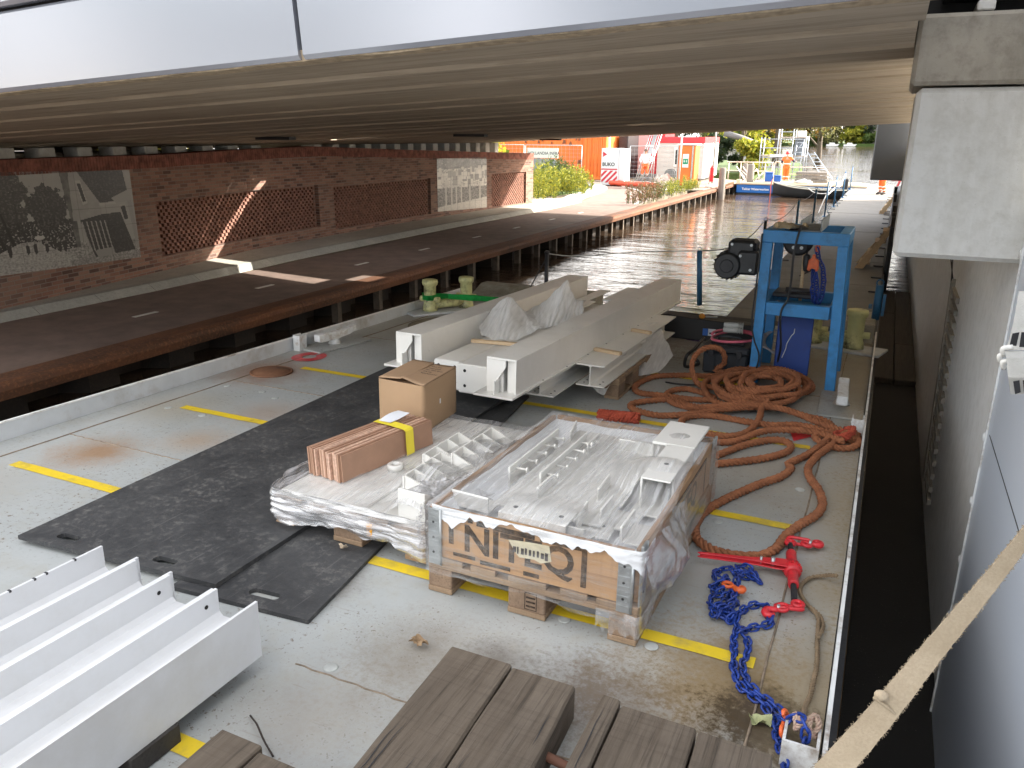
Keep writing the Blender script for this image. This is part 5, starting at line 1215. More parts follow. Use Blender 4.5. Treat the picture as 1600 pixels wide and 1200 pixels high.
mb = MB(); P2 = z7((120, 340), (200, 310), (270, 296), (315, 300), (328, 318), (300, 335), (230, 350), (120, 362)); twisted(mb, catmull(P2, .016), .0225, 3, .085, 7)
P3 = z7((90, 300), (170, 300), (250, 272, .05), (330, 268, .05), (400, 275, .05), (450, 290, .05), (470, 300, .06)); twisted(mb, catmull(P3, .016), .0225, 3, .085, 7); T.part('rope_bight', mb, ROPE)
mb = MB(); c = dk(1318, 682, .05)
for k in range(4):
    an = k*.8; twisted(mb, catmull([c+Vector((.05*math.cos(a+an), .075*math.sin(a+an)*.8, .025*math.cos(a*1+an)+.01*k)) for a in [i*.55 for i in range(11)]], .012), .014, 3, .06, 6)
T.part('whipped_knot', mb, ROPE2)
mb = MB(); a, b = dk(935, 650, .03), dk(998, 656, .03)
for k in range(6):
    twisted(mb, catmull([a.lerp(b, f)+Vector((.012*mnoise.noise(Vector((f*5, k, 0))), .030*math.sin(f*16+k*1.05), .028*math.cos(f*16+k*1.05)+.01)) for f in [i/16 for i in range(17)]], .012), .0115, 3, .05, 6)
solo('rope_splice', 'short reddish braided rope end lying behind the crate', 'rope', mb, ROPE2, a)
# thin brown rope to the corner knot
def zb8(x, y, z=.012): return dk(1060+x/3.158, 820+y/3.158, z)
mb = MB(); P = [zb8(782, 250, .05), zb8(720, 250, .02), zb8(650, 262), zb8(606, 300), zb8(604, 340), zb8(640, 398), zb8(680, 436), zb8(692, 480), zb8(686, 570), zb8(684, 680), zb8(668, 770), zb8(646, 850), zb8(622, 915, .04), Vector((-.025, 1.985, .085))]
T = Thing('rope', 'thin dirty brown rope along the right edge, knotted on the white channel', 'rope', P[5], MD)
twisted(mb, catmull(P, .012), .0095, 3, .04, 6); P2 = [zb8(604, 340), zb8(640, 392, .02), zb8(700, 450), zb8(714, 500), zb8(690, 560, .02)]; twisted(mb, catmull(P2, .012), .008, 3, .035, 6); T.part('rope_run', mb, ROPE3)
mb = MB(); c = Vector((-.025, 1.985, .085)); KN = m_rope('knot_rope', (.36, .26, .19), (.5, .36, .28), (.24, .08, .07))
for k in range(6):
    an = k*1.1; ax = Vector((math.cos(an), math.sin(an)*.5, .4)).normalized(); u = ax.orthogonal().normalized(); v = ax.cross(u); r_ = .018+.005*(k % 3)
    twisted(mb, catmull([c+Vector((.020*(k-2)/2.2, .0, 0))+u*r_*math.cos(a)+v*r_*.8*math.sin(a) for a in [i*.6 for i in range(12)]], .010), .0085, 3, .035, 6)
T.part('rope_knot', mb, KN)

# ================================================================== CHAINS
CHB = mat_plain('chain_blue', (.012, .045, .27), .42, .15, .25, 30, .2, dirt=(.05, .05, .08), dirt_amt=.6)
CHO = mat_plain('hook_orange', (.72, .13, .03), .4, 0, .12, 30, .15, dirt=(.3, .06, .03), dirt_amt=.5)
def link_pts(L, W): # stadium outline
    out = []
    for k in range(8):
        a = -math.pi/2+math.pi*k/7; out.append(((L-W)/2+W/2*math.cos(a), W/2*math.sin(a)))
    for k in range(8):
        a = math.pi/2+math.pi*k/7; out.append((-(L-W)/2+W/2*math.cos(a), W/2*math.sin(a)))
    return out
def chain_mb(mb, path, pitch=.027, L=.041, W=.0245, wire=.0042, jit=.3, up=(0, 0, 1), tilt=math.pi/4, seed=0):
    rr = random.Random(seed); cum = [0]
    for a, b in zip(path, path[1:]): cum.append(cum[-1]+(b-a).length)
    n = int(cum[-1]/pitch); j = 0
    lp = link_pts(L, W)
    for i in range(n+1):
        s = i*pitch
        while j < len(cum)-2 and cum[j+1] < s: j += 1
        f = (s-cum[j])/max(1e-6, cum[j+1]-cum[j]); p = path[j].lerp(path[j+1], min(1, f)); t = (path[j+1]-path[j]).normalized()
        y = Vector(up).cross(t)
        if y.length < 1e-4: y = t.orthogonal()
        y.normalize(); z = t.cross(y); a = tilt + (math.pi/2 if i % 2 else 0) + rr.uniform(-jit, jit)
        yy = y*math.cos(a)+z*math.sin(a); mb.tube([p + t*u + yy*v for u, v in lp], wire, 7, closed=True)
    return mb
def hook_mb(mb, o, d, up=(0, 0, 1), s=.05, wire=.010):
    d = Vector(d).normalized(); u = Vector(up).normalized(); side = d.cross(u).normalized()
    pts = [Vector(o)+d*(s*x)+side*(s*y) for x, y in ((0, 0), (.35, .0), (.75, .30), (1.25, .42), (1.65, .15), (1.7, -.3), (1.35, -.62), (.95, -.55))]
    rs = [wire*v for v in (.75, .9, 1.1, 1.3, 1.35, 1.15, .9, .55)]; L = catmull(pts, s*.08); n = len(L)
    mb.tube(L, [np.interp(i/(n-1)*7, range(8), rs) for i in range(n)], 9)
    c = Vector(o)-d*wire*1.5; mb.tube([c+d*(wire*1.7*math.cos(a))+side*(wire*1.7*math.sin(a)) for a in [i*2*math.pi/14 for i in range(14)]], wire*.7, 7, closed=True)
    return mb
T = Thing('chain', 'long blue lashing chain running doubled from the red binder to the corner channel', 'chain', zb8(300, 650), MD)
L1 = [zb8(455, 470), zb8(430, 402), zb8(380, 395), zb8(330, 412), zb8(292, 452), zb8(286, 510), zb8(274, 560), zb8(274, 630), zb8(272, 700), zb8(290, 765), zb8(326, 815), zb8(385, 858), zb8(436, 905), zb8(470, 955), zb8(482, 1010), zb8(495, 1070), zb8(512, 1130), zb8(528, 1190, .01), zb8(540, 1260, .01)]
L2 = [zb8(455, 470, .02), zb8(440, 492, .014), zb8(390, 503), zb8(340, 515), zb8(305, 525, .03), zb8(318, 545, .016), zb8(344, 580), zb8(338, 640), zb8(316, 690), zb8(330, 750), zb8(360, 800, .02), zb8(410, 845, .018), zb8(460, 885, .02), zb8(505, 925, .03), zb8(530, 968, .06), Vector((-.045, 1.985, .10)), Vector((-.02, 1.955, .10)), Vector((-.015, 1.94, .05))]
mb = MB(); chain_mb(mb, catmull(L1, .01), seed=1); chain_mb(mb, catmull(L2, .01), seed=2); T.part('links', mb, CHB)
mb = MB(); hook_mb(mb, zb8(515, 1000, .055), (.0, .9, .25), (1, .2, .3), .028, .008); T.part('shortening_clutch', mb, CHO)
T = Thing('chain', 'heaped blue chain with an orange hook beside the red binder handle', 'chain', zb8(230, 350), MD)
H1 = [(395, 275), (370, 232), (330, 205), (290, 210), (310, 245), (360, 260), (385, 268), (330, 232), (280, 240), (260, 215), (210, 222), (175, 245), (205, 270), (240, 262), (210, 290), (165, 300), (185, 330), (225, 318), (255, 340), (215, 350), (175, 350), (155, 385), (190, 400), (235, 380), (265, 365), (285, 330), (295, 290), (290, 260), (285, 300), (275, 345), (290, 385), (255, 400), (215, 410), (165, 415), (180, 445), (215, 440), (250, 462), (265, 440), (235, 425), (200, 445), (230, 468), (255, 470), (270, 425)]
H1 = [zb8(x, y, .012+.016*((i*7) % 5)/4) for i, (x, y) in enumerate(H1)]
mb = MB(); chain_mb(mb, catmull(H1, .01), jit=.8, seed=4); T.part('links', mb, CHB)
mb = MB(); hook_mb(mb, zb8(262, 302, .035), (1, -.25, 0), (.1, 0, 1), .026, .010); T.part('hook', mb, CHO)
# ratchet load binder
BR = RED
T = Thing('chain_binder', 'red ratchet chain binder with a long tapered handle and two hooks', 'chain binder', zb8(560, 230), MD)
a, b = zb8(556, 138, .03), zb8(568, 300, .03); d = (b-a).normalized(); side = Vector((d.y, -d.x, 0))
mb = MB(); mb.tube([a, a+d*.01, a.lerp(b, .5), b-d*.01, b], [.0185, .0205, .0205, .0205, .0185], 18); mid = a.lerp(b, .52)
mb.tube([mid-d*.035, mid-d*.03, mid+d*.03, mid+d*.035], [.022, .031, .031, .022], 20); T.part('barrel', mb, BR)
mb = MB()
for k in range(16):
    an = 2*math.pi*k/16; p = mid + side*(.033*math.cos(an))+Vector((0, 0, .033*math.sin(an))); mb.box((0, 0, 0), (.006, .013, .008), basis(p, side*(-math.sin(an))+Vector((0, 0, math.cos(an))), d))
T.part('ratchet_gear', mb, RED)
hb = zb8(92, 150, .04); hm = mid+Vector((0, 0, .01)); hd = (hb-hm); L = hd.length; Mh = basis(hm, hd, (-hd.y, hd.x, 0)); mb = MB()
mb.prism([(0, -.034), (.06, -.032), (.13, -.021), (.16, -.014), (L-.01, -.0065), (L, 0), (L-.01, .0065), (.16, .012), (.13, .015), (.06, .026), (0, .03)], 2, -.006, -.001, Mh, .0015)
mb.prism([(0, -.034), (.06, -.032), (.13, -.021), (.16, -.014), (L-.01, -.0065), (L, 0), (L-.01, .0065), (.16, .012), (.13, .015), (.06, .026), (0, .03)], 2, .010, .015, Mh, .0015)
mb.box((L*.62, 0, .0045), (L*.70, .008, .012), Mh, .002); T.part('handle', mb, BR)
mb = MB(); mb.cyl(Mh @ Vector((.075, 0, -.013)), Mh @ Vector((.075, 0, .031)), .008, 10); mb.cyl(Mh @ Vector((.12, 0, -.013)), Mh @ Vector((.12, 0, .029)), .005, 8); T.part('pawl_pin', mb, ZINC)
for s, q0, q1, nm in ((-1, a, zb8(552, 98, .03), 0), (1, b, zb8(572, 372, .03), 1)):
    mb = MB(); n = 26; mb.tube([q0.lerp(q1, i/n) for i in range(n+1)], [.0095 if i % 2 else .0115 for i in range(n+1)], 12); T.part('screw_rod', mb, STEELD)
def eye_link(c0, c1, W, wire):
    mb = MB(); dd = c1-c0; L = dd.length+W; t = dd.normalized(); y = Vector((-t.y, t.x, 0)).normalized()*.9+Vector((0, 0, .3)); y.normalize()
    mb.tube([c0.lerp(c1, .5)+t*u+y*v for u, v in link_pts(L, W)], wire, 9, closed=True); return mb
for e0, l0, l1, h0, hd_ in ((zb8(552, 88, .03), zb8(560, 76, .03), zb8(632, 88, .03), zb8(650, 96, .03), zb8(735, 92, .02)), (zb8(590, 392, .03), zb8(588, 412, .03), zb8(505, 402, .03), zb8(492, 415, .03), zb8(420, 440, .02))):
    mb = MB(); d0 = (l1-l0).normalized(); mb.tube([e0+Vector((.017*math.cos(t_), .017*math.sin(t_), 0)) for t_ in [i*2*math.pi/14 for i in range(14)]], .0095, 9, closed=True); T.part('end_eye', mb, BR)
    T.part('link', eye_link(l0, l1, .036, .0075), BR)
    mb = MB(); hook_mb(mb, h0, hd_-h0, (0, 0, 1), .030, .0115); T.part('hook', mb, BR)
    mb = MB(); mb.cyl(h0+Vector((0, 0, -.014)), h0+Vector((0, 0, .016)), .006, 10); T.part('hook_pin', mb, ZINC)

# ================================================================== BLUE FRAME WITH HOIST
FX0, FX1, FY0, FY1, FZ = -.775, -.215, 5.77, 6.42, 1.10
T = Thing('lifting_frame', 'blue welded steel frame with four legs and a waist rail', 'frame', ((FX0+FX1)/2, 6.1, 0), MD)
lw = .068
tp = {'fl': (FX0+.035, FY0), 'fr': (FX1-.035, FY0), 'bl': (FX0+.035, FY1), 'br': (FX1-.035, FY1)}
ft = {'fl': (FX0+.035, FY0-.0), 'fr': (FX1-.0, FY0), 'bl': (FX0+.035, FY1), 'br': (FX1+.0, FY1)}
for k in tp:
    mb = MB(); a = Vector((*ft[k], 0)); b = Vector((*tp[k], FZ-.085)); mb.prism([(-lw/2, -lw/2), (lw/2, -lw/2), (lw/2, lw/2), (-lw/2, lw/2)], 2, 0, (b-a).length, basis(a, (1, 0, -(b-a).x), (0, 1, 0)), .004); T.part('leg', mb, BLUE)
for nm, lo, hi in (('top_rail', (FX0-.0, FY0-.035, FZ-.085), (FX1, FY0+.035, FZ)), ('top_rail', (FX0, FY1-.035, FZ-.085), (FX1, FY1+.035, FZ)), ('top_rail', (FX0, FY0+.0355, FZ-.086), (FX0+.07, FY1-.0355, FZ-.001)), ('top_rail', (FX1-.07, FY0+.0355, FZ-.086), (FX1, FY1-.0355, FZ-.001)),
                   ('waist_rail', (FX0+.0705, FY0-.036, .51), (FX1-.066, FY0+.036, .60)), ('waist_rail', (FX0+.0705, FY1-.034, .51), (FX1-.066, FY1+.034, .60)), ('waist_rail', (FX0, FY0+.0355, .505), (FX0+.07, FY1-.0355, .598)), ('waist_rail', (FX1-.075, FY0+.0355, .505), (FX1-.02, FY1-.0355, .598))):
    T.part(nm, fb(lo, hi, bev=.004), BLUE)
T.part('drip_tray', fb((FX0+.10, FY0+.04, .512), (FX1-.09, FY1-.04, .520)), BLUED)
mb = MB(); x0, x1 = -.535, -.40; y0, y1 = FY0-.03, FY1+.02                                # open channel on top
mb.prism([(x0, FZ+.001), (x1, FZ+.001), (x1, FZ+.085), (x1-.007, FZ+.085), (x1-.007, FZ+.009), (x0+.007, FZ+.009), (x0+.007, FZ+.075), (x0, FZ+.075)], 1, y0, y1); T.part('top_channel', mb, mat_plain('worn_channel', (.14, .17, .19), .5, .2, .25, 12, .2))
mb = MB(); p0 = dky(1248, 376, 6.05); mb.tube([p0+Vector((0, y, 0)) for y in (-.03, -.028, -.012, .012, .028, .03)], [.085, .105, .092, .092, .105, .085], 32); mb.cyl(p0+Vector((0, -.06, 0)), p0+Vector((0, .06, 0)), .022, 12); T.part('sheave', mb, STEELD)
for k in range(6): an = k*math.pi/3; mb = MB(); mb.cyl(p0+Vector((.055*math.cos(an), -.0315, .055*math.sin(an))), p0+Vector((.055*math.cos(an), -.0335, .055*math.sin(an))), .012, 10); T.part('sheave_bolt', mb, ZINC)
mb = MB(); mb.b2((-.70, 6.0, .60), (-.40, 6.25, .635), bev=.01); mb.cyl((-.62, 6.1, .64), (-.45, 6.1, .64), .025, 12); T.part('pulley_block', mb, STEELD)
# folded sacking on top
mb = MB()
def fn(u, v):
    x = FX0+.06+.22*u; y = FY0-.03+.22*v; return (x, y, FZ+.012+.045*abs(mnoise.noise(Vector((u*4, v*3, 2))))+.05*max(0, u-.6)*(1-v)+.03*(1-u)*v)
mb.grid(fn, 26, 20); solo('sacking', 'crumpled tan sacking lying on the blue frame', 'cloth', mb, mat_plain('sacking', (.34, .29, .20), .9, 0, .2, 20, .4), (FX0+.15, FY0, FZ))
# geared motor hung on the left of the frame
MOT = mat_plain('motor_black', (.022, .023, .025), .45, .1, .25, 12, .15)
T = Thing('hoist_motor', 'black geared hoist motor bolted to the left side of the blue frame', 'motor', (-.92, 6.1, .87), MD)
mc = Vector((-.955, 6.08, .86)); mb = MB(); mb.tube([mc+Vector((-.09, -.10, -.06)), mc+Vector((-.09, -.08, -.06)), mc+Vector((-.09, .16, -.06)), mc+Vector((-.09, .18, -.06))], [.085, .098, .098, .085], 28); T.part('motor_body', mb, MOT)
mb = MB()
for k in range(20):
    an = 2*math.pi*k/20; c = mc+Vector((-.09+.104*math.cos(an), .04, -.06+.104*math.sin(an))); mb.box((0, 0, 0), (.006, .20, .016), basis(c, (-math.sin(an), 0, math.cos(an)), (0, 1, 0)))
T.part('cooling_fins', mb, MOT)
mb = MB(); mb.b2((mc.x-.10, mc.y-.06, mc.z+.0), (mc.x+.10, mc.y+.16, mc.z+.13), bev=.02); mb.b2((mc.x-.02, mc.y-.08, mc.z-.12), (mc.x+.13, mc.y+.14, mc.z+.06), bev=.018); T.part('gearbox', mb, MOT)
mb = MB()
for dx, dz in ((-.07, .10), (.07, .10), (.08, -.08), (-.0, .02)): mb.cyl((mc.x+dx, mc.y-.061 if dz > .05 else mc.y-.081, mc.z+dz), (mc.x+dx, mc.y-.072 if dz > .05 else mc.y-.09, mc.z+dz), .011, 6)
T.part('bolt_head', mb, ZINC)
mb = MB(); mb.tube([mc+Vector((-.09, -.101, -.06)), mc+Vector((-.09, -.106, -.06))], [.05, .045], 20); T.part('end_cap', mb, STEELD)
# chain with orange clutch hung in the frame
T = Thing('chain', 'blue chain hanging in the blue frame from a red hook with an orange clutch', 'chain', dky(1276, 400, 6.0), MD)
def fz(px, py, y=6.0): return dky(px, py, y)
mb = MB(); chain_mb(mb, [fz(1277, 392), fz(1279, 404), fz(1286, 418), fz(1287, 440), fz(1284, 462), fz(1278, 473), fz(1272, 471), fz(1270, 455), fz(1271, 430), fz(1273, 412)], jit=.2, up=(0, 1, 0), seed=7, pitch=.036, L=.054, W=.034, wire=.006)
chain_mb(mb, [fz(1274, 430, 5.97), fz(1276, 450, 5.97), fz(1275, 470, 5.97)], jit=.2, up=(0, 1, 0), seed=8, pitch=.036, L=.054, W=.034, wire=.006); T.part('links', mb, CHB)
mb = MB(); p = fz(1277, 374); mb.tube([p+Vector((.022*math.cos(a), 0, .03*math.sin(a))) for a in [i*2*math.pi/14 for i in range(14)]], .007, 8, closed=True); mb.cyl(p+Vector((-.035, 0, .035)), p+Vector((.035, 0, .035)), .012, 8); T.part('suspension_hook', mb, RED)
mb = MB(); p = fz(1278, 388); mb.tube([p+Vector((.012*math.cos(a), 0, .026*math.sin(a))) for a in [i*2*math.pi/14 for i in range(14)]], .006, 8, closed=True); T.part('joining_link', mb, CHO)
mb = MB(); p = fz(1271, 413, 5.96); mb.prism([(-.034, .03), (-.038, -.04), (-.022, -.052), (-.012, -.03), (.012, -.03), (.022, -.052), (.038, -.035), (.034, .03), (.012, .045), (.008, .07), (-.012, .07), (-.014, .045)], 1, -.018, .018, Matrix.Translation(p), .004); T.part('clutch', mb, CHO)
# cables and pendant
CAB = mat_plain('black_cable', (.015, .015, .016), .5, 0, .2, 20, .1)
P = [fz(1252, 352, 5.73), fz(1246, 372, 5.70), fz(1240, 400, 5.70), fz(1236, 440, 5.69), fz(1231, 468, 5.70), fz(1222, 482, 5.70), fz(1219, 500, 5.70), fz(1220, 540, 5.75), fz(1215, 565, 5.85)]
mb = MB(); mb.tube(catmull(P, .02), .0075, 8); solo('cable', 'black cable draped over the front of the blue frame', 'cable', mb, CAB, P[3])
P = [fz(1191, 365, 5.72), fz(1187, 400, 5.70), fz(1181, 450, 5.69), fz(1175, 500, 5.70), fz(1178, 530, 5.70), fz(1186, 555, 5.70), fz(1182, 575, 5.70)]
mb = MB(); mb.tube(catmull(P, .02), .006, 8); solo('cable', 'black cable hanging down the left leg of the blue frame', 'cable', mb, CAB, P[3])
T = Thing('pendant_control', 'black pendant controller hanging on a cable inside the blue frame', 'controller', fz(1260, 410), MD)
mb = MB(); mb.tube([fz(1261, 372), fz(1261, 398)], .006, 8); T.part('cable', mb, CAB)
mb = MB(); a, b = fz(1261, 397), fz(1260, 425); mb.tube([a, a+(b-a)*.1, a+(b-a)*.5, a+(b-a)*.9, b], [.012, .024, .027, .024, .012], 14); T.part('handset', mb, MOT)
mb = MB(); a, b = fz(1250, 470, 6.2), fz(1258, 386, 6.3); mb.cyl(a, b, .012, 8); solo('broom_stick', 'thin pale wooden stick leaning inside the blue frame', 'stick', mb, STICK, a)
mb = MB(); a, b = fz(1253, 428, 6.36), fz(1266, 424, 6.36); mb.box((0, 0, 0), (.10, .05, .012), basis(a.lerp(b, .5), (.8, 0, .5), (0, 1, 0)), .003); solo('cloth_scrap', 'small dark brush head beside the stick in the blue frame', 'brush', mb, STEELD, a)
# blue slab under the frame
BOX = mat_plain('royal_blue', (.003, .042, .25), .5, 0, .08, 6, .06, dirt=(.02, .03, .12), dirt_amt=.5)
T = Thing('winch_housing', 'royal blue leaning steel box with a white scratch, under the frame', 'steel box', (-.5, 6.05, 0), MD)
M = basis((-.635, 6.02, .02), (1, .12, 0), (0, .10, 1)); mb = MB(); mb.b2((0, 0, -.26), (.245, .485, 0), M, .006); T.part('box', mb, BOX)
mb = MB(); pts = [M @ Vector(p) for p in ((.05, .12, .0015), (.07, .19, .0015), (.075, .23, .0015), (.10, .29, .0015), (.115, .31, .0015), (.118, .345, .0015))]; mb.tube(catmull(pts, .008), .0035, 5); mb.tube([M @ Vector(p) for p in ((.015, .40, .001), (.014, .43, .001))], .002, 4); T.part('scratch', mb, flat('scratch_white', (.7, .72, .75), .7))
# toolbox, pink hose, plugs
PLB = mat_plain('toolbox_plastic', (.022, .026, .032), .5, 0, .1, 8, .12)
T = Thing('toolbox', 'black plastic toolbox behind the standing rope loop', 'toolbox', (-.97, 5.98, 0), MD)
x0, x1, y0, y1 = -1.145, -.80, 5.84, 6.16; mb = MB(); mb.prism([(x0+.01, y0+.01), (x1-.01, y0+.01), (x1-.01, y1-.01), (x0+.01, y1-.01)], 2, .003, .165, None, .012)
for xx in (x0+.09, x0+.18, x0+.27): mb.b2((xx-.012, y0+.002, .02), (xx+.012, y0+.0095, .15), bev=.003)
T.part('body', mb, PLB)
mb = MB(); mb.b2((x0, y0-.004, .1655), (x1, y1+.004, .222), bev=.014); mb.b2((x0+.05, y0+.06, .2221), (x1-.05, y1-.06, .236), bev=.006); T.part('lid', mb, PLB)
mb = MB(); mb.tube(catmull([(x0+.09, 6.0, .236), (x0+.10, 6.0, .262), (x1-.10, 6.0, .262), (x1-.09, 6.0, .236)], .02), .009, 8); T.part('handle', mb, PLB)
for xx in (x0+.07, x1-.07):
    mb = MB(); mb.b2((xx-.02, y0-.012, .14), (xx+.02, y0-.0045, .195), bev=.003); T.part('latch', mb, STEELD)
PINK = mat_plain('pink_hose', (.62, .13, .19), .45, 0, .12, 12, .1)
mb = MB(); c = Vector((-.935, 6.0, .26)); mb.tube([c+Vector((.165*math.cos(a)*(1+.05*math.sin(a*2)), .23*math.sin(a), .012*math.sin(a*1.5)+.01*a/6)) for a in [i*.16 for i in range(62)]], .010, 9); solo('hose', 'pink and red hose looped on the black toolbox', 'hose', mb, PINK, c)
mb = MB(); p = dky(1146, 512, 6.08); M = basis(p, (1, .05, .03), (0, .2, 1))
for k, (dx, dy) in enumerate(((-.075, -.02), (-.072, .018))): mb.tube([M @ Vector((dx, dy, 0)), M @ Vector((dx+.02, dy, 0)), M @ Vector((dx+.09, dy, 0)), M @ Vector((dx+.14, dy, 0))], [.018, .022, .022, .016], 12)
for k in range(3): mb.tube([M @ Vector((.03+.018*k, -.02, 0)), M @ Vector((.036+.018*k, -.02, 0))], .026, 12); mb.tube([M @ Vector((.03+.018*k, .018, 0)), M @ Vector((.036+.018*k, .018, 0))], .026, 12)
solo('hose_coupling', 'grey ribbed hose couplings lying on the black toolbox', 'coupling', mb, mat_plain('coupling_grey', (.40, .40, .37), .5, 0, .1, 20, .1), p)
mb = MB(); GH = mat_plain('grey_hose', (.33, .34, .35), .5, 0, .15, 20, .1)
for k in range(6):
    c = Vector((-.70, 6.28, .10+.022*k)); mb.tube([c+Vector((.10*math.cos(a)+.01*k, .15*math.sin(a), .10*math.sin(a*.5+k*.3))) for a in [i*.3 for i in range(21)]], .007, 7)
solo('hose', 'grey hose coiled behind the left leg of the blue frame', 'hose', mb, GH, (-.7, 6.28, 0))
mb = MB(); P = [dk(1160, 605, .01), dk(1100, 602, .012), dk(1060, 600, .01), dk(1040, 597, .008)]; mb.tube(catmull(P, .03), .006, 6); solo('cable', 'thin black cable trailing on the deck behind the left rope bights', 'cable', mb, CAB, P[2]); mb = MB(); P = [dky(1100, 528, 6.3), dk(1085, 545, .15), dk(1073, 556, .12), dk(1070, 572, .02), dk(1080, 572, .01), dk(1092, 568, .012), dk(1086, 560, .05)]; mb.tube(catmull(P, .03), .013, 8); solo('cable', 'black cable on the deck left of the toolbox', 'cable', mb, CAB, P[2])
# black beam boom lying across, with lamp and sticker
T = Thing('steel_boom', 'long black steel boom lying across the barge behind the toolbox', 'boom', (-1.4, 6.9, 0), MD)
mb = MB(); M = basis((-2.02, 6.75, .012), (1.1, .14, 0), (0, 0, 1)); mb.prism([(0, .13), (.12, .02), (1.15, .0), (1.22, .05), (1.22, .17), (.55, .205), (.36, .225), (.1, .19), (0, .165)], 2, -.16, 0, M, .006); T.part('boom', mb, flat('boom_black', (.012, .012, .014), .45))
mb = MB(); p = M @ Vector((.70, .09, .0012)); mb.box((0, 0, 0), (.045, .062, .001), basis(p, M.to_3x3() @ Vector((1, 0, 0)), (0, 0, 1))); T.part('sticker', mb, flat('sticker_blue', (.02, .12, .45), .5))
mb = MB(); p = M @ Vector((.755, .09, .0012)); mb.box((0, 0, 0), (.062, .062, .001), basis(p, M.to_3x3() @ Vector((1, 0, 0)), (0, 0, 1))); mb2 = mb; T.part('sticker', mb, flat('sticker_pale', (.60, .66, .72), .5))
mb = MB(); p = M @ Vector((.755, .082, .0022)); mb.box((0, 0, 0), (.04, .016, .001), basis(p, M.to_3x3() @ Vector((1, .1, 0)), (0, 0, 1))); T.part('sticker_print', mb, INK)
mb = MB(); p = M @ Vector((.66, .222, -.03)); mb.ball(p, (.028, .028, .026)); T.part('orange_lamp', mb, mat_plain('amber', (.55, .22, .02), .35, 0, .05, 5, .02))
mb = MB(); mb.cyl(p+Vector((.03, 0, 0)), p+Vector((.13, .01, .004)), .010, 8); T.part('lamp_stem', mb, ZINC)
mb = MB(); P = [dk(1055, 530, .006), dk(1062, 526, .02), dk(1075, 530, .012), dk(1095, 533, .008), dk(1102, 531, .006)]
L = catmull(P, .03); A = [(mb.V(q+Vector((0, -.03, 0))), mb.V(q+Vector((0, .03, .004)))) for q in L]
for s_, e_ in zip(A, A[1:]): mb.bm.faces.new([s_[0], e_[0], e_[1], s_[1]])
solo('webbing_sling', 'purple webbing sling lying on the deck before the boom', 'sling', mb, mat_plain('purple_web', (.08, .045, .16), .8, 0, .2, 20, .2), P[2])
# green sling round the left bollards
GRN = mat_plain('green_web', (.025, .50, .10), .6, 0, .2, 25, .25)
mb = MB(); c1, c2 = Vector((-4.13, 6.83, 0)), Vector((-3.90, 7.18, 0)); lp = []
for k in range(9): an = math.pi*.5+.55+math.pi*k/8; lp.append(c1+Vector((.078*math.cos(an), .078*math.sin(an), 0)))
e = Vector((-3.05, 7.12, 0)); W = [e+Vector((0, .03, .155))]+[q+Vector((0, 0, .165)) for q in lp]+[Vector((-3.9, 6.98, .165)), e+Vector((0, -.02, .15))]
L = catmull(W, .03)
for dz, hh in ((0, .052),):
    A = [[mb.V(q+Vector((0, 0, -hh/2+.004*mnoise.noise(q*9)))), mb.V(q+Vector((0, 0, hh/2+.008*mnoise.noise(q*11))))] for q in L]
    for s_, e_ in zip(A, A[1:]): f = mb.bm.faces.new([s_[0], e_[0], e_[1], s_[1]]); f.smooth = True
r = bmesh.ops.solidify(mb.bm, geom=mb.bm.faces[:], thickness=.006)
solo('webbing_sling', 'bright green webbing sling tied round the cream bollards', 'sling', mb, GRN, c1)

# ================================================================== STRAPS BY THE CAMERA
def strap(mb, L, width, up, th=.003, fuzz=0):
    fr = frames(L, up=up); A = []
    for i, (p, (t, u, v)) in enumerate(zip(L, fr)):
        w = width/2*(1+.10*mnoise.noise(p*40)) ; A.append([mb.V(p+u*w+v*th), mb.V(p-u*w+v*th), mb.V(p-u*w-v*th), mb.V(p+u*w-v*th)])
    for a, b in zip(A, A[1:]):
        for q in range(4): f = mb.bm.faces.new([a[q], b[q], b[(q+1) % 4], a[(q+1) % 4]])
    mb.bm.faces.new(A[0]); mb.bm.faces.new(A[-1][::-1])
    if fuzz:
        rr = random.Random(2)
        for i in range(fuzz):
            k = rr.randrange(len(L)); t, u, v = fr[k]; s = rr.choice((-1, 1)); p = L[k]+u*(s*width/2*.97); q = p+u*(s*rr.uniform(.001, .005))+t*rr.uniform(-.006, .006)+v*rr.uniform(-.003, .003)
            mb.tube([p, q], .0005, 3, cap=False)
    return mb
t = NT('tan_webbing'); n = t.noise(1.0, t.map((260, 260, 260)), 3); n2 = t.noise(9, detail=5); c = t.mix(t.ramp(n2, [(.3, 0.), (.7, 1.)]), (.34, .27, .18), (.46, .375, .265)); c = t.mix(t.math('MULTIPLY', t.ramp(n, [(.4, 0.), (.6, 1.)]), .25), c, (.26, .20, .13)); TANW = t.done(c, .95, 0, t.bump(n, .6, .002))
a, b, c2 = wy(1290, 1215, 1.02), wy(1455, 1020, 1.10), wy(1640, 790, 1.16)
dirn = (Vector((0, 0, CZ))-b).normalized()
L = catmull([a, a.lerp(b, .5)+Vector((0, 0, -.006)), b, b.lerp(c2, .5)+Vector((0, 0, -.004)), c2], .006)
mb = MB(); w = .05
fr = frames(L, up=dirn+Vector((.2, 0, .2))); A = []
for i, (p, (t_, u, v)) in enumerate(zip(L, fr)):
    f = i/(len(L)-1); ww = (.0205-.0115*f)*(1+.07*mnoise.noise(p*60)); u2 = (u*math.cos(.5*f)+v*math.sin(.5*f)); v2 = t_.cross(u2)
    A.append([mb.V(p+u2*ww+v2*.0015), mb.V(p-u2*ww+v2*.0015), mb.V(p-u2*ww-v2*.0015), mb.V(p+u2*ww-v2*.0015)])
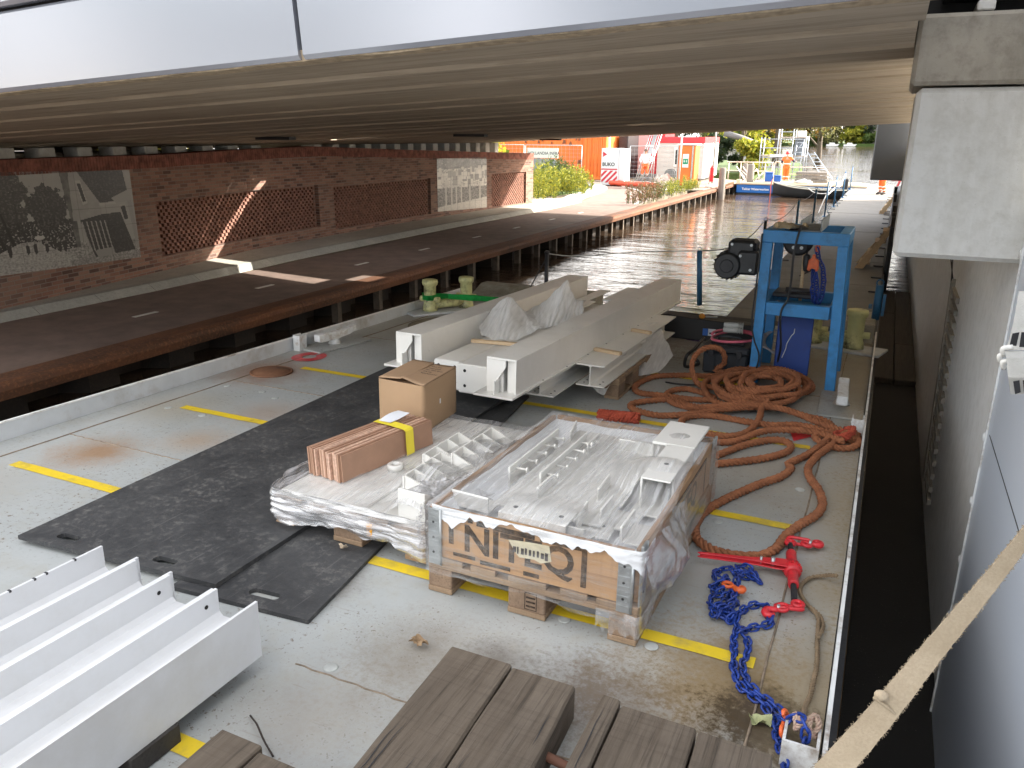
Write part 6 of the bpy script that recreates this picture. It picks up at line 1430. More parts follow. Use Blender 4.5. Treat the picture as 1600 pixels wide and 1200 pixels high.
for s_, e_ in zip(A, A[1:]):
    for q in range(4): mb.bm.faces.new([s_[q], e_[q], e_[(q+1) % 4], s_[(q+1) % 4]])
rr = random.Random(2)
for i in range(600):
    k = rr.randrange(len(L)); t_, u, v = fr[k]; f = k/(len(L)-1); s = rr.choice((-1, 1)); ww = .0205-.0115*f; u2 = (u*math.cos(.5*f)+v*math.sin(.5*f)); p = L[k]+u2*(s*ww*.97); q = p+u2*(s*rr.uniform(.0008, .004))+t_*rr.uniform(-.005, .005)+v*rr.uniform(-.003, .003); mb.tube([p, q], .0004, 3, cap=False)
T = Thing('webbing_strap', 'frayed tan webbing strap stretched across the lower right corner', 'strap', b, MW); T.part('strap', mb, TANW)
mb = MB(); p = L[int(len(L)*.28)]; mb.ball(p+dirn*.004+Vector((-.01, 0, .016)), (.010, .008, .008)); mb.tube(catmull([p+Vector((-.02, 0, .01)), p+dirn*.006, p+Vector((.015, 0, -.012))], .003), .0022, 6); T.part('frayed_knot', mb, TANW)
WEB = mat_plain('white_webbing', (.62, .61, .57), .85, 0, .06, 60, .35); WEBB = flat('webbing_black', (.015, .015, .017), .85)
T = Thing('webbing_strap', 'white webbing strap with black marks folded over at the right edge', 'strap', wy(1590, 560, 1.3), MW)
def wp(px, py, y=1.3): return wy(px, py, y)
mb = MB()
def quadstrip(mb, rows, th=.004):
    A = [[mb.V(a), mb.V(b)] for a, b in rows]
    for s_, e_ in zip(A, A[1:]): mb.bm.faces.new([s_[0], e_[0], e_[1], s_[1]])
    bmesh.ops.solidify(mb.bm, geom=mb.bm.faces[:], thickness=th); return mb
quadstrip(mb, [(wp(1592, 455, 1.38), wp(1630, 455, 1.38)), (wp(1584, 500, 1.35), wp(1625, 500, 1.35)), (wp(1577, 530, 1.33), wp(1622, 532, 1.33)), (wp(1571, 547, 1.31), wp(1618, 548, 1.31))]); T.part('hanging_end', mb, WEB)
mb = MB(); quadstrip(mb, [(wp(1570, 548, 1.30), wp(1618, 549, 1.30)), (wp(1572, 560, 1.27), wp(1620, 560, 1.27)), (wp(1575, 590, 1.26), wp(1624, 590, 1.26)), (wp(1579, 616, 1.27), wp(1626, 616, 1.27))]); T.part('folded_end', mb, WEB)
for q, nm in (((1582, 521, 1593, 519, 1588, 541, 1576, 545, 1.318), 'black_mark'), ((1583, 596, 1593, 594, 1595, 613, 1586, 616, 1.255), 'black_mark'), ((1596, 519, 1640, 519, 1640, 548, 1592, 545, 1.316), 'black_mark'), ((1598, 594, 1640, 594, 1640, 614, 1600, 614, 1.254), 'black_mark')):
    mb = MB(); mb.face([wp(q[0], q[1], q[8]), wp(q[2], q[3], q[8]), wp(q[4], q[5], q[8]), wp(q[6], q[7], q[8])]); T.part(nm, mb, WEBB)
for px, py, y in ((1567, 545, 1.30), (1562, 556, 1.31), (1567, 566, 1.29)):
    mb = MB(); p = wp(px, py, y); mb.tube(catmull([p+Vector((.012, 0, .004)), p, p+Vector((.004, .004, -.010))], .003), [.004]*len(catmull([p+Vector((.012, 0, .004)), p, p+Vector((.004, .004, -.010))], .003)), 6); T.part('frayed_strand', mb, WEB)
# white rounded bracket end at the top left, fixed to the bridge edge
# ================================================================== PONTOON WALKWAY
PZ = .50
PONT = mat_plain('pontoon_deck', (.19, .178, .155), .7, 0, .12, 1.2, .25, dirt=(.15, .135, .11), dirt_amt=.7)
T = Thing('pontoon', 'long flat floating pontoon walkway running out to the lake', 'pontoon', (-.95, 30, PZ), MW)
ys = [10.4, 12.2, 15.2, 18.2, 21.2, 24.2, 27.2, 30.2, 33.2, 36.2, 39.2, 42.2, 46.2, 50.2]
for a, b in zip(ys, ys[1:]):
    mb = MB(); mb.b2((-1.95, a+.012, -.25), (.055, b-.012, PZ+random.uniform(-.004, .004)), bev=.015); T.part('deck_section', mb, PONT)
mb = MB(); mb.b2((-1.99, 10.4, .05), (-1.955, 50.2, PZ-.06)); mb.b2((.06, 10.4, .05), (.095, 50.2, PZ-.06)); T.part('fender_rail', mb, STEELD)
mb = MB()
for y in np.arange(14.5, 40, 1.55): mb.b2((-.13, y, PZ+.001), (.05, y+.05, PZ+.025)); mb.b2((-1.94, y, PZ+.001), (-1.78, y+.05, PZ+.02))
T.part('edge_cleats', mb, STEELD)
ST = [((1180, 445), 1.55), ((1257, 345), 1.45), ((1280, 330), 1.60), ((1293, 325), 1.62), ((1315, 313), 1.62), ((1327, 300), 1.60), ((1334, 290), 1.60)]
sy = [14.36, 19.6, 24.0, 28.4, 32.6, 38.0, 44.0]; tops = [1.62, 1.50, 1.62, 1.66, 1.6, 1.6, 1.6]; SP = []
stp = None
for i, (y, zt) in enumerate(zip(sy, tops)):
    x = -1.90+.0*i; S = MB(); S.cyl((0, 0, PZ), (0, 0, 1.62), .026, 10); S.box((0, 0, PZ+.012), (.14, .22, .02), None, .004); S.cyl((0, 0, PZ+.35), (.16, 0, PZ+.02), .010, 6)
    S.tube([(.03*math.cos(a), 0, 1.645+.03*math.sin(a)) for a in [k*.6 for k in range(11)]], .006, 5)
    lbls = ['thin steel railing post on the pontoon, nearest the blue frame', 'thin steel railing post on the pontoon, second from the blue frame', 'thin steel railing post on the pontoon, third from the blue frame', 'thin steel railing post on the pontoon, fourth from the blue frame', 'thin steel railing post on the pontoon beside the rowing boat stern', 'thin steel railing post on the pontoon, second from its lake end', 'thin steel railing post at the lake end of the pontoon']
    solo('railing_post', lbls[i], 'railing post', S, BLUED if i else STEELD, (0, 0, 0), MW, 0, 'railing posts along the pontoon').location = (x, y, 0); SP.append(Vector((x, y, 1.63)))
mb = MB()
Q = dky(1093, 392, 7.95); Q = MD @ Q
allp = [Q]+SP
pts = []
for a, b in zip(allp, allp[1:]):
    pts += [a.lerp(b, f) - Vector((0, 0, .16*math.sin(math.pi*f)*(1 if (b-a).length > 5 else .6))) for f in (0, .25, .5, .75)]
mb.tube(catmull(pts+[allp[-1]], .15), .007, 6); solo('railing_rope', 'thin sagging dark rope strung between the pontoon railing posts', 'rope', mb, CAB, SP[0], MW)
mb = MB(); P = [(-1.9, 32.6, 1.5), (-2.1, 32.3, 1.2), (-2.3, 32.0, .55), (-2.35, 31.8, .3)]; mb.tube(catmull(P, .1), .02, 6); P = [(-1.9, 38, 1.5), (-1.95, 36, 1.1), (-2.0, 34.4, 1.15), (-2.2, 33.2, .9)]; mb.tube(catmull(P, .1), .022, 6); solo('mooring_rope', 'white mooring rope hanging from the pontoon posts to the rowing boat', 'rope', mb, flat('white_rope', (.7, .7, .66), .8), (-1.95, 34, 1), MW)
# wooden stairs up to the wall
STW = mat_wood('stair_wood', (.46, .33, .19), (.56, .42, .27), (.30, .20, .11), 1, 1.2, .75)
def stair(label, x0, x1, y, zb_, zt_, w, nst):
    T = Thing('wooden_steps', label, 'steps', (x0, y, PZ), MW, 0, 'wooden steps from the pontoon up to the wall')
    for yy in (y, y+w):
        mb = MB(); mb.prism([(x0, zb_), (x0+.16, zb_), (x1, zt_-.13), (x1, zt_)], 1, yy-.02, yy+.02); T.part('stringer', mb, STW)
    for k in range(nst):
        f = (k+.6)/nst; mb = MB(); mb.box((x0+.10+(x1-x0-.1)*f, y+w/2, zb_+(zt_-zb_)*f-.03), (.20, w-.045, .03), None, .003); T.part('tread', mb, STW)
stair('near pale wooden steps leading from the pontoon up to the wall', -.47, .10, 17.2, PZ+.005, 1.36, .75, 4)
stair('far pale wooden steps leading from the pontoon up to the wall', -.30, .20, 30.5, PZ+.005, 1.25, .8, 4)
mb = MB()
for y in (17.1, 18.1, 20, 24, 28): mb.cyl((.12, y, -.5), (.12, y, 1.55), .05, 8)
mb.b2((.09, 17.0, 1.30), (.15, 31, 1.36)); mb.b2((.16, 17.0, 1.365), (.6, 31, 1.42)); solo('landing', 'narrow dark landing stage on posts between the wooden steps', 'landing', mb, STEELD, (.12, 20, 0), MW)
mb = MB()
for k in range(5): mb.cyl((.12, 32+.5*k, 1.1), (.35, 32.3+.5*k, 1.9), .02, 6)
mb.b2((-.05, 33.0, 1.5), (.4, 33.05, 1.6)); solo('barrier', 'red and white striped barrier by the far wooden steps', 'barrier', mb, flat('barrier_red', (.6, .06, .06), .6), (.2, 32.5, 1), MW)

# ================================================================== WORK SITE BEYOND
ORNG = mat_plain('container_orange', (.72, .17, .025), .5, 0, .08, 2, .05, dirt=(.35, .10, .04), dirt_amt=.35)
WHT = mat_plain('cabin_white', (.66, .66, .64), .5, 0, .05, 2, .05)
CREAM = mat_plain('cabin_grey', (.50, .49, .46), .6, 0, .06, 2, .05)
REDC = mat_plain('container_red', (.60, .03, .04), .45, 0, .08, 2, .05); PINKC = mat_plain('container_pink', (.60, .36, .34), .5, 0, .06, 2, .05)
def corr(mb, o, ex, L, z0, z1, d=.035, pitch=.28, nrm=None):
    n = int(L/pitch*4); ex = Vector(ex).normalized(); nr = nrm or Vector((ex.y, -ex.x, 0)); pr = []
    for i in range(n+1): pr.append(Vector(o)+ex*(L*i/n)+nr*(d if (i//2) % 2 else 0))
    a = [mb.V((p.x, p.y, z0)) for p in pr]; b = [mb.V((p.x, p.y, z1)) for p in pr]
    for i in range(n): mb.bm.faces.new([a[i], a[i+1], b[i+1], b[i]])
def container(name, label, x0, y0, L, W, Hh, mat, rz, doormat=None, cat='container'):
    T = Thing(name, label, cat, (x0, y0, QZ+.05), MW, rz, None, local=True)   # local x along the long front, y back
    mb = MB(); corr(mb, (.08, 0, 0), (1, 0, 0), L-.16, .14, Hh-.12); corr(mb, (L, .08, 0), (0, 1, 0), W-.16, .14, Hh-.12); T.part('corrugated_wall', mb, mat)
    mb = MB(); mb.b2((.05, .06, .1), (L-.05, W-.05, Hh-.02)); T.part('body', mb, mat)
    mb = MB()
    for x in (0, L-.1): mb.b2((x, -.045, 0), (x+.1, .06, Hh))
    mb.b2((.101, -.04, 0), (L-.101, .05, .14)); mb.b2((.101, -.04, Hh-.12), (L-.101, .05, Hh)); mb.b2((L-.05, .061, 0), (L+.045, W, .139)); mb.b2((L-.05, .061, Hh-.12), (L+.045, W, Hh)); mb.b2((L-.06, W+.001, 0), (L+.045, W+.1, Hh)); T.part('frame', mb, mat); return T
T = container('shipping_container', 'long orange corrugated shipping container with dark scuffs behind the fence', -22.6, 45.6, 6.1, 2.4, 2.75, ORNG, 0)
mb = MB(); rr = random.Random(8)
for k in range(22): x, z = rr.uniform(2.0, 5.9), rr.choice((rr.uniform(.5, 1.1), rr.uniform(1.9, 2.5))); s = rr.uniform(.05, .12); mb.prism([(x-s, z-s), (x+s, z-s*.8), (x+s*.6, z+s), (x-s*.4, z+s*1.2)], 1, -.047, -.041)
T.part('scuff_marks', mb, mat_plain('scuff', (.20, .07, .03), .8))
T = container('shipping_container', 'narrow orange container end with door bars beside the long one', -16.45, 44.9, 1.3, 2.6, 2.65, ORNG, 0)
for x in (.35, .55, .8, 1.0):
    mb = MB(); mb.cyl((x, -.06, .15), (x, -.06, 2.5), .022, 8); T.part('locking_bar', mb, ORNG)
mb = MB(); mb.b2((.02, -.0, 0), (.6, 2.2, 2.5), bev=.03); T2 = Thing('steel_locker', 'tall dark steel locker between the orange and pink containers', 'locker', (-15.0, 46.6, QZ+.05), MW, 0, None, local=True); T2.part('locker', mb, STEELD); mb = MB(); mb.b2((.06, -.012, .1), (.56, -.002, 2.4), bev=.004); T2.part('door', mb, STEELD)
T = Thing('site_container', 'pale pink and bright red site container behind the man in white', 'container', (-16.2, 50.2, QZ+.05), MW, 0, None, local=True)
mb = MB(); mb.b2((0, 0, .15), (2.0, 2.4, 3.0), bev=.02); T.part('pink_side', mb, PINKC); mb = MB(); mb.b2((2.003, -.01, .15), (3.05, 2.4, 3.0), bev=.02); T.part('red_door', mb, REDC); mb = MB(); mb.b2((2.85, -.05, 1.1), (2.93, -.011, 1.5)); T.part('handle', mb, WHT); mb = MB(); mb.b2((.1, .1, 0), (3.0, 2.3, .149)); T.part('skid', mb, STEELD)
# white cabin with red roof band
T = Thing('site_cabin', 'pale grey site cabin with a red roof band and a sunlit white end', 'cabin', (-12.55, 46.4, QZ+.05), MW, math.radians(3), None, local=True)
mb = MB(); mb.b2((0, 0, .12), (2.62, 5.5, 2.06))
for k in range(7): mb.b2((.02, -.014, .25+.26*k), (2.6, -.001, .262+.26*k))
T.part('cabin_wall', mb, CREAM); mb = MB(); mb.b2((-.05, -.05, 2.065), (2.68, 5.56, 2.40), bev=.02); T.part('roof_band', mb, REDC)
mb = MB(); mb.b2((2.622, .0, .12), (2.66, 5.5, 2.06))
for k in range(6): mb.b2((2.66, .1+.9*k, .12), (2.69, .14+.9*k, 2.04))
T.part('end_wall', mb, WHT)
mb = MB(); mb.b2((.98, -.05, .75), (1.28, -.016, 1.85), bev=.01); f = T.part('window_frame', mb, WHT); mb = MB(); mb.b2((1.06, -.062, .9), (1.2, -.051, 1.7)); T.part('pane', mb, flat('dark_glass', (.03, .035, .04), .1), f)
mb = MB(); mb.b2((.1, .1, 0), (2.5, 5.4, .119)); T.part('skid', mb, STEELD)
# orange cabin with green sign and pole
T = Thing('orange_cabin', 'narrow orange site toilet cabin with a green first aid sign', 'cabin', (-9.78, 40.0, QZ+.03), MW, 0, None, local=True)
mb = MB(); mb.b2((0, 0, .08), (.86, 1.0, 2.02), bev=.03); T.part('body', mb, ORNG); mb = MB(); mb.b2((-.04, -.04, 2.025), (.92, 1.05, 2.10), bev=.02); T.part('roof', mb, WHT)
mb = MB(); mb.b2((.08, -.02, .15), (.66, -.003, 1.85), bev=.006); T.part('door', mb, ORNG)
mb = MB(); mb.b2((.70, -.03, .08), (.77, -.002, 2.0)); mb.b2((-.03, -.03, .08), (.03, -.0, 2.0)); T.part('corner_post', mb, ZINC)
mb = MB(); mb.b2((.26, -.05, .98), (.56, -.022, 1.62)); sg = T.part('sign_board', mb, flat('sign_white', (.72, .74, .72), .5)); mb = MB(); mb.b2((.285, -.055, 1.14), (.535, -.051, 1.40)); T.part('green_panel', mb, flat('sign_green', (.01, .25, .12), .5), sg)
mb = MB(); 
for x in (.35, .46): mb.b2((x-.012, -.059, 1.22), (x+.012, -.0556, 1.34)); mb.b2((x-.035, -.0595, 1.27), (x+.035, -.0557, 1.292))
T.part('white_cross', mb, flat('sign_white', (.72, .74, .72), .5), sg)
mb = MB(); mb.cyl((-9.23, 38.2, QZ), (-9.18, 38.2, 6), .045, 10); solo('flag_pole', 'tall slim white pole standing in front of the orange cabin', 'pole', mb, WHT, (-9.2, 38.2, QZ), MW)
mb = MB(); mb.cyl((-9.0, 45, QZ), (-9.0, 45, 6), .05, 10); solo('flag_pole', 'grey pole rising behind the orange cabin roof', 'pole', mb, ZINC, (-9.0, 45, QZ), MW)
mb = MB(); mb.cyl((-14.75, 44.2, QZ), (-14.75, 44.2, 6), .06, 10); solo('flag_pole', 'white pole rising behind the red striped sign unit', 'pole', mb, WHT, (-14.75, 44.2, QZ), MW)
# sign unit
T = Thing('sign_unit', 'white site unit with black lettering over red and white stripes', 'sign unit', (-13.78, 40.1, QZ+.05), MW, 0, None, local=True)
SGW = flat('sign_unit_white', (.62, .64, .66), .5); SGR = flat('sign_red', (.50, .03, .05), .5)
mb = MB(); mb.b2((0, 0, .0), (.93, 1.0, 1.82), bev=.01); T.part('body', mb, SGW)
mb = MB(); mb.b2((.934, .05, .0), (1.25, .98, 1.80), bev=.01); T.part('side_panel', mb, SGW)
T.part('lettering', text_mb('BUKO', .245, basis((.06, -.004, .95), (1, 0, 0), (0, 0, 1)), .002, bold=.006), flat('black_letter', (.02, .02, .02), .6))
mb = MB(); M = basis((0, -.004, 0), (1, 0, 0), (0, 0, 1)); mb.prism([(.08, 1.66), (.08, 1.40), (.30, 1.52)], 2, 0, .003, M); T.part('arrow_logo', mb, SGR)
mb = MB(); mb.b2((.01, .76, 0), (.88, .82, .003), M)
for k in range(5):
    x = -.38+.30*k; q = [(max(.02, min(.88, x)), .12 if x >= .02 else .12+(.02-x)), (max(.02, min(.88, x+.15)), .12 if x+.15 >= .02 else .12), (min(.88, x+.15+.6), .12+min(.6, .88-x-.15) if x+.15+.6 > .88 else .72), (min(.88, x+.6), .12+min(.6, .88-x) if x+.6 > .88 else .72)]
    if x+.15 < .02: q[1] = (.02, .12+(.02-x-.15))
    if x+.15 > .88: continue
    if q[0] != q[1]: mb.prism(q, 2, 0, .003, M)
    else: mb.prism([q[0], q[2], q[3]], 2, 0, .003, M)
T.part('hazard_stripes', mb, SGR)
# banner on the fence
T = Thing('fence_banner', 'white banner with dark lettering over grey sheeting on the fence', 'banner', (-18.2, 40.6, QZ), MW, 0, None, local=True)
mb = MB(); mb.b2((0, 0, 1.32), (1.80, .03, 1.84)); T.part('banner', mb, flat('banner_white', (.66, .65, .63), .6)); mb = MB(); mb.prism([(0, .05), (2.6, .05), (1.85, .95), (1.6, 1.28), (0, 1.30)], 1, .0, .03); T.part('grey_sheeting', mb, mat_plain('grey_sheet', (.24, .25, .27), .6, 0, .1, 3, .2))
tb = text_mb('HOLLANDIA INFRA', .215, basis((.03, -.002, 1.50), (1, 0, 0), (0, 0, 1)), .002, bold=.003); T.part('lettering', tb, flat('letter_grey', (.08, .08, .09), .6))
# mesh fence panels
FENC = mat_plain('fence_zinc', (.42, .44, .45), .45, .5, .1, 10, .05)
def fence(label, a, b, h=1.95, z=QZ+.04, wires=True):
    T = Thing('mesh_fence', label, 'fence', (*a, z), MW, 0, 'mesh fence panels round the work site'); A, B = Vector((*a, z)), Vector((*b, z)); up = Vector((0, 0, h)); mb = MB()
    mb.tube([A+up*.06, A+up], .021, 6); mb.tube([B+up*.06, B+up], .021, 6); mb.tube([A+up, B+up], .021, 6); mb.tube([A+up*.08, B+up*.08], .018, 6); T.part('frame', mb, FENC)
    mb = MB(); n = int((B-A).length/.22)
    for k in range(1, n): p = A.lerp(B, k/n); mb.tube([p+up*.08, p+up], .0035, 3, cap=False)
    for k in range(1, 9): mb.tube([A+up*(.08+.92*k/9), B+up*(.08+.92*k/9)], .0035, 3, cap=False)
    T.part('mesh', mb, FENC)
    for P in (A, B):
        mb = MB(); mb.b2((P.x-.12, P.y-.3, z), (P.x+.12, P.y+.3, z+.12), bev=.02); T.part('foot', mb, CONC)
fence('mesh fence panel in front of the long orange container', (-18.4, 40.8), (-15.2, 41.0)); fence('mesh fence panel between the striped sign unit and the man in white', (-12.6, 41.2), (-11.5, 41.6)); fence('mesh fence panel in front of the pale grey cabin', (-11.4, 41.6), (-9.9, 41.7)); fence('mesh fence panel right of the orange cabin by the quay', (-9.75, 41.0), (-8.35, 41.0)); fence('mesh fence panel at the left beside the grey sheeting', (-21.6, 40.6), (-18.5, 40.8))
# barrier, heap of material, ladders, cable drum, fire extinguisher
mb = MB(); L = catmull([(-13.3, 40.2, .72), (-12.2, 39.9, .70), (-11.0, 39.6, .70), (-10.5, 39.4, .66)], .1); mb.tube(L, [.13+.02*math.sin(i*1.3) for i in range(len(L))], 8); solo('plastic_barrier', 'low red plastic barrier lying on the grass by the site', 'barrier', mb, flat('barrier_orange_red', (.72, .10, .05), .5), L[0], MW)
def heap(label, x, y, rx, ry, h, m, seed, name='rubble_heap', cat='heap'):
    mb = MB()
    def fn(u, v):
        a = 2*math.pi*u; r = v; px = x+rx*r*math.cos(a); py = y+ry*r*math.sin(a); return (px, py, QZ+h*(1-r**1.6)*(1+.6*mnoise.noise(Vector((px*4+seed, py*4, 0))))+.02)
    mb.grid(fn, 28, 10, smooth=False); solo(name, label, cat, mb, m, (x, y, QZ), MW)
heap('low heap of pale rubble behind the orange flowering weeds', -10.35, 40.3, .7, .6, .62, mat_plain('rubble', (.52, .42, .36), .95, 0, .35, 6, .5), 3); heap('heap of black cable and pipe in front of the red container', -11.9, 43.0, 1.0, .7, .42, mat_plain('cable_heap', (.10, .09, .085), .8, 0, .5, 5, .4), 8)
T = Thing('cable_drum', 'small dark cable drum beside the pale grey cabin', 'cable drum', (-11.2, 44.4, 1.0), MW); 
for y in (44.2, 44.55):
    mb = MB(); mb.tube([(-11.2, y, 1.02), (-11.2, y+.05, 1.02)], .30, 24); T.part('flange', mb, mat_plain('drum_grey', (.14, .15, .15), .7))
mb = MB(); mb.cyl((-11.2, 44.251, 1.02), (-11.2, 44.549, 1.02), .18, 16); T.part('core', mb, CAB)
T = Thing('ladder_rack', 'bundle of aluminium ladders leaning between the red container and the cabin', 'ladders', (-12.7, 45.2, QZ), MW)
for k in range(4):
    mb = MB(); x = -12.95+.12*k
    for dx in (0, .30): mb.cyl((x+dx-.25, 44.3, QZ), (x+dx+.15, 45.6, 3.2), .03, 6)
    for j in range(9): f = j/9+.05; mb.cyl((x-.25+.4*f, 44.3+1.3*f, QZ+2.65*f), (x+.34-.25+.4*f, 44.3+1.3*f, QZ+2.65*f), .018, 5)
    T.part('ladder', mb, ZINC)
mb = MB(); mb.b2((-8.42, 41.15, .85), (-8.20, 41.3, 1.55), bev=.03); mb.cyl((-8.31, 41.2, 1.55), (-8.31, 41.2, 1.68), .04, 8); solo('fire_extinguisher', 'red fire extinguisher box hung on the quay end of the fence', 'fire extinguisher', mb, REDC, (-8.3, 41.2, .85), MW)
# mooring piles, gangplank, rails
PW = mat_wood('pile_wood', (.15, .13, .11), (.24, .215, .19), (.07, .06, .05), 2, 1, .9)
for i, (x, y, r, zt, lb) in enumerate(((-7.75, 41.2, .17, 1.55, 'thick weathered mooring pile at the end of the quay'), (-7.2, 46.4, .19, 1.60, 'thick weathered mooring pile behind the gangplank'), (-7.9, 48.8, .16, 1.55, 'weathered mooring pile beside the white railing'))):
    mb = MB(); mb.lathe([(r, -1), (r*1.02, .2), (r*.96, zt-.06), (r*.7, zt)], (x, y, 0), 14); solo('mooring_pile', lb, 'mooring pile', mb, PW, (x, y, 0), MW, 0, 'mooring piles by the work boat')
mb = MB(); mb.prism([(-8.3, .38), (-7.45, .70), (-7.45, .82), (-8.3, .50)], 1, 42.9, 43.5); mb.cyl((-8.1, 43.2, -.5), (-8.1, 43.2, .42), .08, 8); solo('gangplank', 'pale wooden gangplank sloping up to the blue work boat', 'gangplank', mb, STW, (-7.9, 43.2, .4), MW)
RAILP = mat_plain('rail_pale', (.62, .52, .44), .6, 0, .1, 5, .1)
T = Thing('railing', 'white and pale pink tube railing round the jetty left of the boat', 'railing', (-7.5, 50, QZ), MW); mb = MB()
for x in (-9.0, -8.3, -7.6, -6.9, -6.5): mb.cyl((x, 49.6, QZ), (x, 49.6, 1.62), .035, 6)
for z in (1.1, 1.6): mb.cyl((-9.1, 49.6, z), (-6.45, 49.6, z), .035, 6)
mb.tube(catmull([(-6.4, 49.6, .6), (-6.4, 49.6, 1.5), (-6.2, 49.6, 1.66), (-6.0, 49.6, 1.5), (-6.0, 49.6, .6)], .1), .045, 6); mb.cyl((-5.9, 50.2, 1.35), (-3.7, 50.2, 1.35), .03, 6); mb.cyl((-5.9, 50.2, .95), (-3.7, 50.2, .95), .03, 6); T.part('rails', mb, RAILP)
# ------------------------------------------------------------------ boats
BBL = mat_plain('boat_blue', (.015, .13, .42), .45, 0, .08, 2, .05); BDK = mat_plain('boat_black', (.03, .035, .038), .55, 0, .15, 3, .1); TAN = mat_plain('boat_deck_tan', (.50, .42, .30), .7, 0, .12, 3, .2)
T = Thing('work_boat', 'long low blue work boat with white hull lettering', 'work boat', (-4.5, 47, 0), MW)
mb = MB(); mb.b2((-7.75, 45.8, -.4), (-1.2, 48.4, .08)); T.part('hull', mb, BDK)
mb = MB(); mb.b2((-7.80, 45.75, .081), (-1.2, 48.45, .52), bev=.02); T.part('blue_topside', mb, BBL); mb = MB(); mb.b2((-7.85, 45.70, .522), (-1.15, 48.5, .62), bev=.02); T.part('gunwale', mb, TAN)
mb = MB(); mb.b2((-7.83, 45.72, .621), (-7.60, 46.2, .78)); T.part('fender_block', mb, flat('fender_cream', (.66, .58, .36), .7))
T.part('hull_lettering', text_mb('Takkar Waterwerken', .165, basis((-7.50, 45.744, .235), (1, 0, 0), (0, 0, 1)), .003, bold=.004), flat('letter_white', (.75, .78, .8), .5))
mb = MB(); mb.b2((-7.0, 46.0, .621), (-1.5, 48.2, .66)); T.part('boat_deck', mb, TAN)
T = Thing('rowing_boat', 'black open rowing boat moored against the blue work boat', 'rowing boat', (-3.8, 44.9, 0), MW)
mb = MB(); n = 22; rows = []
for i in range(n+1):
    f = i/n; x = -5.75+3.7*f; w = .62*(1-(1-min(1, f*2.1))**2.2)**.8*(1-.10*max(0, f-.6)); zt = .40+.34*(1-f)**3+.05*f*f; zb_ = -.12+.28*(1-f)**5
    rows.append([Vector((x, 44.9+s*w*k, z)) for s, k, z in ((-1, 1, zt), (-1, .82, .2), (-1, .35, zb_), (1, .35, zb_), (1, .82, .2), (1, 1, zt))])
R_ = [[mb.V(p) for p in r] for r in rows]
for a, b in zip(R_, R_[1:]):
    for q in range(5): f = mb.bm.faces.new([a[q], b[q], b[q+1], a[q+1]]); f.smooth = True
mb.bm.faces.new(R_[-1]); T.part('hull', mb, BDK)
mb = MB(); mb.tube([r[0] for r in rows], .035, 6); mb.tube([r[5] for r in rows], .035, 6); T.part('gunwale', mb, flat('boat_rim', (.42, .42, .36), .6))
for x in (-4.3, -3.3, -2.4):
    mb = MB(); mb.b2((x, 44.38, .26), (x+.22, 45.42, .29)); T.part('thwart', mb, PW)
mb = MB(); mb.tube(catmull([(-3.9, 44.28, .5), (-3.6, 44.2, .32), (-3.2, 44.2, .26), (-2.8, 44.25, .35), (-2.6, 44.28, .55)], .05), .025, 6); T.part('rope_fender', mb, flat('white_rope', (.7, .7, .66), .8))
mb = MB(); mb.b2((-2.3, 44.7, .45), (-2.05, 45.1, 1.0), bev=.03); T.part('outboard_motor', mb, HULL)
mb = MB(); mb.tube(catmull([(-5.8, 44.9, .86), (-5.85, 44.8, .6), (-5.82, 44.75, .2), (-5.85, 44.7, -.2)], .05), .03, 6); solo('mooring_rope', 'red mooring rope with a white hook at the rowing boat bow', 'rope', mb, flat('mooring_red', (.55, .12, .10), .7), (-5.8, 44.9, .8), MW)
# clutter on the work boat
BLC = mat_plain('crate_blue', (.012, .09, .36), .5, 0, .1, 4, .05)
for i, (x, y, w, h, lb) in enumerate(((-6.45, 46.6, .40, .50, 'tall blue plastic crate on the work boat deck'), (-5.98, 46.7, .36, .34, 'low blue plastic crate on the work boat deck'))):
    T = Thing('plastic_crate', lb, 'crate', (x, y, .66), MW, 0, 'blue crates on the work boat'); mb = MB(); mb.b2((x, y, .662), (x+w, y+.4, .662+h*.9), bev=.02); T.part('body', mb, BLC); mb = MB(); mb.b2((x-.02, y-.02, .663+h*.9), (x+w+.02, y+.42, .662+h), bev=.01); T.part('rim', mb, BLC)
T = Thing('metal_brackets', 'jumble of white folding steel legs on the work boat deck', 'steel legs', (-7.1, 46.5, .66), MW); rr = random.Random(12)
for k in range(9):
    mb = MB(); a = Vector((rr.uniform(-7.6, -6.7), 46.4+rr.uniform(0, .5), .67+rr.uniform(0, .1))); mb.cyl(a, a+Vector((rr.uniform(-.7, .7), rr.uniform(-.2, .2), rr.uniform(.25, .75))), .03, 6); T.part('leg', mb, WHT)
mb = MB()
for k in range(3): mb.b2((-4.9+.02*k, 46.9, .665+.2*k), (-3.2-.03*k, 47.6, .81+.2*k), bev=.02)
solo('timber_stack', 'stack of grey timber baulks on the work boat behind the worker', 'timber stack', mb, PW, (-4, 47.2, .66), MW)
T = Thing('tarpaulin', 'grey-white tarpaulin bundle on the work boat deck', 'tarpaulin', (-4.6, 46.2, .66), MW); mb = crumple((-4.35, 46.25, .71), (.5, .25, .16), 2, 4); T.part('bundle', mb, WHT)
